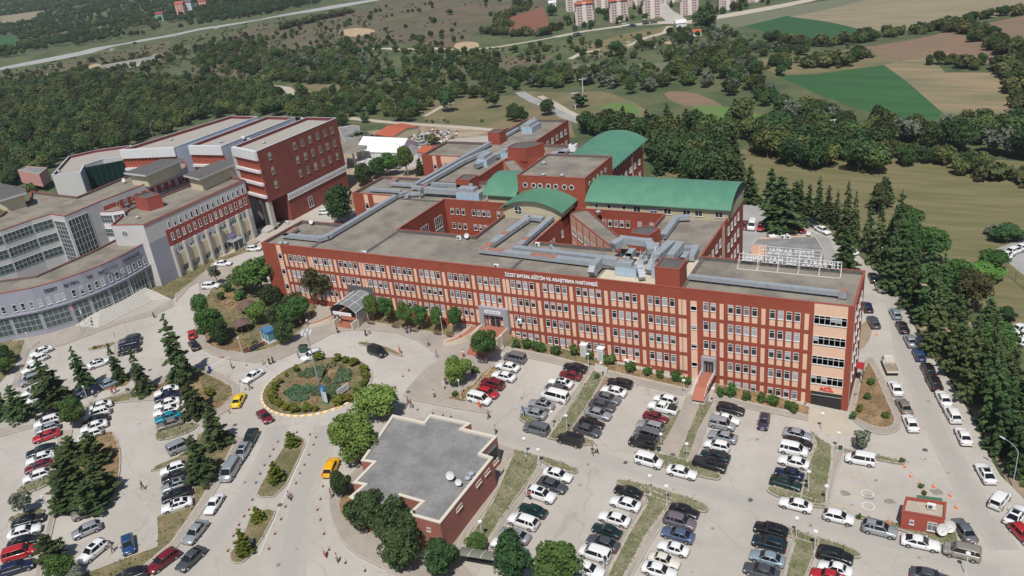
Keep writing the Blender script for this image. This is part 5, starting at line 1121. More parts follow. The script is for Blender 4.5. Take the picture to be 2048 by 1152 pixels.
# ---------------------------------------------------------------- guard hut
hz = terr(12, -24)
Hq = PZ([(1803, 1024), (1811, 993), (1893, 1004), (1890, 1037)], hz+3.1)
Hs = PZ([(1804, 1022), (1890, 1037), (1893, 1004), (1812, 993)], hz+3.1)
hut = empty('guard_hut', (12, -24, hz), 0, 'small red flat roofed hut with two satellite dishes at the car park exit', 'hut')
shell('hut', [Hs], hz-.4, hz+3.1, .4, .25, BRK3 if 0 else mat('hut_red', (.40, .085, .055), .8, (.36, .075, .05), .8), RED, RED, mat('sandy_felt', (.50, .43, .34), .9, (.38, .33, .27), 1), hut)
hw_ = Windows(hut, 20); F, L = wallface(Hs[0], Hs[1]); hw_.add(F, L*.2, hz+1.9, .55, .7, transom=0, glass=GLD); hw_.add(F, L*.62, hz+2.1, 1.15, 1.4, cols=2, glass=GLM); hw_.done()
a = MB(); F2, L2 = wallface(Hs[2], Hs[3]); F2 = Face(Hs[2], (Hs[3][0]-Hs[2][0], Hs[3][1]-Hs[2][1])); F2.slab(a, .4, L2-1.4, hz+2.6, hz+2.7, 0, 1.2, mat('green_awning', (.06, .16, .10), .7)); a.build('awning', hut); hp(hut)
p = G(1862, 1018, hz+2.8); roofthing('ac', p.x, p.y, hz+2.72, 'white air conditioner on the guard hut roof')
for q, lab in (((1883, 1066), 'left white dish on a post in front of the guard hut'), ((1898, 1060), 'right white dish at the corner of the guard hut')):
    g = G(q[0]-1, q[1]+10); e = roofthing('dish', g.x, g.y, terr(g.x, g.y), lab, 'dishes at the guard hut'); e.scale = (1.3, 1.3, 1.6)
# ---------------------------------------------------------------- far settlements
def apartment():
    e = empty('apartment_block', (0, 0, 0)); wl = MB(); PK = mat('pink_apartment', (.66, .50, .46), .8, (.60, .46, .43), .2); CRM = mat('apartment_cream', (.74, .65, .58), .8)
    wl.box(-6, -6, -3, 6, 6, 24, PK); wl.box(-6.6, -3.5, -3, -6.003, 3.5, 24, CRM); wl.box(6.003, -3.5, -3, 6.6, 3.5, 24, CRM); wl.box(-1.3, -6.5, -3, 1.3, -6.003, 25.5, CRM); wl.build('wall', e)
    r = MB(); 
    for s in (-1, 1): r.poly([(s*7, -7, 24), (s*7, 7, 24), (s*.8, 0, 26.8)][::s], TILER)
    r.poly([(-7, -7, 24), (7, -7, 24), (.8, 0, 26.8), (-.8, 0, 26.8)], TILER); r.poly([(7, 7, 24), (-7, 7, 24), (-.8, 0, 26.8), (.8, 0, 26.8)], TILER); r.poly([(-7, -7, 23.9), (-7, 7, 23.9), (7, 7, 23.9), (7, -7, 23.9)], TILER); r.build('roof', e)
    for k in range(8):
        for x in (-4.2, -2.4, 2.4, 4.2):
            w_ = MB(); w_.box(x-.65, -6.12, k*3+.9, x+.65, -6.0, k*3+2.4, GLM if (k*3+int(x)) % 3 else WHITE); w_.build('window', e)
        for s in (-1, 1):
            w_ = MB(); w_.box(s*6.61 if s > 0 else -6.75, -1.8, k*3+.9, 6.75 if s > 0 else -6.61, 1.8, k*3+2.3, GLM); w_.build('window', e)
    return e
ap = apartment(); reg(ap); first = True
for i, (bx, by, tx, ty, lab) in enumerate(((1170, 52, 1168, 6, 'pink apartment tower nearest the left end of the front row'), (1238, 46, 1235, 0, 'second pink apartment tower of the front row'), (1304, 40, 1300, -6, 'third pink apartment tower of the front row, left of the side road'), (1378, 32, 1374, -12, 'fourth pink apartment tower, right of the side road'), (1454, 22, 1450, -20, 'fifth pink apartment tower of the front row'), (1150, 24, 1148, -20, 'pink apartment tower behind the left end of the front row'), (1206, 18, 1204, -24, 'pink apartment tower of the back row, between the first and second towers'), (1270, 14, 1268, -28, 'pink apartment tower of the back row, between the second and third towers'), (1344, 8, 1342, -34, 'pink apartment tower of the back row beside the side road'), (1510, 8, 1506, -30, 'pink apartment tower at the right end of the row'), (1420, -2, 1418, -40, 'pink apartment tower of the back row behind the fifth one'))):
    g = G(bx, by-4); h = HT(tx, ty, g.x, g.y)-g.z; e = ap if i == 0 else dup(ap)
    e.location = (g.x, g.y, g.z); s = h/26.8; e.scale = (s*1.85, s*1.6, s*1.12); e.rotation_euler.z = .42; tag(e, lab, 'apartment building', 'pink apartment towers beyond the fields')
TEAL = mat('teal_render', (.25, .50, .45), .8); PK2 = mat('salmon_render', (.62, .33, .28), .8)
for q, w_, hh, m, rm, lab in (((323, 41), 8, 7, TEAL, mat('crimson_roof', (.30, .05, .06), .7), 'small teal house with a crimson roof above the motorway'), ((364, 27), 9, 11, PK2, TILER, 'tall salmon pink house with a red roof above the motorway'), ((380, 24), 9, 11, WHW, DCAN, 'white house with a dark roof beside the salmon pink one'), ((409, 16), 9, 9, PK2, TILER, 'pink house with a red roof, right of the white one'), ((425, 3), 9, 9, WHW, DCAN, 'white house at the top edge above the motorway'), ((1393, 71), 4.5, 2.2, WHW, TILER, 'white hut with a red roof in the scrub below the apartments'), ((1361, 53), 6, 2.4, WHW, WHW, 'low white cabin at the road fork below the apartments'), ((1105, 15), 6, 4, WHW, WHW, 'small white shed at the top of the red field'), ((282, 3), 6, 9, LGR, CONC, 'grey tower house at the top edge above the forest')):
    g = G(*q); c = Vector((g.x, g.y)); u = Vector((math.cos(.5), math.sin(.5))); v = Vector((-u.y, u.x)); k = w_/2
    pts = [c-u*k-v*k, c+u*k-v*k, c+u*k+v*k, c-u*k+v*k]; e = empty('house', (g.x, g.y, g.z), 0, lab, 'house'); P = [tuple(p) for p in pts]; a = MB(); a.prism(P, g.z-2, g.z+hh, m); a.build('wall', e)
    r = MB(); O = [tuple(c+(p-c)*1.12) for p in pts]; ap0, ap1 = tuple(c-u*k*1.1), tuple(c+u*k*1.1); z0 = g.z+hh; z1 = z0+w_*.28
    r.poly([(*O[0], z0), (*O[1], z0), (*ap1, z1), (*ap0, z1)], rm); r.poly([(*O[2], z0), (*O[3], z0), (*ap0, z1), (*ap1, z1)], rm); r.poly([(*O[3], z0), (*O[0], z0), (*ap0, z1)], rm); r.poly([(*O[1], z0), (*O[2], z0), (*ap1, z1)], rm); r.poly([(*p, z0) for p in O][::-1], rm); r.build('roof', e)
    F = Face(pts[0], u)
    for x in (k*.5, k*1.3):
        for z in range(int(hh/3)): b = MB(); F.slab(b, x, x+1.1, g.z+1+z*3, g.z+2.3+z*3, 0, .06, GLD); b.build('window', e)
    hp(e)
# ---------------------------------------------------------------- vegetation
def foliage(name, c, c2, c3=None, scale=.6, rnd=.22, s3=.25):
    m = mat(name, c, .75, c2, scale, c3, s3, obj=True, rnd=rnd, spec=.25)
    b = m.node_tree.nodes['Principled BSDF']; b.inputs['Subsurface Weight'].default_value = 0
    return m
LF_OAK = foliage('oak_leaves', (.055, .092, .026), (.10, .135, .038), (.088, .10, .034), rnd=.55)
LF_DARK = foliage('dark_leaves', (.032, .066, .022), (.06, .105, .032), rnd=.3)
LF_FRESH = foliage('fresh_leaves', (.10, .18, .035), (.15, .235, .05)); LF_MID = foliage('green_leaves', (.05, .105, .024), (.09, .155, .036))
LF_CED = foliage('cedar_needles', (.052, .088, .030), (.098, .138, .050), rnd=.25); LF_PINE = foliage('pine_needles', (.045, .070, .022), (.080, .108, .034))
LF_YEL = foliage('golden_bush', (.16, .17, .02), (.10, .125, .02), rnd=.12); LF_JUN = foliage('juniper', (.07, .125, .06), (.115, .175, .09), rnd=.1); LF_SIL = foliage('silver_leaves', (.10, .125, .085), (.15, .165, .12), rnd=.2)
LF_OLV = foliage('olive_scrub', (.075, .088, .032), (.115, .115, .045), rnd=.35)
BARK = mat('bark', (.12, .085, .06), .9, (.18, .14, .105), 3, obj=True); BARKP = mat('pale_bark', (.40, .36, .31), .9, obj=True)
def leafmesh(rng, blobs, n, size, asp=1.4, up=.25, flat=0., zmin=.25):
    """many small leaf-sized quads on and inside a set of clumps"""
    B = np.array([b[:3] for b in blobs]); Rr = np.array([b[3] for b in blobs]); w_ = Rr**2; w_ = w_/w_.sum()
    k = rng.choice(len(B), n, p=w_); d = rng.normal(size=(n, 3)); d[:, 2] += up; d /= np.linalg.norm(d, axis=1)[:, None]
    rad = Rr[k]*rng.uniform(.55, 1.08, n)**.6; p = B[k]+d*rad[:, None]*np.array([1, 1, .85]); p[:, 2] = np.maximum(p[:, 2], zmin)
    nn = d+rng.normal(size=(n, 3))*.55; nn[:, 2] += flat; nn /= np.linalg.norm(nn, axis=1)[:, None]
    t = np.cross(nn, rng.normal(size=(n, 3))); t /= np.linalg.norm(t, axis=1)[:, None]; b = np.cross(nn, t)
    s = size*rng.uniform(.6, 1.3, n)[:, None]; a = t*s*asp/2; c = b*s/2
    return np.stack([p-a-c*.6, p+a*.2-c, p+a+c*.3, p-a*.2+c], 1)
def quads(Q, mats_, idx=None, name='crown'):
    n = len(Q); me = bpy.data.meshes.new(name); me.vertices.add(n*4); me.vertices.foreach_set('co', Q.reshape(-1)); me.loops.add(n*4); me.loops.foreach_set('vertex_index', np.arange(n*4, dtype=np.int32))
    me.polygons.add(n); me.polygons.foreach_set('loop_start', np.arange(0, n*4, 4, dtype=np.int32)); me.polygons.foreach_set('loop_total', np.full(n, 4, dtype=np.int32))
    for m in mats_: me.materials.append(m)
    if idx is not None: me.polygons.foreach_set('material_index', idx)
    me.update(); me.validate(); return me
def broad(seed, H, Rc, n, size, lm, trunk=.28, nb=14, shape='round'):
    rng = np.random.default_rng(seed); bl = []
    zc = H*(.60 if shape == 'round' else .55); rz = (H-H*trunk)/2*1.0; zc = H*trunk+rz
    for i in range(nb):
        d = rng.normal(size=3); d /= np.linalg.norm(d); f = rng.uniform(.45, .78); r = Rc*rng.uniform(.30, .48)
        q = np.array([d[0]*(Rc-r*.6)*f*1.25, d[1]*(Rc-r*.6)*f*1.25, zc+d[2]*(rz-r*.4)*f*1.15]); bl.append((*q, r))
    bl.append((0, 0, zc, Rc*.55)); Q = leafmesh(rng, bl, n, size, zmin=H*trunk*.55)
    cm = quads(Q, [lm]); t = MB(); tr = max(.09, H*.022); top = Vector((rng.uniform(-.2, .2), rng.uniform(-.2, .2), H*.55)); t.tube((0, 0, -.3), top, tr, tr*.55, BARK, 7)
    for i in range(5):
        b = bl[rng.integers(len(bl)-1)]; t.tube(top*.6, (b[0]*.8, b[1]*.8, b[2]), tr*.45, tr*.12, BARK, 5)
    return t.mesh('trunk'), cm
def conifer(seed, H, Rc, n, size, lm, droop=.12, base=.08, power=.85, layers=None, spike=1.):
    rng = np.random.default_rng(seed); Qs = []; L = layers or int(H*2.5); t = MB(); t.tube((0, 0, -.3), (0, 0, H*.97), H*.02, .02, BARK, 7)
    tot = 0; br = []
    for l in range(L):
        f = (l+rng.uniform(-.3, .3))/L; f = min(max(f, 0), .985); z = H*(base+(1-base)*f); r = Rc*(1-f)**power*rng.uniform(.6, 1.15)+.1
        k = max(3, int(6*(1-f)+2)); a0 = rng.uniform(0, 6.28)
        for j in range(k): br.append((z+rng.normal()*H*.018, r*rng.uniform(.6, 1.15), a0+6.283*j/k+rng.uniform(-.25, .25)))
    W_ = sum(b[1] for b in br)
    for z, r, a in br:
        m = max(3, int(n*r/W_)); s = rng.uniform(.08, 1, m)**.75; u = np.array([math.cos(a), math.sin(a), 0]); v = np.array([-u[1], u[0], 0])
        wd = r*.24*np.sin(np.clip(s, 0, .97)*math.pi)**.6+.08
        p = u*(s*r)[:, None]+v*(rng.uniform(-1, 1, m)*wd)[:, None]; p[:, 2] += z+r*(.12*s-droop*2.2*s*s)+rng.normal(size=m)*.05*H/8
        d = u+v*rng.uniform(-.7, .7, m)[:, None]; d[:, 2] += rng.uniform(-.25, .15, m); d /= np.linalg.norm(d, axis=1)[:, None]; nn = np.array([0, 0, 1])+rng.normal(size=(m, 3))*.45; b = np.cross(nn, d); b /= np.linalg.norm(b, axis=1)[:, None]
        sz = size*rng.uniform(.7, 1.3, m)[:, None]; A = d*sz*.8; B = b*sz*.32; Qs.append(np.stack([p-A*.5-B, p+A*.6-B*.5, p+A+B*.3, p-A*.4+B], 1))
    for i in range(8):   # leader
        z = H*(.93+.07*i/8); A = np.array([0, 0, H*.02]); B = np.array([.07, .0, 0]) if i % 2 else np.array([0, .07, 0]); p = np.array([0, 0, z]); Qs.append(np.stack([p-B-A, p+B-A, p+B+A, p-B+A])[None])
    return t.mesh('trunk'), quads(np.concatenate(Qs), [lm])
PRO = {}
def pro(kind, var):
    k = (kind, var)
    if k in PRO: return PRO[k]
    s = var*13+sum(map(ord, kind))
    if kind == 'cedar': r = conifer(s, 9, 2.9, 5200, .40, LF_CED, droop=.06+.03*var, power=.72+.09*var); d = (9, 2.9)
    elif kind == 'cedarfar': r = conifer(s, 9, 2.6, 1500, .85, LF_CED, power=.85); d = (9, 2.6)
    elif kind == 'pine': r = conifer(s, 8, 3.2, 5600, .40, LF_PINE, droop=-.06, base=.04, power=.5, layers=17); d = (8, 3.2)
    elif kind == 'broad': r = broad(s, 6, 2.4, 4200, .26, LF_MID, .25, 22); d = (6, 2.4)
    elif kind == 'fresh': r = broad(s, 7, 3.2, 6000, .28, LF_FRESH, .12, 26); d = (7, 3.2)
    elif kind == 'dark': r = broad(s, 5, 2.4, 4200, .26, LF_DARK, .12, 20); d = (5, 2.4)
    elif kind == 'birch': r = broad(s, 9, 3.0, 2600, .34, LF_OLV, .3, 18); d = (9, 3)
    elif kind == 'thin': r = broad(s, 5, 1.6, 700, .3, LF_SIL, .2, 9); d = (5, 1.6)
    elif kind == 'gold': r = broad(s, 1.5, .75, 520, .2, LF_YEL, .02, 7); d = (1.5, .75)
    elif kind == 'thuja': r = conifer(s, 3.6, 1.5, 1600, .34, LF_YEL, droop=-.1, base=0, power=.7, layers=13); d = (3.6, 1.5)
    elif kind == 'shrub': r = broad(s, 1.4, .9, 420, .22, LF_MID, .02, 8); d = (1.4, .9)
    elif kind == 'oak': r = broad(s, 9, 4.6, 1900, .62, LF_OAK, .12, 24); d = (9, 4.6)
    elif kind == 'oakd': r = broad(s, 9, 4.6, 1900, .62, LF_DARK, .10, 24); d = (9, 4.6)
    elif kind == 'silver': r = broad(s, 8, 3.6, 800, .8, LF_SIL, .15, 14); d = (8, 3.6)
    elif kind == 'scrub': r = broad(s, 2.4, 1.9, 260, .6, LF_OLV, .02, 8); d = (2.4, 1.9)
    elif kind == 'poplar': r = broad(s, 13, 2.6, 900, .8, LF_DARK, .08, 18); d = (13, 2.6)
    PRO[k] = (*r, d); return PRO[k]
NAMEK = dict(cedar='cedar_tree', cedarfar='cedar_tree', pine='pine_tree', broad='broadleaf_tree', fresh='broadleaf_tree', dark='broadleaf_tree', birch='birch_tree', thin='young_tree', gold='clipped_bush', thuja='golden_thuja', shrub='shrub', oak='oak_tree', oakd='oak_tree', silver='willow_tree', scrub='scrub_bush', poplar='poplar_tree')
TR = random.Random(21)
def tree(x, y, H, Rc, kind, label, group=None, z=None, lean=0, parts=True):
    var = TR.randrange(4 if kind in ('oak', 'oakd', 'cedar', 'cedarfar') else 3); tm, cm, d = pro(kind, var); nm = NAMEK[kind]
    z = terr(x, y)+(.1 if z is None else z); cat = 'bush' if kind in ('gold', 'shrub', 'scrub', 'thuja') else 'tree'
    e = empty(nm, (x, y, z), TR.uniform(0, 6.28), label, cat, group); e.scale = (Rc/d[1], Rc/d[1], H/d[0])
    if lean: e.rotation_euler = (lean*.3, -lean, e.rotation_euler.z)
    for n_, m in (('trunk', tm), ('crown', cm)):
        o = bpy.data.objects.new(n_, m); col.objects.link(o); o.parent = e
    return e
def tpx(bx, by, tx, ty, wpx, kind, label, group=None, lean=0):
    g = G(bx, by); H = max(.8, HT(tx, ty, g.x, g.y)-g.z); dist = (g-Vector(CAM)).length; return tree(g.x, g.y, H, wpx/2*dist/FPX, kind, label, group, lean=lean)
CG = 'tall cedars in the western car park'
for a in ((368, 765, 338, 625, 62, 'cedar', 'tallest dark cedar with a leaning tip, right of the upper left car park'), (392, 832, 374, 735, 58, 'cedar', 'cedar in the planted corner just below the tallest leaning one'), (289, 786, 276, 690, 44, 'cedar', 'full dark cedar left of the tallest one, at the end of the soil strip'), (241, 764, 219, 684, 34, 'cedar', 'slim thin topped cedar in front of the black parked cars'), (174, 782, 152, 690, 44, 'cedar', 'pointed cedar left of the silver blue saloon'), (112, 816, 88, 710, 72, 'cedar', 'broad cedar over the left row of the upper left car park'), (43, 838, 32, 764, 50, 'cedar', 'cedar at the left end of the strip between the two left car parks'), (4, 832, -6, 752, 44, 'cedar', 'cedar cut by the left edge of the photo'), (437, 893, 424, 806, 62, 'cedar', 'cedar on the grass left of the parked dark green car'), (408, 962, 390, 866, 62, 'cedar', 'cedar on the grass corner above the silver van'), (152, 856, 156, 800, 46, 'broad', 'leafy green shrub tree at the top of the dividing path'), (152, 842, 158, 788, 36, 'broad', 'second leafy tree behind the one on the dividing path')):
    tpx(*a[:5], a[5], a[6], CG if a[5] == 'cedar' else None)
for a in ((150, 925, 145, 868, 64, 'upper left of the dark pine clump'), (195, 930, 195, 855, 66, 'upper right of the dark pine clump'), (140, 975, 136, 905, 74, 'middle left of the dark pine clump'), (205, 990, 203, 915, 74, 'middle right of the dark pine clump'), (135, 1018, 128, 955, 66, 'lower left of the dark pine clump'), (190, 1022, 190, 950, 76, 'lower right of the dark pine clump'), (108, 1125, 104, 1060, 62, 'pine')):
    tpx(*a[:4], a[4]*.86, 'pine', 'dark bushy pine, '+a[5] if a[5] != 'pine' else 'small bushy pine beside the path below the clump', 'dark pine clump')
for a in ((52, 1030, 46, 975, 40, 'thin', 'pale sapling on the small verge left of the pine clump'), (128, 1160, 122, 1105, 50, 'broad', 'greyish tree at the bottom left edge'), (155, 1165, 160, 1128, 44, 'thin', 'thin dark shrub at the bottom edge beside the black car'), (15, 748, 8, 716, 34, 'broad', 'small tree on the lawn at the left edge'), (12, 730, 6, 690, 36, 'dark', 'dark tree on the lawn at the left edge'), (436, 572, 433, 526, 26, 'thin', 'young tree between two white cars on the upper road'), (458, 585, 460, 560, 20, 'shrub', 'reddish low shrub beside the road to the faculty'), (480, 600, 482, 578, 26, 'shrub', 'low shrub at the back of the garden')):
    tpx(*a)
GG = 'trees of the garden before the hospital'
for a in ((408, 640, 406, 585, 34, 'broad', 'small tree at the garden corner nearest the road fork'), (428, 686, 424, 612, 56, 'broad', 'large green tree at the left rim of the garden'), (445, 690, 442, 640, 40, 'dark', 'dark tree behind the left rim tree of the garden'), (528, 596, 520, 510, 76, 'broad', 'biggest tree of the garden, against the brick corner'), (492, 588, 490, 530, 48, 'broad', 'green tree left of the biggest garden tree'), (545, 612, 545, 572, 48, 'dark', 'dark tree in front of the biggest garden tree'), (520, 650, 518, 600, 44, 'fresh', 'light green tree behind the blue kiosk'), (556, 655, 555, 606, 46, 'dark', 'dark tree right of the light green one'), (582, 658, 580, 604, 46, 'broad', 'green tree at the right end of the garden row'), (606, 645, 604, 590, 40, 'broad', 'tree beside the curved ramp'), (574, 688, 573, 640, 42, 'dark', 'dark tree right behind the blue kiosk'), (648, 612, 612, 538, 70, 'birch', 'tall drooping birch with a white trunk against the brick front'), (590, 625, 588, 585, 46, 'birch', 'olive birch left of the tall drooping one'), (445, 600, 444, 582, 18, 'shrub', 'lone shrub on the garden lawn')):
    tpx(*a, group=GG)
FG = 'small round trees along the front of the hospital'
for i, a in enumerate(((714, 625, 710, 585, 30, 'dark'), (748, 645, 741, 588, 30, 'broad'), (778, 650, 772, 592, 32, 'broad'), (814, 660, 807, 602, 34, 'broad'), (845, 662, 836, 610, 32, 'broad'), (877, 665, 873, 612, 26, 'broad'), (914, 668, 907, 612, 30, 'broad'))):
    tpx(*a, ('dark round tree beside the entrance canopy', 'first round tree right of the canopy', 'second round tree right of the canopy', 'third round tree right of the canopy', 'fourth round tree right of the canopy', 'narrow fifth round tree right of the canopy', 'last round tree before the second entrance')[i], FG)
for a in ((974, 728, 968, 658, 56, 'broad', 'leafy tree at the foot of the second entrance ramp'), (921, 770, 916, 712, 56, 'fresh', 'bright green tree in the planter beside the noticeboard'), (760, 838, 745, 772, 92, 'fresh', 'large light green tree behind the pavilion, near the roundabout'), (718, 925, 702, 828, 94, 'fresh', 'large bright green tree over the left side of the pavilion'), (688, 992, 684, 942, 44, 'dark', 'round clipped dark tree left of the pavilion'), (740, 1060, 726, 985, 84, 'dark', 'wide open dark tree in front of the pavilion'), (800, 1078, 790, 1000, 96, 'dark', 'dark tree in the middle before the pavilion'), (855, 1080, 848, 1030, 60, 'dark', 'small dark tree at the front right corner of the pavilion'), (810, 1136, 800, 1062, 92, 'dark', 'dense round dark tree at the bottom, in front of the other dark trees'), (884, 1150, 872, 1086, 76, 'dark', 'dark tree left of the bus shelter'), (955, 1100, 955, 1072, 44, 'broad', 'low bush tree beside the bus shelter'), (1034, 1165, 1030, 1072, 84, 'dark', 'tall dark tree right of the bus shelter'), (1120, 1175, 1112, 1095, 100, 'broad', 'wide green tree at the bottom edge, right of the bus shelter')):
    tpx(*a)
for i, a in enumerate(((585, 893, 583, 862, 30), (554, 963, 549, 922, 34), (518, 1042, 515, 1012, 30), (492, 1108, 486, 1055, 38))):
    tpx(*a, 'thuja', ('golden thuja at the top of the upper traffic island', 'golden thuja in the middle of the upper traffic island', 'golden thuja at the top of the lower traffic island', 'tall golden thuja beside the white sign on the lower traffic island')[i], 'golden thujas on the traffic islands')
tpx(1724, 898, 1728, 866, 44, 'thin', 'sparse olive tree above the white van at the yellow bays')
for q, H_, l in (((170, 495, 12), 10.5, 'reddish green tree in the court behind the curved lilac wing'), ((98, 520, 11), 9.5, 'dark tree in the court before the ribbon windows')): g = G(*q); tree(g.x, g.y, H_, 3, 'birch', l)
# shrubs round the roundabout
ring = [(636, 717, 20), (677, 719, 16), (693, 723, 14), (709, 725, 20), (729, 741, 18), (733, 752, 18), (733, 762, 14), (728, 770, 14), (714, 785, 14), (699, 798, 20), (680, 806, 26), (632, 817, 12), (613, 820, 20), (591, 820, 20), (573, 818, 16), (561, 811, 16), (548, 803, 20), (545, 792, 18), (546, 781, 16), (552, 773, 14), (562, 762, 12), (593, 740, 14), (574, 750, 8)]
for i, (x, y, w_) in enumerate(ring): tpx(x, y+5, x, y-w_*.7, w_*1.25, 'gold', 'clipped golden bush on the rim of the roundabout, number %s clockwise from the top' % ['one', 'two', 'three', 'four', 'five', 'six', 'seven', 'eight', 'nine', 'ten', 'eleven', 'twelve', 'thirteen', 'fourteen', 'fifteen', 'sixteen', 'seventeen', 'eighteen', 'nineteen', 'twenty', 'twenty one', 'twenty two', 'twenty three'][i], 'clipped bushes round the roundabout')
def juniper(px, Rr, lab):
    g = G(*px); e = empty('juniper', (g.x, g.y, g.z+.1), 0, lab, 'bush', 'spreading junipers in the roundabout'); rng = np.random.default_rng(int(px[0])); bl = [(rng.normal()*Rr*.45, rng.normal()*Rr*.4, .3, .7) for _ in range(22)]
    Q = leafmesh(rng, bl, 4200, .26, 2.4, .6, .3, .05); o = bpy.data.objects.new('foliage', quads(Q, [LF_JUN])); col.objects.link(o); o.parent = e
juniper((632, 748), 1.7, 'spreading juniper at the top left of the roundabout bed'); juniper((682, 756), 2.5, 'spreading juniper at the right of the roundabout bed'); juniper((598, 790), 2.6, 'spreading juniper at the lower left of the roundabout bed'); juniper((655, 785), 2.2, 'spreading juniper in the lower middle of the roundabout bed')
# shrubs along the facade and in beds
fsh = [(1033, 693), (1056, 694), (1075, 701), (1085, 700), (1114, 706), (1150, 708), (1180, 715), (1219, 725), (1262, 742), (1296, 748), (1320, 754), (1353, 760), (1375, 765), (1440, 790), (1462, 788), (1492, 796), (1524, 802), (1548, 808), (1579, 816), (1586, 822), (1741, 766), (1735, 796), (1720, 820), (1771, 834), (1705, 834), (1762, 1058+0)]
wn = ['first', 'second', 'third', 'fourth', 'fifth', 'sixth', 'seventh', 'eighth', 'ninth', 'tenth', 'eleventh', 'twelfth', 'thirteenth', 'fourteenth', 'fifteenth', 'sixteenth', 'seventeenth', 'eighteenth', 'nineteenth', 'twentieth']
for i, (x, y) in enumerate(fsh[:20]): tpx(x, y+4, x, y-13-(i % 3)*3, 18+(i*7 % 10), 'shrub', '%s shrub from the left in the bed along the hospital wall' % wn[i], 'shrubs along the hospital wall')
for (x, y), k, l in zip(fsh[20:25], ('shrub', 'shrub', 'gold', 'shrub', 'shrub'), ('upper shrub in the triangular bed at the east end', 'middle shrub in the triangular bed at the east end', 'bright yellow bush in the triangular bed', 'lower right shrub in the triangular bed', 'dark shrub at the left rim of the triangular bed')): tpx(x, y+4, x, y-10, 16, k, l)
for (x, y, w_, k, l) in ((190, 696, 8, 'gold', 'small yellow bush on the sliver island'), (267, 676, 9, 'gold', 'small yellow bush above the black parked cars'), (420, 790, 26, 'gold', 'yellow green bush in the planted corner of the left car park'), (950, 745, 20, 'shrub', 'low bush in the planter below the ramp'), (910, 790, 14, 'shrub', 'low bush below the bright green tree'), (1803, 924, 12, 'shrub', 'brown tuft at the end of the curb strip'), (1842, 974, 10, 'shrub', 'brown plant pot beside the striped cones'), (1849, 988, 10, 'shrub', 'dark plant pot behind the guard hut'), (1835, 432, 18, 'dark', 'lone dark bush in the dry meadow'), (1718, 1035, 10, 'shrub', 'small weed clump at the curb near the hatchback'), (1345, 812, 14, 'shrub', 'bush at the top of the left verge beside the walkway'), (1195, 755, 12, 'shrub', 'weed clump on the top of the first grass bank')): tpx(x, y+3, x, y-w_*.6, w_, k, l)
# cedars along the eastern road
RG = 'row of cedars along the eastern road'
east = [(1500, 405, 1495, 330, 40), (1542, 418, 1543, 335, 42), (1560, 462, 1552, 352, 74), (1590, 452, 1580, 362, 50), (1600, 428, 1602, 358, 22), (1617, 432, 1620, 368, 24), (1636, 440, 1641, 352, 28), (1655, 448, 1658, 370, 28), (1672, 458, 1676, 380, 26), (1690, 486, 1691, 360, 44), (1706, 490, 1706, 380, 34), (1722, 505, 1722, 388, 36), (1688, 540, 1680, 452, 56), (1742, 530, 1740, 402, 52), (1775, 560, 1768, 380, 62), (1768, 585, 1768, 450, 56), (1798, 590, 1790, 440, 56), (1812, 618, 1802, 490, 60), (1838, 650, 1830, 470, 66), (1862, 640, 1855, 505, 60), (1850, 708, 1862, 560, 70), (1890, 700, 1888, 560, 60), (1900, 752, 1905, 590, 66), (1930, 740, 1925, 615, 56), (1925, 800, 1935, 640, 70), (1955, 812, 1958, 610, 60), (1965, 862, 1975, 690, 70), (1995, 850, 1995, 650, 60), (1990, 905, 2005, 745, 74), (2035, 880, 2040, 690, 74), (2022, 950, 2040, 800, 66), (2060, 960, 2062, 790, 70)]
ORD = ['first', 'second', 'third', 'fourth', 'fifth', 'sixth', 'seventh', 'eighth', 'ninth', 'tenth', 'eleventh', 'twelfth', 'thirteenth', 'fourteenth', 'fifteenth', 'sixteenth', 'seventeenth']
for i, a in enumerate(east): tpx(*((a[0]+14, a[1], a[2]+8, a[3], a[4]*.85) if a[1] > 500 and a[0] > 1700 else a), 'cedar' if a[0] > 1660 else 'cedarfar', '%s cedar from the %s end of the row along the eastern road' % ((ORD[i], 'far') if i < 16 else (ORD[31-i], 'near')), RG)
for a in ((1800, 545, 1790, 425, 60, 'broad', 'broad green tree breaking the cedar row at its bend'), (1985, 480+60, 1980, 500, 50, 'broad', 'bushy tree at the corner of the fenced car park'), (1862, 560, 1862, 530, 50, 'broad', 'round bush on the slope behind the cedar row'), (1925, 610, 1920, 560, 60, 'dark', 'dark bush left of the path on the slope'), (1890, 590, 1888, 545, 50, 'broad', 'green bush on the slope above the cedars'), (1970, 560, 1966, 528, 60, 'fresh', 'light green flowering bush at the chain link fence'), (2015, 640, 2018, 618, 36, 'dark', 'round bush on the grass at the right edge'), (2010, 480, 2010, 450, 60, 'dark', 'dark bush behind the white cars at the right edge'), (1985, 470, 1975, 448, 30, 'silver', 'thin greyish bush above the earth scar')): tpx(*a)
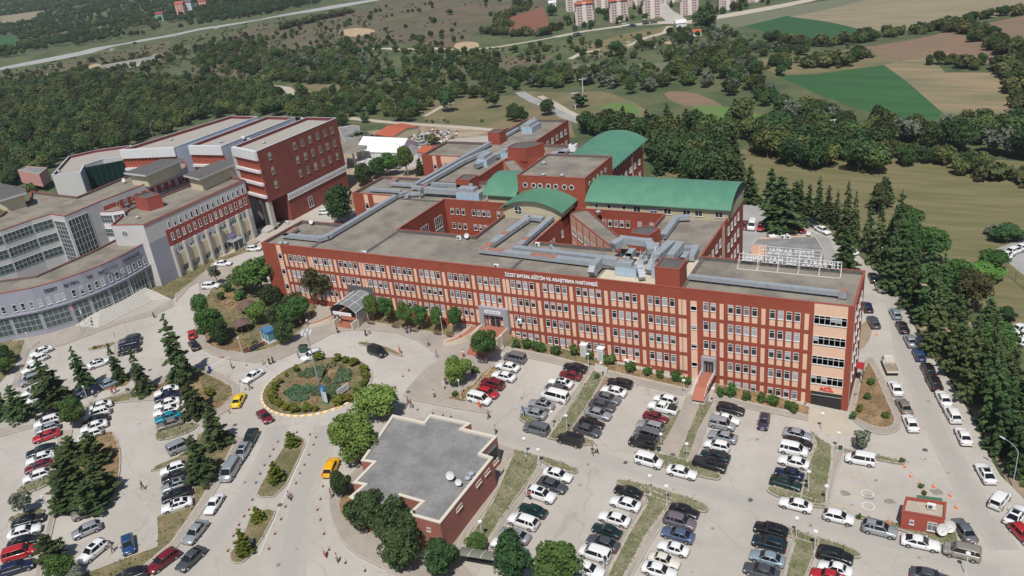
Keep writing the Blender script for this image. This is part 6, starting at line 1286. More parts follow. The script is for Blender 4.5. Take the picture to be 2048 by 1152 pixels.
for a in ((684, 446, 688, 368, 66, 'dark', 'big round dark tree beside the brick wing'), (735, 372, 735, 325, 46, 'dark', 'dark tree in the service yard, left one'), (758, 356, 752, 315, 44, 'dark', 'dark tree in the service yard behind the bins'), (782, 352, 780, 305, 40, 'broad', 'tree beside the red car in the service yard'), (815, 352, 808, 290, 34, 'broad', 'tall slender tree in front of the white tent hall'), (842, 350, 838, 316, 26, 'cedarfar', 'small cedar beside the middle left roof arm'), (788, 322, 778, 298, 32, 'dark', 'tree touching the end of the tent hall'), (715, 285, 716, 262, 50, 'silver', 'silvery bush beside the derelict shed'), (740, 287, 742, 266, 46, 'silver', 'silvery bush above the tent hall'), (866, 292, 866, 268, 30, 'scrub', 'scrub behind the small orange roof'), (894, 224, 895, 172, 40, 'oakd', 'lone round tree in the clearing, left'), (988, 216, 988, 182, 34, 'oakd', 'lone round tree in the clearing, right'), (605, 205, 607, 165, 30, 'oakd', 'round tree beside the curved track'), (1095, 230, 1092, 198, 34, 'oakd', 'tree at the end of the grey lane'), (1160, 215, 1157, 184, 32, 'poplar', 'slim tree beside the power poles'), (1264, 245, 1264, 226, 18, 'oakd', 'small round tree on the bright green patch'), (1464, 255, 1464, 228, 26, 'oakd', 'small dark tree on the bright green strip'), (1480, 268, 1400, 198, 60, 'oak', 'big bushy tree between the green patches'), (1408, 62, 1408, 12, 50, 'oakd', 'large dark tree at the end of the apartment road'), (1232, 112, 1232, 82, 34, 'oakd', 'big round tree below the apartments'), (1210, 145, 1209, 116, 22, 'poplar', 'slim poplar left of the small field'), (1292, 150, 1290, 118, 22, 'poplar', 'slim poplar right of the small field')): tpx(*a)
# woods: patches of photo ground, the nearest trees on their own, the rest as one mass per kind
def nz(x, y, s=1.): return math.sin(x*.051*s+1.3)*math.cos(y*.043*s+.4)+.6*math.sin(x*.11*s+y*.09*s)+.4*math.sin(x*.021*s-y*.18*s+2)
WLIST = []
def wood(px, sp, kinds, hr, phrase, thr=-9, clear=True, sc=1.):
    P = W(px); xs = [p[0] for p in P]; ys = [p[1] for p in P]; n = 0
    y = min(ys)
    while y < max(ys):
        x = min(xs)
        while x < max(xs):
            X = x+TR.uniform(-.45, .45)*sp; Y = y+TR.uniform(-.45, .45)*sp; x += sp
            if nz(X, Y, sc) < thr: continue
            ins = False; j = len(P)-1
            for i in range(len(P)):
                xi, yi = P[i]; xj, yj = P[j]
                if (yi > Y) != (yj > Y) and X < (xj-xi)*(Y-yi)/(yj-yi)+xi: ins = not ins
                j = i
            if not ins: continue
            if clear and reg_at(X, Y) not in ('base', 'hill', 'mead', 'dirt'): continue
            k = TR.choice(kinds); dd = math.hypot(X-CAM[0], Y-CAM[1]); h = TR.uniform(*hr)*(.35 if k == 'scrub' else 1)*(1-.36*sm(230, 330, dd)); WLIST.append((X, Y, h, k, phrase)); n += 1
        y += sp
    return n
O = ['oak', 'oak', 'oak', 'oakd']
wood([(-80, 172), (100, 166), (330, 166), (460, 168), (540, 172), (565, 200), (600, 208), (640, 226), (700, 240), (690, 268), (650, 250), (590, 240), (510, 232), (465, 232), (380, 250), (270, 290), (135, 318), (100, 350), (60, 378), (0, 375), (-80, 395)], 6.2, O, (8, 11), 'oak in the dense wood behind the faculty', clear=False)
wood([(600, 205), (700, 172), (780, 178), (850, 185), (925, 195), (960, 185), (1035, 168), (1045, 186), (930, 200), (880, 205), (840, 225), (830, 248), (760, 246), (700, 245), (640, 226)], 7, O, (7, 9), 'oak in the belt beyond the brick lecture block')
wood([(520, 112), (620, 108), (700, 112), (760, 128), (745, 175), (640, 168), (545, 168), (500, 150)], 7.5, O+['silver'], (7, 10), 'tree in the thicket below the dirt road')
wood([(745, 175), (760, 128), (860, 150), (980, 140), (1060, 150), (1040, 172), (920, 190), (840, 182)], 8, O, (7, 9), 'tree in the belt above the clearing', -.4)
wood([(1030, 150), (1100, 148), (1200, 152), (1320, 152), (1335, 180), (1320, 192), (1270, 192), (1200, 174), (1060, 176)], 6.5, O+['silver'], (8, 11), 'tree in the belt behind the power poles')
wood([(1320, 122), (1420, 105), (1500, 128), (1535, 165), (1560, 228), (1500, 216), (1430, 186), (1345, 176)], 7, O+['silver'], (8, 11), 'tree in the valley wood left of the green field')
wood([(1560, 222), (1640, 222), (1700, 240), (1780, 260), (1870, 274), (1960, 266), (2100, 250), (2100, 352), (1960, 315), (1760, 298), (1700, 275), (1600, 262), (1560, 245)], 6.5, O+['silver'], (8, 11), 'tree in the wood below the green field', -1.5)
wood([(1500, 268), (1600, 262), (1700, 272), (1756, 300), (1752, 345), (1700, 350), (1600, 338), (1510, 318)], 5.8, ['oakd', 'oakd', 'oak'], (8, 10), 'tree in the dense block at the head of the dry meadow', clear=False)
wood([(1285, 262), (1340, 250), (1380, 262), (1440, 276), (1500, 280), (1490, 300), (1465, 315), (1462, 365), (1400, 378), (1300, 345), (1298, 285), (1150, 272), (1170, 252), (1260, 252)], 5.8, ['oakd', 'cedarfar', 'oak', 'cedarfar'], (8, 11), 'tree in the mixed wood behind the green vaults', clear=False)
wood([(1300, 290), (1400, 300), (1480, 340), (1500, 395), (1440, 380), (1330, 360)], 5.4, ['cedarfar', 'cedarfar', 'oakd'], (8, 10), 'cedar of the plantation beside the right green vault', clear=False)
for hp_, sp in (([(1540, 80), (1620, 92), (1680, 92), (1760, 76), (1840, 66), (1900, 54), (1960, 40), (2050, 24)], 10), ([(1885, 55), (1940, 68), (1990, 90), (2025, 112), (2050, 125)], 10), ([(1865, 128), (1920, 130), (1980, 138), (2020, 142)], 9), ([(2028, 120), (2030, 160), (2048, 200), (2080, 230)], 11), ([(1756, 318), (1840, 330), (1930, 345), (2060, 362)], 9), ([(1560, 130), (1640, 132), (1700, 122), (1760, 118)], 10), ([(560, 60), (620, 45), (700, 25)], 8), ([(1010, 60), (1000, 45), (1020, 30), (1060, 10)], 8), ([(966, 66), (1010, 72), (1090, 70), (1110, 60)], 7)):
    Pm = [G(*p) for p in hp_]
    for a, b in zip(Pm, Pm[1:]):
        n = max(1, int((b-a).length/5))
        for i in range(n):
            for w_ in (-1, 1, 0):
                p = a.lerp(b, (i+TR.random())/n); WLIST.append((p.x+TR.uniform(-1, 1)*sp*.5, p.y+TR.uniform(-1, 1)*sp*.5, TR.uniform(3, 6), TR.choice(['oakd', 'oak', 'scrub']), 'tree in the hedgerows between the fields'))
wood([(-20, 0), (130, -6), (300, 5), (440, -8), (560, -8), (560, 25), (430, 46), (300, 66), (150, 92), (0, 120), (-20, 100)], 9, ['oakd', 'oakd', 'oak'], (7, 10), 'tree in the wood above the motorway', -.6)
wood([(400, 0), (640, -10), (640, 8), (520, 32), (400, 48)], 8, ['oakd', 'cedarfar'], (8, 10), 'tree in the wood above the motorway')
wood([(0, 150), (170, 124), (340, 98), (520, 68), (545, 110), (520, 166), (300, 162), (100, 165)], 7, ['oakd', 'oak', 'scrub', 'scrub', 'oak'], (5, 8), 'tree on the slope below the motorway', -.35, sc=1.3)
wood([(380, 100), (520, 70), (700, 40), (700, 100), (540, 120), (400, 150)], 8, ['scrub', 'oakd', 'scrub', 'oak'], (4, 7), 'bush on the slope above the dirt road', -.2, sc=1.6)
wood([(0, 140), (300, 88), (540, 40), (700, 30), (900, 98), (1130, 90), (1340, 62), (1480, 60), (1620, 95), (1560, 150), (1340, 150), (1100, 150), (900, 160), (760, 130), (540, 168), (300, 164), (100, 166)], 5.2, ['scrub'], (3.5, 7), 'scrub bush on the far slopes', .35, sc=2.6)
wood([(540, 110), (570, 60), (760, 0), (1120, -10), (960, 70), (900, 95), (700, 98)], 13, ['scrub', 'scrub', 'oakd'], (4, 7), 'bush on the bare hillside', .25)
wood([(660, 75), (760, 78), (860, 80), (900, 96), (760, 98), (660, 98)], 7, ['oakd', 'scrub'], (5, 7), 'bush below the sandy cutting', -.2, sc=2)
wood([(700, 104), (880, 102), (1130, 88), (1340, 62), (1345, 120), (1320, 150), (1100, 150), (900, 160), (760, 130)], 7, ['oak', 'scrub', 'scrub', 'oakd', 'scrub'], (4.5, 8), 'tree scattered in the scrub below the dirt road', -.3, sc=1.5)
wood([(1345, 62), (1440, 60), (1620, 95), (1600, 140), (1545, 165), (1500, 128), (1420, 105), (1345, 120)], 6.5, ['oak', 'oakd', 'scrub', 'scrub', 'silver'], (5, 8), 'tree in the scrub below the apartments', -.4, sc=1.5)
wood([(1560, 100), (1740, 95), (1760, 125), (1640, 145), (1560, 150)], 9, ['scrub', 'oak', 'scrub'], (5, 8), 'bush on the rough slope between the fields', -.3, sc=1.5)
wood([(1120, 62), (1160, 66), (1480, 32), (1580, 8), (1560, -5), (1130, 40)], 8, ['cedarfar', 'oakd', 'cedarfar'], (6, 9), 'small tree round the apartment towers', .1, sc=3)
wood([(830, 250), (1000, 262), (1060, 282), (1050, 268), (1010, 255), (1000, 246), (850, 235)], 6, ['scrub'], (4, 6), 'low scrub beyond the far roof', .1, clear=True, sc=2)
wood([(1015, 222), (1060, 232), (1060, 248), (1020, 245)], 5, ['oakd'], (6, 7), 'tree behind the farthest roof', clear=False)
wood([(1730, 420), (1790, 455), (1840, 540), (1900, 640), (1960, 760), (2010, 870), (2060, 900), (2060, 800), (1975, 660), (1900, 560), (1830, 470), (1770, 400)], 5.5, ['cedarfar', 'broad', 'cedarfar', 'birch'], (6, 10), 'tree filling the belt behind the cedar row', clear=False)
wood([(400, 95), (560, 60), (560, 168), (700, 168), (780, 175), (1040, 150), (1040, 115), (880, 102), (700, 104), (540, 112), (400, 160)], 6, ['oak', 'oakd', 'scrub', 'oak'], (5, 8), 'tree in the thicket below the dirt road', -.05, sc=1.2)
wood([(0, 345), (100, 350), (105, 375), (60, 392), (0, 392)], 4, ['scrub', 'oak', 'scrub'], (4, 6), 'bush behind the faculty roofs', clear=False)
wood([(1800, 560), (1900, 520), (1960, 600), (1990, 700), (2048, 780), (2048, 860), (1990, 800), (1900, 660)], 6, ['scrub', 'scrub', 'oak'], (3, 6), 'bush on the slope east of the cedar row', .3, clear=False, sc=2)
wood([(1510, 300), (1560, 335), (1700, 352), (1760, 350), (1900, 362), (2060, 380), (2060, 372), (1900, 352), (1760, 342), (1600, 330), (1500, 290)], 5, ['scrub'], (3, 5), 'weeds at the edge of the dry meadow', .2, clear=False, sc=2)
for x, y, h in ((600, 160, 7), (555, 120, 8), (1105, 32, 9), (1035, 20, 10), (700, 50, 6), (740, 40, 5), (870, 48, 5), (900, 30, 5)):
    g = G(x, y); WLIST.append((g.x, g.y, h, 'oakd', 'tree scattered in the scrub below the dirt road'))
WLIST.sort(key=lambda t: math.hypot(t[0]-CAM[0], t[1]-CAM[1])/(t[2]+2)*6)
cnt = {}; rest = {}
for X, Y, h, k, ph in WLIST:
    q = proj((X, Y, terr(X, Y)+h*.6))
    if not (-60 < q[0] < 2110 and -60 < q[1]): continue
    nm = NAMEK[k]; cnt[nm] = cnt.get(nm, 0)+1
    lim = 295 if nm != 'cedar_tree' else 240
    d = pro(k, 0)[2]
    if cnt[nm] <= lim: tree(X, Y, h, h/d[0]*d[1]*TR.uniform(.85, 1.15), k, ph, ph)
    else: rest.setdefault((k, TR.randrange(3)), []).append((X, Y, h))
def scatter(name, mesh, pts, d, kind, label=None):
    me = bpy.data.meshes.new(name); n = len(pts); me.vertices.add(n); me.vertices.foreach_set('co', [v for X, Y, h in pts for v in (X, Y, terr(X, Y)-.1)])
    a = me.attributes.new('rotz', 'FLOAT_VECTOR', 'POINT'); a.data.foreach_set('vector', [v for _ in pts for v in (0, 0, TR.uniform(0, 6.28))])
    a = me.attributes.new('sz', 'FLOAT_VECTOR', 'POINT'); a.data.foreach_set('vector', [v for X, Y, h in pts for v in ((lambda s: (s, s, h/d[0]))(h/d[0]*TR.uniform(.85, 1.15)))])
    me.update(); o = bpy.data.objects.new(name, me); col.objects.link(o); src = bpy.data.objects.new(name+'_pattern', mesh)
    ng = bpy.data.node_groups.new(name, 'GeometryNodeTree'); ng.interface.new_socket('Geometry', in_out='INPUT', socket_type='NodeSocketGeometry'); ng.interface.new_socket('Geometry', in_out='OUTPUT', socket_type='NodeSocketGeometry')
    N = ng.nodes; gi = N.new('NodeGroupInput'); go = N.new('NodeGroupOutput'); ip = N.new('GeometryNodeInstanceOnPoints'); oi = N.new('GeometryNodeObjectInfo'); oi.inputs[0].default_value = src
    r = N.new('GeometryNodeInputNamedAttribute'); r.data_type = 'FLOAT_VECTOR'; r.inputs[0].default_value = 'rotz'; s = N.new('GeometryNodeInputNamedAttribute'); s.data_type = 'FLOAT_VECTOR'; s.inputs[0].default_value = 'sz'
    L = ng.links; L.new(gi.outputs[0], ip.inputs['Points']); L.new(oi.outputs['Geometry'], ip.inputs['Instance']); L.new(r.outputs[0], ip.inputs['Rotation']); L.new(s.outputs[0], ip.inputs['Scale']); L.new(ip.outputs[0], go.inputs[0])
    md = o.modifiers.new('scatter', 'NODES'); md.node_group = ng; tag(o, label, None, None, kind); return o
for (k, v), pts in rest.items():
    tm, cm, d = pro(k, v)
    scatter('woodland', cm, pts, d, 'stuff')
print('WLIST', len(WLIST), cnt)
# long dry weeds on the banks: tufts
def tufts(classes, name, lm, step, size, seed, h=.35):
    rng = np.random.default_rng(seed); Qs = []
    for P, c, k, raw in REG:
        if c not in classes: continue
        P = np.array(P); mn, mx = P.min(0), P.max(0)
        if math.hypot(*(P.mean(0)-CAM[:2])) > 230: continue
        n = int((mx[0]-mn[0])*(mx[1]-mn[1])/step); pt = rng.uniform(mn, mx, (n, 2)); ins = np.zeros(n, bool)
        for a in range(len(P)):
            x1, y1 = P[a]; x2, y2 = P[(a+1) % len(P)]
            if y1 == y2: continue
            ins ^= ((y1 > pt[:, 1]) != (y2 > pt[:, 1])) & (pt[:, 0] < (x2-x1)*(pt[:, 1]-y1)/(y2-y1)+x1)
        for x, y in pt[ins]:
            z = terr(x, y)+CLS[c][1]; a = rng.uniform(0, 3.14); s = size*rng.uniform(.6, 1.5); u = np.array([math.cos(a), math.sin(a), 0])*s; t = np.array([rng.uniform(-.3, .3)*s, rng.uniform(-.3, .3)*s, h*rng.uniform(.4, 1.3)]); p = np.array([x, y, z])
            Qs.append(np.stack([p-u*.5, p+u*.5, p+u*.35+t, p-u*.35+t]))
    if Qs:
        o = bpy.data.objects.new(name, quads(np.array(Qs), [lm], name=name)); col.objects.link(o); o['kind'] = 'stuff'
tufts(('bank',), 'weeds', mat('weed_mix', (.23, .21, .135), .9, (.12, .135, .06), 1.0, (.36, .32, .23), .5), .15, .3, 4, .2)
tufts(('lawn', 'soil'), 'grass', mat('grass_tuft', (.09, .12, .035), .9, (.17, .15, .07), .7), .45, .3, 5, .16)
# ---------------------------------------------------------------- cars
PAINT = mat('car_paint', (.6, .6, .6), .35, coat=.6); GLS = mat('car_glass', (.012, .014, .017), .08, spec=.6); TYR = mat('tyre', (.018, .018, .018), .85); RIM = mat('alloy', (.42, .43, .45), .35, metal=.6)
HLG = mat('headlight_glass', (.62, .65, .68), .15); TLG = mat('tail_light_red', (.42, .02, .02), .25); PLT = mat('number_plate', (.70, .70, .68), .5); TRIM = mat('black_trim', (.025, .025, .027), .6)
COL = dict(white=(.78, .78, .77), silver=(.36, .38, .40), grey=(.17, .18, .195), darkgrey=(.065, .07, .08), black=(.014, .014, .016), red=(.42, .02, .025), maroon=(.16, .012, .02), navy=(.009, .016, .05), blue=(.02, .06, .16), lightblue=(.30, .38, .44), steelblue=(.11, .16, .25), teal=(.0, .22, .30), darkgreen=(.008, .03, .026), darkteal=(.01, .026, .034), tan=(.34, .31, .26), bronze=(.20, .18, .15), mauve=(.15, .13, .15), yellow=(.80, .56, .01), gold=(.85, .42, .0), plum=(.04, .03, .06), cream=(.68, .64, .55))
WORD = dict(darkgrey='dark grey', navy='navy blue', lightblue='pale blue', steelblue='steel blue', teal='turquoise', darkgreen='dark green', darkteal='dark petrol green', bronze='brown grey', gold='golden yellow', plum='dark plum')
CM = {k: mat('paint_'+k, v, .42 if k in ('white', 'cream') else .3, coat=.5, metal=.3 if k in ('silver', 'grey', 'tan', 'steelblue', 'lightblue') else 0.) for k, v in COL.items()}
# length, width, height, bonnet z, belt z, boot z, then x of: screen base, roof front, roof rear, rear glass base (front is +x, measured from the nose)
T = dict(sedan=(4.55, 1.78, 1.45, .86, .95, 1.02, 1.25, 1.95, 3.25, 3.95), oldsedan=(4.25, 1.64, 1.40, .84, .90, .94, 1.30, 1.85, 3.0, 3.45), hatch=(4.1, 1.74, 1.47, .88, .96, 1.0, 1.05, 1.75, 3.45, 3.98), suv=(4.5, 1.85, 1.66, 1.02, 1.10, 1.15, 1.15, 1.80, 3.85, 4.36),
         wagon=(4.6, 1.76, 1.48, .88, .96, 1.02, 1.25, 1.95, 4.0, 4.5), combi=(4.35, 1.80, 1.83, 1.05, 1.12, 1.12, .80, 1.45, 4.08, 4.28), van=(5.0, 1.92, 1.98, 1.15, 1.2, 1.2, .62, 1.35, 4.75, 4.93), pickup=(5.1, 1.82, 1.75, 1.08, 1.14, 1.02, 1.25, 1.85, 3.0, 3.2), coupe=(4.7, 1.85, 1.39, .84, .93, 1.0, 1.35, 2.15, 3.3, 4.25), panelvan=(4.2, 1.70, 1.82, 1.0, 1.08, 1.1, .95, 1.5, 4.0, 4.15))
def car_proto(kind, roofrack=False, sunroof=False):
    L, Wd, H, zb, zbelt, zt, xs, xf, xr, xg = T[kind]; w_ = Wd/2; X = lambda x: L/2-x
    e = empty('parked_car', (0, 0, 0))
    st = [(0.0, .62, .80, .50), (.10, .80, .90, .34), (.45, .90, .97, .28), (xs*.75, zb-.0, 1.0, .24), (xs, zb+.04, 1.0, .22), (xf, zbelt, 1.0, .22), ((xf+xr)/2, zbelt+.01, 1.0, .22), (xr, zbelt+.03, 1.0, .22), (xg, zt, .99, .24), (L-.18, zt-.02, .97, .28), (L-.04, zt-.14, .92, .36), (L, zt-.3, .86, .46)]
    st[0] = (0., zb-.26, .80, .42); st[1] = (.10, zb-.12, .91, .33); st[2] = (.45, zb-.04, .97, .27)
    if kind == 'pickup': st = st[:8]+[(3.25, zbelt, 1., .26), (3.3, zbelt, 1., .26), (L-.1, zbelt, .98, .3), (L, zbelt-.1, .95, .42)]
    rings = []
    for x, zt_, k, z0 in st:
        ww = w_*k; zm = (zt_+z0)/2; rings.append([(X(x), -ww*.90, z0), (X(x), -ww, z0+.14), (X(x), -ww, zm+.08), (X(x), -ww*.965, zt_-.10), (X(x), -ww*.86, zt_), (X(x), 0, zt_+.035), (X(x), ww*.86, zt_), (X(x), ww*.965, zt_-.10), (X(x), ww, zm+.08), (X(x), ww, z0+.14), (X(x), ww*.90, z0)])
    b = MB(); b.loft(rings, PAINT)
    for sx in (L*.185, L*.80):     # dark wheel arches
        for sy in (-1, 1):
            n = 10; b.poly([(X(sx)+.37*math.cos(math.pi*i/n), sy*(w_+.004), .33+.37*math.sin(math.pi*i/n)) for i in range(n+1)][::sy], TRIM)
    b.box(-L/2+.15, -w_*.9, .2, L/2-.15, w_*.9, .34, TRIM)
    if kind == 'pickup':
        b.box(X(L-.12), -w_*.82, zbelt-.02, X(3.4), w_*.82, zbelt+.045, TRIM)
    bo = b.build('body', e, smooth=False); 
    for p in bo.data.polygons: p.use_smooth = len(p.vertices) == 4 and p.index < len(rings)*11
    # glasshouse
    hb, ht_ = w_*.90, w_*.70 if kind not in ('combi', 'van', 'panelvan') else w_*.80; g = MB(); zs = zb+.03
    base = [(X(xs), zs), (X(xg), zt)]; zr = H-.045
    A = [(X(xs), -hb*.93, zs), (X(xf)-.12, -hb, zbelt-.02), (X(xr), -hb, zbelt), (X(xg), -hb*.93, zt-.01)]; Bt = [(X(xf), -ht_*.96, zr-.02), (X(xf)-.25, -ht_, zr), (X(xr)+.25, -ht_, zr), (X(xr), -ht_*.95, zr-.03)]
    m = lambda p: (p[0], -p[1], p[2])
    for i in range(3): g.poly([A[i], Bt[i], Bt[i+1], A[i+1]][::-1], GLS); g.poly([m(A[i]), m(Bt[i]), m(Bt[i+1]), m(A[i+1])], GLS)
    g.poly([A[0], m(A[0]), m(Bt[0]), Bt[0]], GLS); g.poly([A[3], Bt[3], m(Bt[3]), m(A[3])], GLS); g.build('window', e)
    # roof and pillars in body colour
    r = MB(); o = .012; c0, c1 = X(xf), X(xr); ring = []
    for x, k, z in ((c0+.06, .93, zr-.055), (c0-.12, 1., zr), (c0-.4, 1.02, H-.012), ((c0+c1)/2, 1.03, H), (c1+.4, 1.02, H-.012), (c1+.12, 1., zr), (c1-.06, .93, zr-.05)):
        ww = (ht_+.03)*k; ring.append([(x, -ww, z-.07), (x, -ww*.93, z-.005), (x, -ww*.5, z+.02), (x, ww*.5, z+.02), (x, ww*.93, z-.005), (x, ww, z-.07)])
    r.loft(ring, PAINT); nroof = len(r.f)
    def pillar(a, c, wd):
        a, c = Vector(a), Vector(c)
        for s in (1, -1):
            p, q = Vector((a.x, a.y*s, a.z)), Vector((c.x, c.y*s, c.z)); n = Vector((0, -s, .25))*o*1.4; u = Vector((wd/2, 0, 0)); r.poly([p-u+n, p+u+n, q+u+n, q-u+n][::-s], PAINT)
            t = Vector((0, -s, 0))*wd*.5; f = Vector((math.copysign(.015, a.x-c.x), 0, .012)); r.poly([p+f+t*.1, p+f-t*.9, q+f-t*.9, q+f+t*.1], PAINT)
    pillar(A[0], Bt[0], .09); pillar(A[3], Bt[3], .16)
    mid = (X((xf+xr)/2+.05), -hb, zbelt); midt = (X((xf+xr)/2+.1), -ht_, zr); pillar(mid, midt, .10)
    if kind in ('suv', 'wagon', 'combi', 'van', 'pickup'): 
        f = .80 if kind != 'pickup' else .93; x = xf+(xr-xf)*f; pillar((X(x), -hb, zbelt), (X(x)+.05, -ht_, zr), .11)
    if kind == 'panelvan':
        for s in (-1, 1): y0 = hb+.012; r.poly([(X(xf+.95), s*y0, zbelt-.1), (X(xg), s*y0*.95, zbelt-.1), (X(xr)+.0, s*(ht_+.02), H-.05), (X(xf+1.0), s*(ht_+.02), H-.05)][::s], PAINT)
    ro = r.build('roof', e)
    for p in ro.data.polygons: p.use_smooth = p.index < nroof-2
    if sunroof:
        s_ = MB(); s_.box(X(xf+.95), -ht_*.66, H+.022, X(xf+.15), ht_*.66, H+.03, GLS); s_.build('sunroof', e)
    if roofrack:
        for s in (-1, 1): q = MB(); q.box(X(xr-.1), s*ht_*.88-.02, H-.01, X(xf+.2), s*ht_*.88+.02, H+.05, TRIM); q.build('roof_rail', e)
    for sx in (L*.185, L*.80):
        for s in (-1, 1):
            t = MB(); c = (X(sx), s*(w_-.10), .32); t.tube((c[0], c[1]-s*.1, c[2]), (c[0], c[1]+s*.115, c[2]), .32, .31, TYR, 14); wo = t.build('wheel', e); t = MB(); t.tube((c[0], c[1]+s*.08, c[2]), (c[0], c[1]+s*.125, c[2]), .21, .19, RIM, 10); t.build('rim', wo)
    for s in (-1, 1):
        q = MB(); k = w_*.86; q.poly([(L/2-.02, s*k*.62, zb-.22), (L/2-.22, s*(w_*.945), zb-.16), (L/2-.42, s*(w_*.965), zb-.07), (L/2-.16, s*k*.60, zb-.085)][::s], HLG); q.poly([(L/2-.42, s*w_*.975, zb-.07), (L/2-.16, s*w_*.95, zb-.17), (L/2-.2, s*w_*.97, zb-.26), (L/2-.42, s*w_*.985, zb-.2)], HLG); q.build('headlight', e)
        q = MB(); zz = st[-2][1]; q.poly([(-L/2+.0, s*w_*.60, zt-.32), (-L/2+.0, s*w_*.84, zt-.32), (-L/2+.02, s*w_*.86, zt-.12), (-L/2+.02, s*w_*.60, zt-.12)][::s], TLG); q.box(-L/2+.02, min(s*w_*.80, s*w_*.935), zt-.36, -L/2+.16, max(s*w_*.80, s*w_*.935), zt-.16, TLG); q.build('tail_light', e)
        q = MB(); q.box(X(xs+.38), min(s*(w_*.96), s*(w_+.16)), zbelt-.02, X(xs+.24), max(s*(w_*.96), s*(w_+.16)), zbelt+.12, PAINT); q.build('wing_mirror', e)
    for x, s in ((L/2+.005, 1), (-L/2-.015, -1)): q = MB(); z0 = .42 if s > 0 else .62; q.poly([(x, -.26, z0), (x, .26, z0), (x, .26, z0+.12), (x, -.26, z0+.12)][::s], PLT); q.build('number_plate', e)
    q = MB(); q.poly([(L/2-.03, -w_*.5, .5), (L/2-.03, w_*.5, .5), (L/2-.06, w_*.5, zb-.24), (L/2-.06, -w_*.5, zb-.24)], TRIM); q.build('grille', e)
    if kind == 'pickup' and roofrack:
        pass
    return e
PC = {}; FREE = {}
KN = dict(sedan='saloon', oldsedan='old saloon', hatch='hatchback', suv='off-roader', wagon='estate car', combi='combi van', van='minibus', pickup='pickup truck', coupe='sports saloon', panelvan='panel van')
NAMES = dict(van='parked_van', combi='parked_van', panelvan='parked_van', pickup='pickup_truck')
def paint_tree(o, m):
    for i, sl in enumerate(o.material_slots):
        if sl.material is PAINT or sl.material in CM.values(): sl.link = 'OBJECT'; sl.material = m
    for k in kids(o): paint_tree(k, m)
def car(px, kind, colr, nose, label, group, opt=''):
    """px: photo pixel of the middle of the car on the ground; nose: heading in radians"""
    key = (kind, 'r' in opt, 's' in opt)
    if key not in PC: PC[key] = car_proto(kind, 'r' in opt, 's' in opt); reg(PC[key]); e = PC[key]
    else: e = dup(PC[key])
    e.name = NAMES.get(kind, 'parked_car')
    g = G(*px); d = (g-Vector(CAM)); k = .62/ max(30, -d.z); g2 = g+Vector((d.x, d.y, 0))*-0.0   # centre given at mid height
    d2 = ray(*px); zc = terr(g.x, g.y)+.6; p = CAM+d2*((CAM[2]-zc)/-d2[2]); x, y = float(p[0]), float(p[1])
    c, s = math.cos(nose), math.sin(nose); hf, hr_ = terr(x+c*1.3, y+s*1.3), terr(x-c*1.3, y-s*1.3); hl, hR = terr(x-s*.7, y+c*.7), terr(x+s*.7, y-c*.7)
    e.location = (x, y, (hf+hr_)/2+.01); e.rotation_euler = (math.atan2(hl-hR, 1.4), -math.atan2(hf-hr_, 2.6), nose)
    paint_tree(e, CM[colr]); tag(e, label, {'van': 'minibus', 'combi': 'van', 'panelvan': 'van', 'pickup': 'pickup'}.get(kind, 'car'), group); e.pop('kind') if 'kind' in e.keys() else None
    return e
OR = ['first', 'second', 'third', 'fourth', 'fifth', 'sixth', 'seventh', 'eighth', 'ninth', 'tenth', 'eleventh', 'twelfth', 'thirteenth', 'fourteenth']
PI = math.pi; JR = random.Random(9)
def row(phrase, group, nose, cars):
    for i, c in enumerate(cars):
        x, y, kind, colr = c[:4]; n = c[4] if len(c) > 4 and c[4] is not None else nose; opt = c[5] if len(c) > 5 else ''
        pos = OR[i]+' from the top' if len(cars) > 1 else ''
        lab = '%s %s, %s %s' % (WORD.get(colr, colr), KN[kind], OR[i], phrase.replace('of the ', 'in the ', 1)) if pos else '%s %s %s' % (WORD.get(colr, colr), KN[kind], phrase)
        car((x, y), kind, colr, n+JR.uniform(-.035, .035), lab, group, opt)
def hd(a, b): return heading(a, b)
hUL = hd((110, 692), (60, 712)); hML = hd((120, 835), (66, 852)); hM3 = hd((372, 800), (312, 818)); hB = hd((388, 1004), (320, 1026)); hLL = hd((20, 1098), (80, 1080))
gL = 'cars parked in the western car parks'; gR = 'cars parked in the terraced car parks'; gE = 'cars parked along the eastern road'; gS = 'cars on the western streets'
row('of the left row in the upper left car park', gL, hUL, [(82, 703, 'sedan', 'white'), (76, 718, 'hatch', 'white'), (66, 736, 'sedan', 'white'), (61, 760, 'suv', 'silver'), (66, 782, 'hatch', 'white', None, 'r'), (72, 797, 'sedan', 'white')])
row('of the short black row behind the young cedars', gL, hd((281, 690), (236, 700)), [(260, 679, 'wagon', 'darkgrey', None, 'r'), (259, 688, 'suv', 'navy'), (258, 701, 'sedan', 'black')])
row('alone in the middle of the upper left car park', gL, hd((182, 733), (220, 720)), [(198, 726, 'sedan', 'white', None, 's')]); row('at the bed below the lone white one', gL, hd((236, 758), (188, 776)), [(213, 769, 'sedan', 'lightblue')]); row('peeping out behind the cedar at the lower bed', gL, hd((165, 778), (135, 790)), [(158, 786, 'suv', 'grey')]); row('right of the pale blue saloon at the bed', gL, hd((236, 758), (188, 776)), [(180, 783, 'hatch', 'navy')])
row('of the far left row below the cedars', gL, hML, [(97, 831, 'sedan', 'black'), (95, 844, 'suv', 'white'), (95, 857, 'hatch', 'silver'), (93, 872, 'sedan', 'red'), (82, 901, 'coupe', 'darkteal'), (81, 916, 'sedan', 'white'), (79, 932, 'sedan', 'maroon'), (73, 952, 'hatch', 'white')])
row('of the row right of the dividing path', gL, hML, [(198, 813, 'sedan', 'white'), (195, 827, 'suv', 'white'), (191, 841, 'sedan', 'black'), (188, 853, 'sedan', 'white'), (181, 869, 'hatch', 'white')])
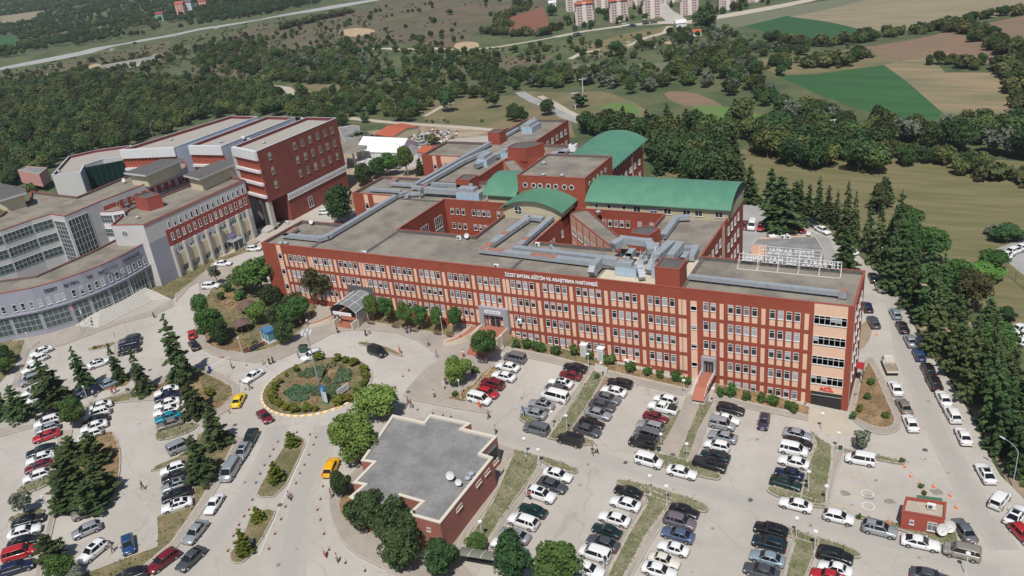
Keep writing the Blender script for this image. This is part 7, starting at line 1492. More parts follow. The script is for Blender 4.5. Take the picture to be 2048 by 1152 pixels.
row('of the row at the planted corner', gL, hM3, [(333, 782, 'sedan', 'white'), (334, 793, 'sedan', 'navy'), (334, 807, 'sedan', 'white'), (333, 821, 'coupe', 'white'), (336, 834, 'sedan', 'teal'), (340, 848, 'sedan', 'bronze')])
row('driving past the cedars in the left car park', gL, hd((344, 900), (380, 884)), [(361, 894, 'combi', 'silver')])
row('of the row left of the two grass side cedars', gL, hB, [(347, 937, 'hatch', 'white'), (350, 953, 'hatch', 'black'), (352, 970, 'sedan', 'silver', None, 's'), (354, 990, 'sedan', 'black'), (354, 1010, 'sedan', 'white', None, 's')])
row('of the lower left row beside the path', gL, hLL, [(57, 1041, 'sedan', 'black'), (49, 1063, 'sedan', 'white'), (49, 1083, 'sedan', 'black'), (39, 1107, 'combi', 'red'), (34, 1135, 'wagon', 'navy')])
row('right of the path at the bottom left', gL, hd((205, 1012), (145, 1036)), [(174, 1023, 'combi', 'bronze', None, 'r'), (173, 1060, 'hatch', 'silver')])
row('parked askew at the bottom left', gL, hd((212, 1082), (162, 1124)), [(187, 1103, 'suv', 'white', None, 's')]); row('parked nose down on the concrete at the bottom left', gL, hd((252, 1068), (257, 1112)), [(256, 1089, 'hatch', 'blue')])
hSt = hd((505, 880), (480, 925))
row('of the line parked at the kerb of the entry street', gS, hSt, [(501, 877, 'suv', 'darkteal'), (485, 905, 'suv', 'silver', None, 's'), (461, 942, 'van', 'silver'), (428, 1008, 'oldsedan', 'white', hd((443, 985), (415, 1030))), (390, 1064, 'sedan', 'silver', hd((405, 1045), (372, 1085)))])
row('standing in the entry street at the bottom', gS, hd((405, 1092), (356, 1140)), [(381, 1117, 'sedan', 'darkgrey')]); row('behind the dark grey saloon at the bottom kerb', gS, hd((352, 1100), (300, 1140)), [(326, 1121, 'wagon', 'maroon')]); row('cut by the bottom edge at the entry street', gS, hd((290, 1140), (225, 1160)), [(260, 1151, 'sedan', 'black')])
row('leaving the roundabout on its left side', gS, hd((518, 820), (545, 848)), [(530, 833, 'hatch', 'maroon')]); row('entering the roundabout from the left', gS, hd((523, 741), (488, 764)), [(506, 752, 'sedan', 'white')]); row('on the north side of the roundabout', gS, hd((640, 705), (606, 718)), [(624, 712, 'suv', 'white', None, 'r')]); row('stopped at the north end of the roundabout near the planted sliver', gS, hd((740, 700), (772, 712)), [(755, 704, 'combi', 'black')])
def taxi(px, kind, colr, nose, lab):
    e = car(px, kind, colr, nose, lab, None); e['category'] = 'taxi'; e.name = 'taxi'; H = T[kind][2]; q = MB(); q.box(-.1, -.28, H+.02, .1, .28, H+.18, CM[colr]); o = q.build('taxi_sign', e); return e
taxi((477, 800), 'sedan', 'yellow', hd((470, 815), (484, 788)), 'yellow saloon taxi left of the roundabout'); taxi((662, 935), 'suv', 'gold', hd((658, 950), (672, 918)), 'golden yellow taxi at the kerb left of the pavilion')
row('at the garden corner on the western street', gS, hd((386, 680), (381, 655)), [(384, 668, 'hatch', 'red')]); row('behind the red hatchback at the garden corner', gS, hd((392, 697), (383, 683)), [(388, 690, 'sedan', 'black')])
row('of the cars by the faculty road', gS, hd((430, 528), (460, 526)), [(508, 497, 'hatch', 'white'), (446, 527, 'sedan', 'white'), (476, 557, 'hatch', 'white'), (422, 572, 'suv', 'white')])
row('under the big round tree beside the brick wing', gS, .4, [(650, 424, 'hatch', 'white')])
row('in the service yard behind the hospital', gS, .1, [(778, 327, 'sedan', 'red'), (800, 328, 'sedan', 'silver'), (790, 334, 'hatch', 'grey'), (844, 288, 'sedan', 'silver'), (877, 289, 'hatch', 'darkgrey'), (765, 338, 'sedan', 'white')])
# terraced car parks
row('of the left row of the first terrace', gR, PI, [(1029, 716, 'combi', 'grey'), (1015, 733, 'sedan', 'white'), (1007, 752, 'sedan', 'white'), (984, 768, 'suv', 'maroon'), (974, 785, 'hatch', 'red', 0), (958, 798, 'combi', 'white', 0)])
row('of the right row of the first terrace', gR, PI, [(1150, 735, 'sedan', 'black'), (1141, 750, 'oldsedan', 'maroon'), (1121, 765, 'sedan', 'white', None, 's'), (1112, 777, 'hatch', 'darkgrey'), (1109, 793, 'van', 'white'), (1082, 809, 'sedan', 'silver', None, 's'), (1067, 826, 'sedan', 'silver')])
row('at the near corner of the first terrace', gR, PI, [(1072, 858, 'combi', 'grey', None, 'r')]); row('alone at the access road below the first terrace', gR, PI, [(1140, 880, 'combi', 'black')])
row('of the row right of the first grass bank', gR, PI, [(1239, 766, 'wagon', 'black'), (1227, 782, 'sedan', 'white'), (1215, 796, 'sedan', 'grey', 0), (1204, 811, 'sedan', 'darkgrey', 0), (1196, 827, 'sedan', 'silver', 0), (1183, 845, 'oldsedan', 'black', 0), (1174, 860, 'sedan', 'darkgrey', 0)])
row('of the row left of the pedestrian walkway', gR, PI, [(1330, 799, 'hatch', 'white'), (1325, 816, 'pickup', 'white'), (1311, 834, 'oldsedan', 'maroon', 0), (1300, 852, 'wagon', 'silver'), (1294, 869, 'combi', 'grey'), (1284, 886, 'combi', 'black')])
row('waiting on the access road below the walkway', gR, 0, [(1297, 922, 'combi', 'white'), (1363, 944, 'sedan', 'white')])
row('of the row right of the pedestrian walkway', gR, PI, [(1461, 818, 'wagon', 'black', 0), (1453, 838, 'oldsedan', 'white', 0), (1444, 849, 'panelvan', 'silver', 0), (1445, 873, 'sedan', 'silver'), (1434, 891, 'hatch', 'white'), (1430, 912, 'sedan', 'darkteal'), (1419, 929, 'pickup', 'black', 0)])
row('standing alone in the aisle of the third terrace', gR, hd((1532, 828), (1523, 860)), [(1527, 843, 'hatch', 'plum')])
row('of the row left of the third grass bank', gR, PI, [(1595, 869, 'sedan', 'silver', 0), (1594, 886, 'sedan', 'black', 0), (1586, 900, 'combi', 'white', 0), (1587, 924, 'sedan', 'white'), (1578, 947, 'oldsedan', 'navy'), (1571, 966, 'sedan', 'darkgreen', 0)])
row('of the line parked along the southern access road', gR, 0, [(1591, 1009, 'sedan', 'white', PI), (1677, 1034, 'hatch', 'white'), (1759, 1059, 'suv', 'silver', None, 'rs'), (1841, 1085, 'coupe', 'white'), (1924, 1105, 'combi', 'tan', PI)])
row('at the yellow bays', gR, PI, [(1721, 919, 'combi', 'white')]); row('beside the guard hut', gR, hd((1938, 1075), (1915, 1040)), [(1928, 1060, 'sedan', 'grey')])
row('of the row right of the pavilion bank', gR, 0, [(1115, 949, 'sedan', 'white'), (1104, 970, 'sedan', 'darkgrey'), (1081, 989, 'suv', 'white', None, 's'), (1065, 1020, 'oldsedan', 'darkgreen', PI), (1046, 1043, 'suv', 'white', PI), (1028, 1070, 'sedan', 'silver', PI), (1010, 1090, 'hatch', 'white', PI)])
row('of the row left of the second lower grass bank', gR, PI, [(1256, 983, 'oldsedan', 'black'), (1250, 1007, 'sedan', 'white'), (1228, 1037, 'sedan', 'white'), (1213, 1061, 'oldsedan', 'darkgreen'), (1205, 1086, 'sedan', 'darkgrey'), (1189, 1108, 'combi', 'white'), (1175, 1138, 'sedan', 'white', 0)])
row('of the row right of the second lower grass bank', gR, PI, [(1368, 1021, 'oldsedan', 'black', 0), (1359, 1043, 'suv', 'mauve', 0), (1355, 1069, 'sedan', 'steelblue'), (1346, 1096, 'oldsedan', 'white'), (1328, 1120, 'oldsedan', 'cream', 0), (1318, 1141, 'sedan', 'white', 0)])
row('of the row left of the third lower grass bank', gR, PI, [(1541, 1061, 'suv', 'black'), (1538, 1087, 'suv', 'darkteal'), (1534, 1116, 'sedan', 'lightblue'), (1522, 1142, 'sedan', 'darkgrey')])
row('of the row right of the third lower grass bank', gR, PI, [(1670, 1112, 'suv', 'black', 0), (1670, 1137, 'oldsedan', 'white'), (1655, 1152, 'oldsedan', 'red')]); row('cut by the bottom edge at the lower right', gR, 0, [(1860, 1153, 'sedan', 'darkgrey')])
# eastern road
hE = hd((1830, 700), (1800, 640)); hW = hd((1830, 850), (1790, 770))
row('of the line at the building side of the eastern road', gE, hW, [(1734, 614, 'hatch', 'navy'), (1747, 644, 'wagon', 'darkgrey'), (1791, 776, 'sedan', 'white'), (1808, 813, 'sedan', 'bronze'), (1821, 846, 'sedan', 'white')])
row('of the line under the cedars on the eastern road', gE, hE, [(1747, 555, 'sedan', 'black'), (1761, 573, 'wagon', 'silver'), (1791, 627, 'hatch', 'lightblue'), (1805, 654, 'sedan', 'black'), (1821, 681, 'sedan', 'silver'), (1838, 709, 'hatch', 'blue'), (1857, 741, 'suv', 'black'), (1868, 766, 'suv', 'black'), (1887, 797, 'sedan', 'white'), (1905, 829, 'suv', 'white'), (1927, 872, 'sedan', 'white'), (1971, 946, 'coupe', 'white', None, 's')])
row('in the near right corner of the eastern road', gE, hd((2010, 980), (1988, 1012)), [(2000, 1000, 'panelvan', 'white', hd((1990, 1010), (2012, 985))), (2032, 1030, 'coupe', 'white', hd((2020, 1045), (2045, 1012)), 's'), (2046, 1068, 'hatch', 'red', hd((2030, 1055), (2060, 1085)))])
row('behind the hospital on the far bend of the eastern road', gE, hd((1600, 440), (1650, 466)), [(1622, 446, 'suv', 'darkteal'), (1645, 460, 'sedan', 'white'), (1596, 457, 'sedan', 'red'), (1556, 470, 'coupe', 'white', hd((1580, 470), (1535, 475))), (1701, 501, 'hatch', 'white')])
row('in the bays beside the right green vault', gE, hd((1505, 440), (1500, 460)), [(1503, 451, 'van', 'white'), (1521, 454, 'hatch', 'red'), (1490, 450, 'sedan', 'maroon')])
row('in the fenced car park at the right edge', gE, hd((2000, 512), (2028, 502)), [(2046, 494, 'sedan', 'white'), (2030, 501, 'suv', 'white'), (2014, 509, 'hatch', 'white'), (2006, 517, 'sedan', 'white')])
row('on the grass at the right edge', gE, hd((2020, 665), (2050, 655)), [(2042, 656, 'sedan', 'white'), (2038, 670, 'hatch', 'white'), (2047, 684, 'sedan', 'white')])
# flatbed truck
tk = empty('flatbed_truck', tuple(G(1779, 740)), hd((1787, 755), (1772, 722)), 'old white flatbed truck with scrap metal on its bed at the eastern road', 'truck')
q = MB(); q.box(1.0, -.9, .5, 2.5, .9, 1.2, CM['cream']); q.loft([[(1.05, -.88, 1.2), (2.45, -.88, 1.2), (2.45, .88, 1.2), (1.05, .88, 1.2)], [(1.15, -.75, 1.95), (2.0, -.75, 1.95), (2.0, .75, 1.95), (1.15, .75, 1.95)]], CM['cream']); q.build('cab', tk)
q = MB(); q.poly([(2.46, -.75, 1.28), (2.46, .75, 1.28), (2.08, .66, 1.86), (2.08, -.66, 1.86)], GLS); q.build('window', tk)
for s in (-1, 1): q = MB(); q.poly([(1.3, s*.885, 1.28), (2.2, s*.885, 1.28), (1.95, s*.79, 1.82), (1.35, s*.79, 1.82)], GLS); q.build('window', tk)
q = MB(); q.box(-2.4, -1, .75, .95, 1, .85, mat('truck_floor', (.30, .24, .18), .9)); 
for a in ((-2.4, -1.0, .85, .95, -.95, 1.2), (-2.4, .95, .85, .95, 1.0, 1.2), (-2.4, -.95, .85, -2.35, .95, 1.2), (.9, -.95, .85, .95, .95, 1.3)): q.box(*a, CM['cream'])
q.build('flatbed', tk)
for x in (-1.6, 1.8):
    for s in (-1, 1): q = MB(); q.tube((x, s*.7, .36), (x, s*.95, .36), .36, .36, TYR, 12); q.build('wheel', tk)
sc_ = MB(); rr = random.Random(2)
for i in range(16): a = Vector((rr.uniform(-1.6, .7), rr.uniform(-.7, .7), rr.uniform(.95, 1.2))); sc_.tube(a, a+Vector((rr.uniform(-.9, .9), rr.uniform(-.5, .5), rr.uniform(.0, 1.0))), .025, .025, STEEL, 4)
so_ = sc_.build('scrap_metal'); tag(so_, 'tangle of scrap metal on the bed of the white flatbed truck', 'scrap metal'); so_.location = tk.location; so_.rotation_euler = tk.rotation_euler
# ---------------------------------------------------------------- people
SKIN = mat('skin', (.55, .34, .24), .6); CLO = {}
def cl(c):
    k = 'cloth_%s' % c
    return mat(k, dict(black=(.02, .02, .022), white=(.75, .75, .74), navy=(.03, .04, .10), blue=(.25, .42, .62), red=(.50, .04, .04), green=(.45, .62, .20), grey=(.22, .22, .23), purple=(.42, .28, .55), brown=(.16, .11, .07), darkred=(.22, .03, .04), orange=(.75, .18, .06), pink=(.72, .45, .48), jeans=(.07, .10, .17), beige=(.55, .45, .33))[c], .85)
def skinned(name, verts, edges, rad, m, sub=1, root=0):
    me = bpy.data.meshes.new(name); me.from_pydata(verts, edges, []); o = bpy.data.objects.new(name, me); col.objects.link(o)
    md = o.modifiers.new('skin', 'SKIN'); md.use_smooth_shade = True
    for i, r in enumerate(rad): v = me.skin_vertices[0].data[i]; v.radius = (r, r) if not isinstance(r, tuple) else r; v.use_root = (i == root)
    if sub: s = o.modifiers.new('sub', 'SUBSURF'); s.levels = sub; s.render_levels = sub
    dg = bpy.context.evaluated_depsgraph_get(); r_ = bpy.data.meshes.new_from_object(o.evaluated_get(dg)); r_.name = name; bpy.data.objects.remove(o); r_.materials.clear(); r_.materials.append(m)
    for p in r_.polygons: p.use_smooth = True
    return r_
def person_proto(pose):
    st, arm = pose; V = []; E = []; Rd = []
    def add(p, r, par=None): V.append(p); Rd.append(r); i = len(V)-1; (E.append((par, i)) if par is not None else None); return i
    pel = add((0, 0, .95), (.16, .12)); sp = add((.01, 0, 1.15), (.14, .11), pel); ch = add((.02, 0, 1.34), (.17, .12), sp); nk = add((.03, 0, 1.49), .055, ch); hb = add((.045, 0, 1.58), (.075, .085), nk); hc = add((.05, 0, 1.66), (.08, .095), hb); ht_ = add((.04, 0, 1.74), .055, hc)
    for s in (-1, 1):
        f = s*st; hip = add((0, s*.09, .90), .095, pel); kn = add((f*.22+.03, s*.09, .50), .062, hip); an = add((f*.42-.04, s*.09, .09), .042, kn); add((f*.42+.14, s*.10, .045), .04, an)
        sh = add((.01, s*.19, 1.40), .058, ch); el = add((-f*.16*arm-.02, s*.25, 1.14), .042, sh); wr = add((-f*.30*arm+.07, s*.25, .91), .028, el); pm = add((-f*.32*arm+.10, s*.25, .84), (.034, .018), wr)
        for k, (dx, l) in enumerate(((-.026, .06), (-.009, .075), (.009, .07), (.026, .055))): a = add((V[pm][0]+dx, s*.25, V[pm][2]-.045), .009, pm); add((V[pm][0]+dx+.012, s*.245, V[pm][2]-.045-l), .008, a)
        a = add((V[pm][0]+.04, s*.235, V[pm][2]+.01), .010, pm); add((V[pm][0]+.055, s*.232, V[pm][2]-.03), .009, a)
    body = skinned('person', V, E, Rd, SKIN)
    # face: nose, ears
    b = MB(); b.loft([[(.125, -.012, 1.635), (.125, .012, 1.635), (.12, 0, 1.68)], [(.158, -.01, 1.638), (.158, .01, 1.638), (.13, 0, 1.675)]], SKIN)
    f = st; top = [(0, 0, 1.0), (.01, 0, 1.15), (.02, 0, 1.33), (.02, 0, 1.43)]; tv = list(top); te = [(0, 1), (1, 2), (2, 3)]; tr_ = [(.18, .14), (.16, .125), (.19, .14), .10]
    for s in (-1, 1): i = len(tv); tv += [(.01, s*.19, 1.40), (-s*f*.13*arm-.02, s*.24, 1.19)]; te += [(2, i), (i, i+1)]; tr_ += [.075, .062]
    shirt = skinned('shirt', tv, te, tr_, cl('grey'))
    tv = [(0, 0, .98)]; te = []; tr_ = [(.175, .135)]
    for s in (-1, 1): ff = s*st; i = len(tv); tv += [(0, s*.09, .88), (ff*.22+.03, s*.09, .50), (ff*.42-.03, s*.09, .13)]; te += [(0, i), (i, i+1), (i+1, i+2)]; tr_ += [.11, .078, .06]
    trous = skinned('trousers', tv, te, tr_, cl('black'))
    hair = skinned('hair', [(.03, 0, 1.70), (.01, 0, 1.76), (-.03, 0, 1.66)], [(0, 1), (0, 2)], [(.085, .09), .07, .07], mat('hair_dark', (.03, .022, .016), .8))
    coat = skinned('coat', [(0, 0, 1.40), (.0, 0, 1.1), (0, 0, .75), (0, 0, .25)], [(0, 1), (1, 2), (2, 3)], [(.16, .12), (.17, .14), (.20, .19), (.24, .24)], cl('black'))
    return body, shirt, trous, hair, coat
PP = [person_proto(p) for p in ((.0, .2), (.8, 1.), (.5, -.6))]
PR = random.Random(4)
def person(px, shirt, trousers, label, face=None, hair=None, pose=None, coat=False, group=None):
    g = G(*px); h = terr(g.x, g.y)+.0; on = reg_at(g.x, g.y); h += CLS[on][1] if on in CLS else 0
    P = PP[PR.randrange(3) if pose is None else pose]; a = PR.uniform(0, 6.28) if face is None else face
    o = bpy.data.objects.new('person', P[0]); col.objects.link(o); o.location = (g.x, g.y, h); o.rotation_euler.z = a; o.scale = (.98,)*3; tag(o, label, 'person', group)
    for i, (m, c) in enumerate(((P[1], shirt), (P[2], trousers), (P[3], hair)) if not coat else ((P[1], shirt), (P[4], trousers), (P[3], hair))):
        k = bpy.data.objects.new(m.name.split('.')[0], m); col.objects.link(k); k.parent = o
        if c: k.material_slots[0].link = 'OBJECT'; k.material_slots[0].material = cl(c)
for a in (((309, 636), 'black', 'black', 'person in a long black coat and white headscarf walking below the great stair', None, 'white', 0, True), ((465, 738), 'grey', 'black', 'person in grey standing by the white barrier line'), ((501, 780), 'black', 'jeans', 'person in dark clothes beside the white saloon entering the roundabout'), ((189, 794), 'white', 'navy', 'person in a white shirt on the path behind the cedars'), ((226, 789), 'red', 'red', 'left one of two people in red on the path behind the cedars'), ((233, 785), 'red', 'darkred', 'right one of two people in red on the path behind the cedars'), ((287, 980), 'black', 'black', 'person all in black crossing the left car park', None, None, 1), ((226, 1104), 'grey', 'brown', 'person in grey beside the white car at the bottom left'), ((131, 1119), 'blue', 'navy', 'person in a pale blue top beside the pine at the bottom left'), ((526, 730), 'green', 'green', 'person in bright green on the pavement left of the roundabout', None, 'white'), ((540, 730), 'black', 'black', 'left one of two people in long black coats left of the roundabout', None, 'black', 0, True), ((547, 727), 'black', 'black', 'right one of two people in long black coats left of the roundabout', None, 'black', 0, True), ((598, 717), 'navy', 'jeans', 'person in navy behind the white car on the roundabout'), ((603, 653), 'orange', 'black', 'person in a bright orange top near the ramp'), ((616, 652), 'white', 'navy', 'person in a white top near the foot of the ramp'), ((611, 638), 'blue', 'grey', 'person in light blue in the shade beside the ramp'), ((675, 650), 'black', 'black', 'person in black in the group at the canopy steps'), ((683, 651), 'pink', 'grey', 'person in pale pink in the group at the canopy steps'), ((676, 667), 'black', 'black', 'person in black walking away from the canopy steps'), ((703, 657), 'grey', 'grey', 'person in grey right of the canopy steps'), ((714, 647), 'brown', 'black', 'person in brown under the dark round tree'), ((732, 673), 'black', 'black', 'person in a long black coat north of the roundabout', None, 'black', 0, True), ((739, 669), 'white', 'grey', 'person in white walking beside the black coat north of the roundabout'), ((814, 668), 'navy', 'navy', 'left one of two people in navy blue by the benches'), ((820, 667), 'navy', 'blue', 'right one of two people in navy blue by the benches'), ((858, 694), 'purple', 'black', 'person in a patterned dark dress on the wide pavement'), ((874, 717), 'purple', 'purple', 'person in light purple crossing at the pavement edge'), ((927, 716), 'white', 'red', 'person in a white top and red trousers near the bright green tree'), ((869, 797), 'white', 'black', 'person in a white shirt and black trousers at the planter'), ((817, 809), 'jeans', 'jeans', 'person in a teal shirt walking with one in red by the pavilion'), ((824, 817), 'red', 'jeans', 'person in a red shirt crossing the road near the pavilion'), ((978, 838), 'brown', 'black', 'person in brown walking past the white van', None, None, 1), ((893, 771), 'black', 'black', 'person in black at the noticeboard under the bright green tree'), ((664, 998), 'darkred', 'grey', 'person in a dark red top on the kerb left of the pavilion'), ((580, 1001), 'purple', 'black', 'person in lilac walking on the exit road', None, None, 1), ((676, 1126), 'blue', 'black', 'person in a light blue shirt holding a ring at the bottom of the exit road'), ((1186, 911), 'black', 'grey', 'left one of a couple walking on the access road'), ((1194, 908), 'pink', 'black', 'right one of a couple on the access road, in a pink top'), ((1059, 999), 'red', 'black', 'person in red leaning by the dark green old saloon'), ((992, 868), 'beige', 'black', 'person at the back corner of the pavilion')):
    person(*a[:4], *a[4:])
# ---------------------------------------------------------------- lamps, masts, poles
PG = mat('pole_white', (.66, .66, .64), .5); GLB = mat('lamp_globe', (.80, .80, .78), .3)
def gz_(g): on = reg_at(g.x, g.y); return terr(g.x, g.y)+(CLS[on][1] if on in CLS else 0)
def lamp_post(px, label, h=3.3, group='short lamp posts of the car parks', head='box'):
    g = G(*px); e = empty('lamp_post', (g.x, g.y, gz_(g)), 0, label, 'lamp post', group); b = MB(); b.tube((0, 0, 0), (0, 0, h), .065, .05, PG, 8); b.build('pole', e); b = MB()
    if head == 'box': b.prism([(.3*math.cos(t*math.pi/4+.3), .3*math.sin(t*math.pi/4+.3)) for t in range(8)], h, h+.14, GLB)
    else: b.tube((0, 0, h), (0, 0, h+.32), .14, .19, GLB, 10); b.tube((0, 0, h+.32), (0, 0, h+.40), .2, .08, PG, 10)
    b.build('lamp_head', e); b = MB(); b.box(-.18, -.18, -.05, .18, .18, .1, CONC); b.build('base', e)
for px, lab in (((1106, 859), 'short lamp post between the silver cars and the first bank'), ((1135, 868), 'short lamp post at the lower end of the first bank'), ((1178, 741), 'short lamp post at the upper end of the first bank'), ((1204, 760), 'short lamp post on the top of the first bank, right one'), ((1368, 794), 'lamp post left of the walkway top'), ((1426, 812), 'lamp post right of the walkway top'), ((1323, 905), 'lamp post left of the walkway bottom'), ((1374, 925), 'lamp post right of the walkway bottom'), ((1052, 915), 'lamp post at the upper left end of the pavilion bank'), ((1080, 935), 'lamp post at the upper right end of the pavilion bank'), ((1301, 991), 'lamp post at the upper left of the second lower bank'), ((1334, 1012), 'lamp post at the upper right of the second lower bank'), ((1209, 1150), 'lamp post at the bottom of the second lower bank'), ((1616, 983), 'lamp post with a bin at the foot of the third bank'), ((1651, 1010), 'lamp post right of the foot of the third bank'), ((1592, 1078), 'lamp post left at the top of the third lower bank'), ((1629, 1105), 'lamp post right at the top of the third lower bank'), ((1675, 903), 'lamp post with a green bin beside the white van'), ((966, 1084), 'lamp post beside the bus shelter'), ((1930, 1148), 'lamp post at the bottom right corner'), ((1643, 862), 'lamp post at the emergency ramp')): lamp_post(px, lab)
for px, lab in (((178, 806), 'globe lamp at the end of the path behind the cedars'), ((378, 838), 'globe lamp on the planted corner'), ((64, 696), 'globe lamp on the lawn corner before the lilac wing'), ((101, 1032), 'globe lamp left of the dark pines'), ((117, 945), 'globe lamp by the maroon car'), ((485, 708), 'globe lamp beside the motorcycles'), ((733, 642), 'globe lamp right of the canopy'), ((886, 667), 'globe lamp between the last round trees'), ((1006, 705), 'globe lamp at the foot of the second entrance'), ((922, 797), 'globe lamp at the planter below the bright green tree'), ((620, 640), 'globe lamp left of the ramp')): lamp_post(px, lab, 3.4, 'globe lamps of the forecourt', 'globe')
def street_lamp(px, tpx_, hx, label, h=None):
    g = G(*px); z = gz_(g); h = h or HT(*tpx_, g.x, g.y)-z; e = empty('street_lamp', (g.x, g.y, z), 0, label, 'street lamp', 'tall street lamps'); b = MB(); b.tube((0, 0, 0), (0, 0, h*.85), .09, .06, GALV, 8); P0 = Vector((0, 0, h*.85))
    q = G(*hx, z+h)-Vector((g.x, g.y, z+h)); q.z = 0; q = q.normalized()*min(3, max(1.5, q.length))
    for i in range(5): P1 = Vector((q.x*((i+1)/5)**1.5, q.y*((i+1)/5)**1.5, h*(.85+.15*math.sin((i+1)/5*math.pi/2)))); b.tube(P0, P1, .05, .045, GALV, 6); P0 = P1
    b.build('pole', e); b = MB(); u = q.normalized(); a = P0; b.tube(a, a+u*.8, .13, .09, PG, 8); b.build('lamp_head', e)
street_lamp((2025, 972), (2045, 895), (2010, 878), 'tall curved street lamp at the lower right edge'); street_lamp((1900, 700), (1885, 650), (1855, 645), 'tall curved street lamp among the middle cedars'); street_lamp((1795, 560), (1780, 500), (1756, 494), 'tall curved street lamp among the far cedars'); street_lamp((1645, 432), (1643, 398), (1632, 396), 'tall street lamp at the far bend of the eastern road'); street_lamp((817, 352), (788, 292), (778, 286), 'tall street lamp in the service yard'); street_lamp((886, 276), (882, 238), (884, 236), 'street lamp on the track behind the hospital'); street_lamp((315, 305), (305, 244), (308, 240), 'thin mast rising behind the far lecture wing')
# floodlight mast in the roundabout
g = G(638, 769); e = empty('floodlight_mast', (g.x, g.y, g.z), 0, 'very tall floodlight mast with a cluster of lamps in the roundabout', 'light mast'); Hm = HT(611, 664, g.x, g.y)-g.z
b = MB(); b.tube((0, 0, 0), (0, 0, Hm), .17, .08, GALV, 10); b.build('pole', e); b = MB()
for i in range(8): a = i*math.pi/4; b.tube((.75*math.cos(a), .75*math.sin(a), Hm-.3), (.75*math.cos(a+.785), .75*math.sin(a+.785), Hm-.3), .03, .03, GALV, 4)
for i in range(4): a = i*math.pi/2; b.tube((0, 0, Hm-.6), (.75*math.cos(a), .75*math.sin(a), Hm-.3), .03, .03, GALV, 4)
b.build('ring', e)
for i in range(6):
    a = i*math.pi/3; b = MB(); c = Vector((.85*math.cos(a), .85*math.sin(a), Hm-.25)); b.box(c.x-.18, c.y-.18, c.z-.2, c.x+.18, c.y+.18, c.z+.3, GLB); b.build('floodlight', e)
for px, tp, lab in (((1185, 0), None, ''),)[:0]: pass
def wood_pole(px, tp, label, arms=1):
    g = G(*px); h = HT(*tp, g.x, g.y)-g.z; e = empty('power_pole', (g.x, g.y, g.z), .5, label, 'power pole', 'power poles beyond the hospital'); b = MB(); b.tube((0, 0, 0), (0, 0, h), .22, .15, PG, 6); b.build('pole', e); b = MB(); b.box(-1.6, -.1, h-.4, 1.6, .1, h-.15, PG); b.build('crossarm', e)
wood_pole((1166, 184), (1164, 157), 'far power pole with a crossarm behind the green lane'); wood_pole((1151, 217), (1150, 185), 'near power pole beside the slim tree'); wood_pole((1257, 95), (1257, 82), 'small power pole below the apartments'); wood_pole((1668, 262), (1668, 238), 'white pole in the wood below the green field'); wood_pole((1161, 257), (1160, 235), 'short white pole at the far hospital wing')
# flags
def flag(px, tp, label, red):
    g = G(*px); z = gz_(g); h = HT(*tp, g.x, g.y)-z; e = empty('flagpole', (g.x, g.y, z), -.6, label, 'flagpole', 'flagpoles'); b = MB(); b.tube((0, 0, 0), (0, 0, h), .06, .035, GALV, 8); b.build('pole', e); m = mat('flag_red', (.62, .02, .03), .7) if red else WHITE
    b = MB(); n = 6; f = lambda i: (.05+1.5*i/n, .14*math.sin(i*1.4), h-.1-.14*i*.6)
    for i in range(n): a, c = f(i), f(i+1); b.poly([(a[0], a[1], a[2]-.95), (c[0], c[1], c[2]-.95), c, a], m)
    o = b.build('flag', e)
    if red:
        q = MB(); cx, cz = .52, h-.72
        for sd in (-.17, .17):
            for i in range(10): t0, t1 = .9+i*.47, .9+(i+1)*.47; q.poly([(cx+.22*math.cos(t0), sd, cz+.22*math.sin(t0)), (cx+.22*math.cos(t1), sd, cz+.22*math.sin(t1)), (cx+.045+.17*math.cos(t1), sd, cz+.17*math.sin(t1)), (cx+.045+.17*math.cos(t0), sd, cz+.17*math.sin(t0))], WHITE)
            q.poly([(cx+.27+(.1 if i % 2 == 0 else .04)*math.cos(i*math.pi/5), sd, cz+(.1 if i % 2 == 0 else .04)*math.sin(i*math.pi/5)) for i in range(10)], WHITE)
        q.build('flag_emblem', o)
flag((164, 664), (144, 605), 'left flagpole with a red flag before the great stair', True); flag((172, 652), (159, 612), 'right flagpole with a white flag before the great stair', False); flag((952, 655), (946, 607), 'left flagpole with a red flag at the second entrance', True); flag((957, 658), (952, 617), 'right flagpole at the second entrance', True)
# ---------------------------------------------------------------- traffic posts and cones
CNW = mat('reflector_white', (.75, .75, .74), .5); CNR = mat('cone_orange', (.80, .13, .03), .5)
def bollard_proto():
    e = empty('traffic_post', (0, 0, 0)); b = MB(); b.tube((0, 0, 0), (0, 0, .06), .2, .18, TRIM, 8); b.build('foot', e); b = MB(); b.tube((0, 0, .06), (0, 0, .8), .05, .045, CNR, 6, False); b.tube((0, 0, .35), (0, 0, .45), .055, .055, CNW, 6); b.tube((0, 0, .6), (0, 0, .68), .055, .055, CNW, 6); b.build('post', e); return e
bp = bollard_proto(); reg(bp); used = False
posts = [('left kerb line of the exit road', [(594, 865), (588, 868), (556, 884), (547, 899), (540, 913), (529, 931), (520, 948), (512, 966), (505, 1000), (498, 1020), (488, 1033), (478, 1050), (467, 1072), (456, 1102)]), ('line along the islands on the exit road', [(620, 870), (632, 875), (627, 890), (618, 910), (609, 930), (600, 947), (592, 967), (582, 990), (571, 1014), (562, 1039), (550, 1068), (538, 1098)]), ('line right of the exit road', [(646, 973), (641, 999), (635, 1020), (641, 1040), (648, 1068), (658, 1100), (691, 1126), (730, 1142)]), ('row between the plaza and the pavilion', [(818, 741), (806, 753), (790, 774), (835, 820), (866, 827), (886, 831), (902, 834)]), ('row at the left mouth of the roundabout', [(480, 764), (491, 779), (456, 754), (441, 715), (446, 716), (493, 731), (460, 826), (458, 822), (428, 856), (448, 853)])]
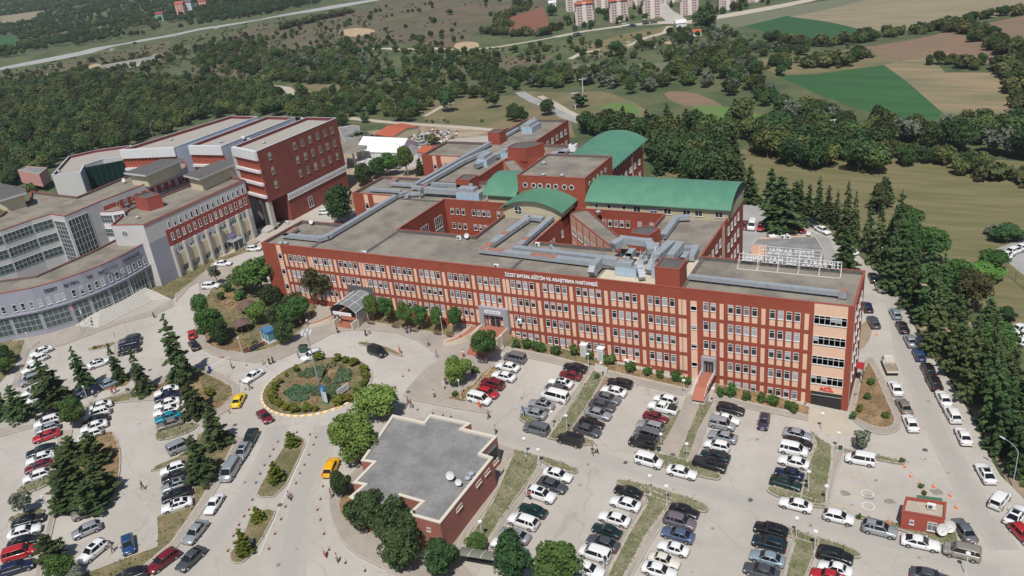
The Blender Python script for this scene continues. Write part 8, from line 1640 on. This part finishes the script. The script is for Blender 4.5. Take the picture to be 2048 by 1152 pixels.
for ph, L_ in posts:
    for i, p in enumerate(L_):
        g = G(*p); e = bp if not used else dup(bp); used = True; e.location = (g.x, g.y, gz_(g)); tag(e, 'red and white plastic post, %s in the %s' % (OR[i] if i < 14 else 'last', ph), 'traffic post', 'plastic traffic posts'); e.rotation_euler.z = i
cp = empty('traffic_cone', (0, 0, 0)); b = MB(); b.box(-.22, -.22, 0, .22, .22, .04, CNR); b.build('base', cp); b = MB()
for z0, z1, m in ((.04, .25, CNR), (.25, .40, CNW), (.40, .52, CNR), (.52, .64, CNW), (.64, .78, CNR)): b.tube((0, 0, z0), (0, 0, z1), .17-.16*z0, .17-.16*z1, m, 10, z1 > .7)
b.build('cone', cp); reg(cp)
for i, (p, lab) in enumerate((((1810, 934), 'striped orange cone at the end of the curb strip'), ((1822, 953), 'striped orange cone between the curb strip and the plant pots'), ((1838, 970), 'striped orange cone beside the upper plant pot'), ((1846, 985), 'striped orange cone beside the lower plant pot'), ((1867, 974), 'striped orange cone alone right of the plant pots'), ((1900, 992), 'striped orange cone behind the guard hut'), ((1912, 1016), 'striped orange cone right of the guard hut'), ((1778, 1048), 'small striped cone left of the guard hut'), ((1753, 670), 'small cone at the dirt patch by the east wall'), ((1950, 1090), 'striped cone behind the grey saloon at the hut'))):
    g = G(*p); e = cp if i == 0 else dup(cp); e.location = (g.x, g.y, gz_(g)); tag(e, lab, 'traffic cone', 'striped traffic cones')
# no-entry boards
def board(px, label, face=None, round_=True, w_=.7, h=1.2, body=None, name='road_sign', cat='sign', group=None, colr=None, txt=None):
    g = G(*px); e = empty(name, (g.x, g.y, gz_(g)), -.45 if face is None else face, label, cat, group); b = MB(); b.tube((0, 0, 0), (0, 0, h), .04, .04, PG, 6); b.build('post', e)
    F = Face((0, -.05), (1, 0)); b = MB()
    if round_: F.disc(b, 0, h+.3, .33, .03, REDP); F.disc(b, 0, h+.3, .2, .035, CNW); 
    b.box(-w_/2, -.05, h*.15 if round_ else h-.1, w_/2, 0, h-.05 if round_ else h+.75, colr or CNR); b.build('panel', e)
    return e
board((801, 708), 'round no entry sign with a striped board at the tip of the sliver island'); board((960, 817), 'round no entry sign on a red board behind the white van'); board((923, 683), 'small round sign at the foot of the second entrance'); board((651, 1115), 'red board lying by the posts at the bottom of the exit road', colr=REDP)
board((236, 690), 'green sign above the black parked cars', round_=False, h=2.2, colr=mat('sign_green', (.02, .28, .16), .5)); board((258, 676), 'grey pole sign beside the black parked cars', round_=False, w_=.15, h=2.6)
# totem and white sign in the roundabout
g = G(652, 808); e = empty('totem_sign', (g.x, g.y, g.z+.1), -.35, 'tall blue, white and green totem sign at the front of the roundabout', 'sign'); b = MB(); b.box(-.62, -.15, 0, .62, .15, .5, mat('sign_green2', (.05, .35, .12), .5)); b.box(-.62, -.15, .5, .62, .15, 2.6, WHITE); b.prism([(-.62, -.15), (.62, -.15), (.62, .15), (-.62, .15)], 2.6, 3.5, BLUEP); b.box(-.80, -.15, 0, -.63, .15, 3.4, BLUEP); b.build('panel', e); F = Face((0, -.15), (1, 0)); b = MB(); F.disc(b, 0, 3.05, .24, .02, WHITE)
for k in range(6): F.slab(b, -.42, .42 if k % 2 else .25, .85+k*.27, .93+k*.27, 0, .012, BLUEP)
b.build('print', e)
g = G(688, 790); e = empty('white_sign', (g.x, g.y, g.z+.1), heading((676, 792), (696, 778)), 'white framed sign board at the right front of the roundabout', 'sign'); b = MB(); b.box(-1.4, -.05, .5, 1.4, .05, 1.7, WHITE); b.build('panel', e); F = Face((0, -.05), (1, 0)); 
q = MB(); [F.slab(q, -1.1+i*.45, -.8+i*.45, z, z+.13, 0, .012, DGREY) for i in range(5) for z in (.8, 1.2)]; q.build('print', e)
b = MB(); b.box(-1.2, -.04, 0, -1.1, .04, .5, PG); b.box(1.1, -.04, 0, 1.2, .04, .5, PG); b.build('leg', e)
for px, lab in (((500, 1090), 'small white sign in front of the tall golden thuja'),): board(px, lab, round_=False, w_=1.3, h=.5, colr=WHITE, face=.3)
board((521, 1044), 'small red sign at the lower traffic island', round_=False, w_=.4, h=.4, colr=REDP); board((888, 782), 'white standing notice at the planter', round_=False, w_=.5, h=1.2, colr=WHITE)
# ---------------------------------------------------------------- benches, bins, kiosk, gazebos, shelter
bench = empty('bench', (0, 0, 0)); b = MB()
for k in range(4): b.box(-.9, -.25+k*.13, .43, .9, -.15+k*.13, .47, WOOD)
b.build('seat', bench); b = MB(); b.box(-.9, .27, .6, .9, .3, .72, WOOD); b.box(-.9, .29, .76, .9, .32, .88, WOOD); b.build('backrest', bench)
for s in (-1, 1): b = MB(); b.box(s*.75-.05, -.25, 0, s*.75+.05, .3, .43, CONC); b.build('leg', bench)
reg(bench)
for i, (p, lab) in enumerate((((726, 645), 'bench left of the first globe lamp at the wall lawn'), ((742, 650), 'bench below the first round tree'), ((791, 657), 'bench below the second round tree'), ((815, 661), 'bench beside the two people in navy'), ((829, 665), 'bench right of the two people in navy'), ((875, 671), 'bench below the narrow round tree'), ((901, 676), 'bench at the second entrance ramp'))):
    g = G(*p); e = bench if i == 0 else dup(bench); e.location = (g.x, g.y, gz_(g)); e.rotation_euler.z = -.1; tag(e, lab, 'bench', 'benches before the hospital')
def binn(px, label, m, s=1., wheels=False):
    g = G(*px); e = empty('waste_bin', (g.x, g.y, gz_(g)), .4, label, 'waste bin', 'waste bins'); b = MB(); b.loft([[(-.5*s, -.35*s, .12), (.5*s, -.35*s, .12), (.5*s, .35*s, .12), (-.5*s, .35*s, .12)], [(-.6*s, -.45*s, .95*s), (.6*s, -.45*s, .95*s), (.6*s, .45*s, .95*s), (-.6*s, .45*s, .95*s)]], m); b.build('body', e); b = MB(); b.loft([[(-.62*s, -.47*s, .95*s), (.62*s, -.47*s, .95*s), (.62*s, .47*s, .95*s), (-.62*s, .47*s, .95*s)], [(-.5*s, -.35*s, 1.1*s), (.5*s, -.35*s, 1.1*s), (.5*s, .35*s, 1.1*s), (-.5*s, .35*s, 1.1*s)]], TRIM); b.build('lid', e)
DG = mat('bin_green', (.02, .10, .05), .5)
binn((608, 704), 'big dark green waste container at the roundabout edge', DG, 1.4); binn((1680, 900), 'green bin beside the lamp at the yellow bays', DG, .55); binn((1318, 903), 'green bin at the lower end of the walkway', DG, .6); binn((1612, 976), 'dark bin at the foot of the third bank', TRIM, .4); binn((256, 783), 'small grey bin on the path behind the cedars', mat('bin_grey', (.18, .2, .19), .6), .5); binn((1026, 697), 'green bin at the left end of the wall bed', DG, .5); binn((1711, 793), 'pale bin at the triangular bed', WHITE, .35); binn((1610, 812), 'pale bin beside the emergency door', WHITE, .35); binn((418, 748), 'blue barrier cabinet at the car park exit', mat('cabinet_blue', (.03, .05, .25), .5), .5)
g = G(541, 682); e = empty('kiosk', (g.x, g.y, gz_(g)), heading((525, 676), (541, 686)), 'small blue and white glazed kiosk with a blue roof beside the garden', 'kiosk'); b = MB(); b.box(-1.5, -1.1, 2.3, 1.5, 1.1, 2.75, BLUEP, mat('kiosk_roof', (.04, .17, .36), .6, (.12, .20, .30), 1.5)); b.build('roof', e); b = MB()
for x in (-1.4, 0, 1.4):
    for y in (-1, 1): b.box(x-.06, y-.06, 0, x+.06, y+.06, 2.3, WHITE)
for y in (-1, 1): b.box(-1.34, y-.04, 0, 1.34, y+.04, .5, WHITE); 
for x in (-1.4, 1.4): b.box(x-.04, -.94, 0, x+.04, .94, .5, WHITE)
b.build('frame', e); b = MB()
b.box(-1.34, -.99, .5, 1.34, -.96, 2.3, mat('kiosk_glass', (.10, .26, .32), .1)); b.box(-1.34, .96, .5, 1.34, .99, 2.3, MT['kiosk_glass']); b.box(1.36, -.94, .5, 1.39, .94, 2.3, MT['kiosk_glass']); b.box(-1.39, -.94, .5, -1.36, .94, 2.3, BLUEP); b.build('glazing', e)
for px, tp, lab in (((497, 628), 0, 'brown octagonal garden pavilion behind the trees, upper one'), ((486, 664), 0, 'brown octagonal garden pavilion, lower one beside the motorcycles')):
    g = G(*px); e = empty('garden_gazebo', (g.x, g.y, gz_(g)), 0, lab, 'gazebo', 'octagonal garden gazebos'); b = MB(); n = 8; R1 = 2.1; BR = mat('gazebo_roof', (.12, .075, .06), .8, (.16, .10, .08), 2)
    for i in range(n): a, c = i*math.pi/4, (i+1)*math.pi/4; b.poly([(R1*math.cos(a), R1*math.sin(a), 2.2), (R1*math.cos(c), R1*math.sin(c), 2.2), (0, 0, 3.3)], BR); b.poly([(0, 0, 3.2), (R1*math.cos(c), R1*math.sin(c), 2.1), (R1*math.cos(a), R1*math.sin(a), 2.1)], BR); b.poly([(R1*math.cos(a), R1*math.sin(a), 2.1), (R1*math.cos(c), R1*math.sin(c), 2.1), (R1*math.cos(c), R1*math.sin(c), 2.2), (R1*math.cos(a), R1*math.sin(a), 2.2)], BR)
    b.build('roof', e)
    for i in range(8): a = i*math.pi/4; b = MB(); b.tube((1.8*math.cos(a), 1.8*math.sin(a), 0), (1.8*math.cos(a), 1.8*math.sin(a), 2.2), .06, .06, WOOD, 6); b.build('post', e)
    b = MB(); b.tube((0, 0, .7), (0, 0, .76), .7, .7, WOOD, 10); b.tube((0, 0, 0), (0, 0, .7), .06, .06, WOOD, 6); b.build('table', e)
g = G(958, 1132); e = empty('bus_shelter', (g.x, g.y, gz_(g)), heading((940, 1135), (990, 1146)), 'small bus shelter with a curved translucent roof at the bottom', 'bus shelter'); b = MB(); SHR = mat('shelter_sheet', (.20, .21, .16), .3, (.26, .27, .21), 1)
n = 8
for i in range(n):
    t0, t1 = -.1+1.55*i/n, -.1+1.55*(i+1)/n; f = lambda t: (-1.1+1.9*(1-math.cos(t))*.95, 1.9+.75*math.sin(t)); 
    (y0, z0), (y1, z1) = (1.0-2.1*(t0/1.45), 1.75+.75*math.sin(t0+.2)), (1.0-2.1*(t1/1.45), 1.75+.75*math.sin(t1+.2)); b.poly([(-2.6, y0, z0), (2.6, y0, z0), (2.6, y1, z1), (-2.6, y1, z1)], SHR); b.poly([(-2.6, y0, z0-.03), (-2.6, y1, z1-.03), (2.6, y1, z1-.03), (2.6, y0, z0-.03)], SHR)
    for x in (-2.6, -.87, .87, 2.6): b.poly([(x-.04, y0, z0+.03), (x+.04, y0, z0+.03), (x+.04, y1, z1+.03), (x-.04, y1, z1+.03)], CNW)
b.build('roof', e)
for x in (-2.5, 2.5):
    for y in (.95, -.9): b = MB(); b.tube((x, y, 0), (x, y, 1.95), .05, .05, DG, 6); b.build('post', e)
b = MB(); b.box(-2.4, .93, .3, 2.4, .97, 1.9, SHR); b.build('back_panel', e); b = MB(); b.box(-1.8, .35, .42, 1.8, .8, .48, DGREY); b.box(-1.7, .5, 0, -1.6, .6, .42, DGREY); b.box(1.6, .5, 0, 1.7, .6, .42, DGREY); b.build('seat', e)
# motorcycles
mc = empty('motorcycle', (0, 0, 0)); b = MB(); b.loft([[(-.5, -.12, .55), (-.5, .12, .55), (-.5, .1, .75), (-.5, -.1, .75)], [(.1, -.14, .5), (.1, .14, .5), (.1, .12, .8), (.1, -.12, .8)], [(.5, -.08, .6), (.5, .08, .6), (.5, .06, .8), (.5, -.06, .8)]], PAINT); b.build('body', mc); b = MB(); b.box(-.75, -.13, .76, 0, .13, .84, TRIM); b.build('saddle', mc)
for x in (-.65, .68):
    b = MB()
    for i in range(12): a, c = i*math.pi/6, (i+1)*math.pi/6; b.tube((x+.28*math.cos(a), 0, .3+.28*math.sin(a)), (x+.28*math.cos(c), 0, .3+.28*math.sin(c)), .045, .045, TYR, 5)
    b.build('wheel', mc)
b = MB(); b.tube((.66, 0, .3), (.45, 0, 1.0), .03, .03, GALV, 5); b.tube((.42, -.32, 1.02), (.42, .32, 1.02), .02, .02, TRIM, 5); b.build('handlebar', mc); reg(mc)
for i, (p, c, lab) in enumerate((((497, 706), 'red', 'red motorcycle, leftmost of the parked group'), ((503, 704), 'navy', 'navy motorcycle, second of the parked group'), ((508, 701), 'black', 'black motorcycle in the middle of the parked group'), ((513, 698), 'blue', 'blue motorcycle right of the middle of the parked group'), ((519, 695), 'maroon', 'maroon motorcycle near the kiosk'), ((526, 693), 'red', 'red motorcycle beside the kiosk'), ((510, 690), 'darkgrey', 'dark grey scooter behind the parked group'))):
    g = G(*p); e = mc if i == 0 else dup(mc); e.location = (g.x, g.y, gz_(g)); e.rotation_euler = (.15, 0, .6+i*.15); paint_tree(e, CM[c]); tag(e, lab, 'motorcycle', 'motorcycles parked at the garden corner')
# barrier pole at the car park exit
g0, g1 = G(421, 744), G(463, 722); e = empty('barrier', (g0.x, g0.y, gz_(g0)), math.atan2(g1.y-g0.y, g1.x-g0.x), 'long white barrier pole across the car park exit', 'barrier'); b = MB(); L_ = (g1-g0).length; b.tube((0, 0, 1.0), (L_, 0, 1.0), .05, .04, WHITE, 6); b.build('boom', e); b = MB(); b.box(-.2, -.2, 0, .2, .2, 1.1, MT['cabinet_blue']); b.build('cabinet', e)
# things fixed to or standing at the facade
for x, z, lab in ((-38.2, 3.2, 'left one of two white condenser units on the hospital front'), (-36.9, 3.1, 'right one of two white condenser units on the hospital front'), (-33.9, 2.3, 'white condenser unit just above the bed, right of the pair'), (-59.7, 8.6, 'white condenser unit high on the front near the second entrance')):
    e = empty('air_conditioner', (x, -.35, z-.4), 0, lab, 'air conditioner', 'air conditioners on the front wall'); b = MB(); b.box(-.45, -.25, .1, .45, .3, .85, WHITE); b.build('casing', e); b = MB(); Face((0, -.25), (1, 0)).disc(b, -.08, .48, .28, .02, DGREY); b.build('fan_grille', e); b = MB(); b.box(-.4, -.2, .0, -.34, .34, .1, DGREY); b.box(.34, -.2, 0, .4, .34, .1, DGREY); b.build('bracket', e)
for px, lab in (((1170, 712), 'left white electrical cabinet against the hospital wall'), ((1204, 719), 'right white electrical cabinet against the hospital wall')):
    g = G(*px); e = empty('electrical_cabinet', (g.x, min(g.y, -.9), gz_(g)), 0, lab, 'cabinet', 'white electrical cabinets'); b = MB(); b.box(-.6, -.5, 0, .6, .5, 2.4, mat('cabinet_white', (.70, .71, .70), .5)); b.build('body', e); b = MB(); b.box(-.7, -.6, 2.4, .7, .6, 2.55, WHITE); b.build('top', e); b = MB(); b.box(-.45, -.53, .3, .45, -.503, 2.1, LGR); b.build('door', e)
g = G(1195, 732); e = empty('hydrant', (g.x, g.y, gz_(g)), 0, 'small red hydrant near the right white cabinet', 'hydrant'); b = MB(); b.tube((0, 0, 0), (0, 0, .7), .12, .1, REDP, 8); b.tube((-.2, 0, .5), (.2, 0, .5), .06, .06, REDP, 6); b.build('body', e); b = MB(); b.tube((0, 0, .7), (0, 0, .85), .13, .04, REDP, 8); b.build('cap', e)
g = G(1048, 838); e = board((1048, 838), 'blue parking sign at the curb of the first terrace', round_=False, w_=.6, h=1.6, colr=BLUEP)
# steps at the top of the first bank
q = MB(); P = W([(1184, 742), (1212, 752), (1216, 742), (1192, 731)]); c = np.mean(P, 0)
for k in range(6): t = k*.12; q.prism([(p[0], p[1]) for p in P[:2]]+[(P[2][0]*(1-t)+P[1][0]*t, P[2][1]*(1-t)+P[1][1]*t), (P[3][0]*(1-t)+P[0][0]*t, P[3][1]*(1-t)+P[0][1]*t)] if 0 else [tuple(Vector(P[a])+(Vector(P[b_])-Vector(P[a]))*(k/6)) for a, b_ in ((0, 3), (1, 2))]+[tuple(Vector(P[a])+(Vector(P[b_])-Vector(P[a]))*((k+1)/6)) for a, b_ in ((1, 2), (0, 3))], terr(*c)-.3, terr(*c)+.1+.11*k, CONC)
tag(q.build('garden_steps', fix=True), 'short flight of concrete steps at the top of the first grass bank', 'steps')
# chain link fence at the right edge
fe = empty('wire_fence', tuple(G(2003, 538)), 0, 'wire mesh fence with dark posts round the car park at the right edge', 'fence'); FP = [G(*p) for p in ((1996, 520), (2010, 548), (2050, 580), (2100, 615))]; b = MB(); FW = mat('fence_wire', (.06, .08, .07), .6)
for a, c in zip(FP, FP[1:]):
    n = max(1, int((c-a).length/3))
    for i in range(n): p = a.lerp(c, i/n); q_ = a.lerp(c, (i+1)/n); z = terr(p.x, p.y); k_ = MB(); k_.tube((p.x, p.y, z), (p.x, p.y, z+2.2), .05, .05, FW, 5); k_.build('post', fe); [b.tube((p.x, p.y, z+h), (q_.x, q_.y, terr(q_.x, q_.y)+h), .015, .015, FW, 3, False) for h in (.1, .5, .9, 1.3, 1.7, 2.1)]
b.build('mesh', fe); hp(fe)
# retaining wall below the motorway, scrap heap in the yard
q = MB(); a, c = G(196, 144), G(312, 125); q.prism([(a.x, a.y), (c.x, c.y), (c.x-.5, c.y+1.2), (a.x-.5, a.y+1.2)], min(a.z, c.z)-2, max(a.z, c.z)+4, CONC); tag(q.build('retaining_wall', fix=True), 'long pale concrete retaining wall below the motorway', 'wall')
jk = MB(); rr = random.Random(8)
for i in range(260):
    g = G(820+rr.uniform(0, 85)+rr.gauss(0, 6), 262+rr.uniform(0, 24)+rr.gauss(0, 2)); s = rr.uniform(.15, .7); m = rr.choice([WHITE, GALV, DGREY, STEEL, RUST, BLK, DG]); M_ = Matrix.Translation(g) @ Matrix.Rotation(rr.uniform(0, 3), 4, 'Z') @ Matrix.Rotation(rr.uniform(-.5, .5), 4, 'X'); jk.box(-s, -s*.5, 0, s, s*.5, s*.7, m, M=M_)
o = jk.build('scrap_heap'); o['kind'] = 'stuff'
# cars on the motorway and by the apartments
for px, c, lab, n in (((225, 99), 'white', 'white car on the motorway, left one', hd((200, 103), (250, 94))), ((352, 72), 'white', 'white car on the motorway, middle one', hd((330, 77), (370, 68))), ((433, 57), 'white', 'white car on the motorway, right one', hd((410, 62), (450, 53))), ((270, 87), 'darkgrey', 'dark car on the motorway', hd((250, 92), (290, 84)))): car(px, 'combi', c, n, lab, 'cars on the motorway')
for px, c, k, lab in (((1252, 51), 'white', 'van', 'white coach parked below the apartments'), ((1266, 51), 'navy', 'suv', 'navy car below the apartments'), ((1292, 46), 'black', 'sedan', 'black car below the apartments'), ((1308, 44), 'darkgrey', 'sedan', 'dark grey car below the apartments'), ((1155, 70), 'black', 'van', 'black truck on the track below the apartments')): car(px, k, c, hd((1240, 55), (1290, 48)), lab, 'cars by the apartments')
# ---------------------------------------------------------------- air
HM = bpy.data.materials.new('haze'); HM.use_nodes = True; n = HM.node_tree.nodes; n.remove(n['Principled BSDF']); pv_ = n.new('ShaderNodeVolumePrincipled'); pv_.inputs['Density'].default_value = .00009; pv_.inputs['Color'].default_value = (.80, .88, 1, 1); HM.node_tree.links.new(pv_.outputs[0], n['Material Output'].inputs['Volume'])
hz_ = MB(); hz_.box(-6500, -6500, -5, 6500, 6500, 95, HM); o = hz_.build('haze'); o['kind'] = 'stuff'
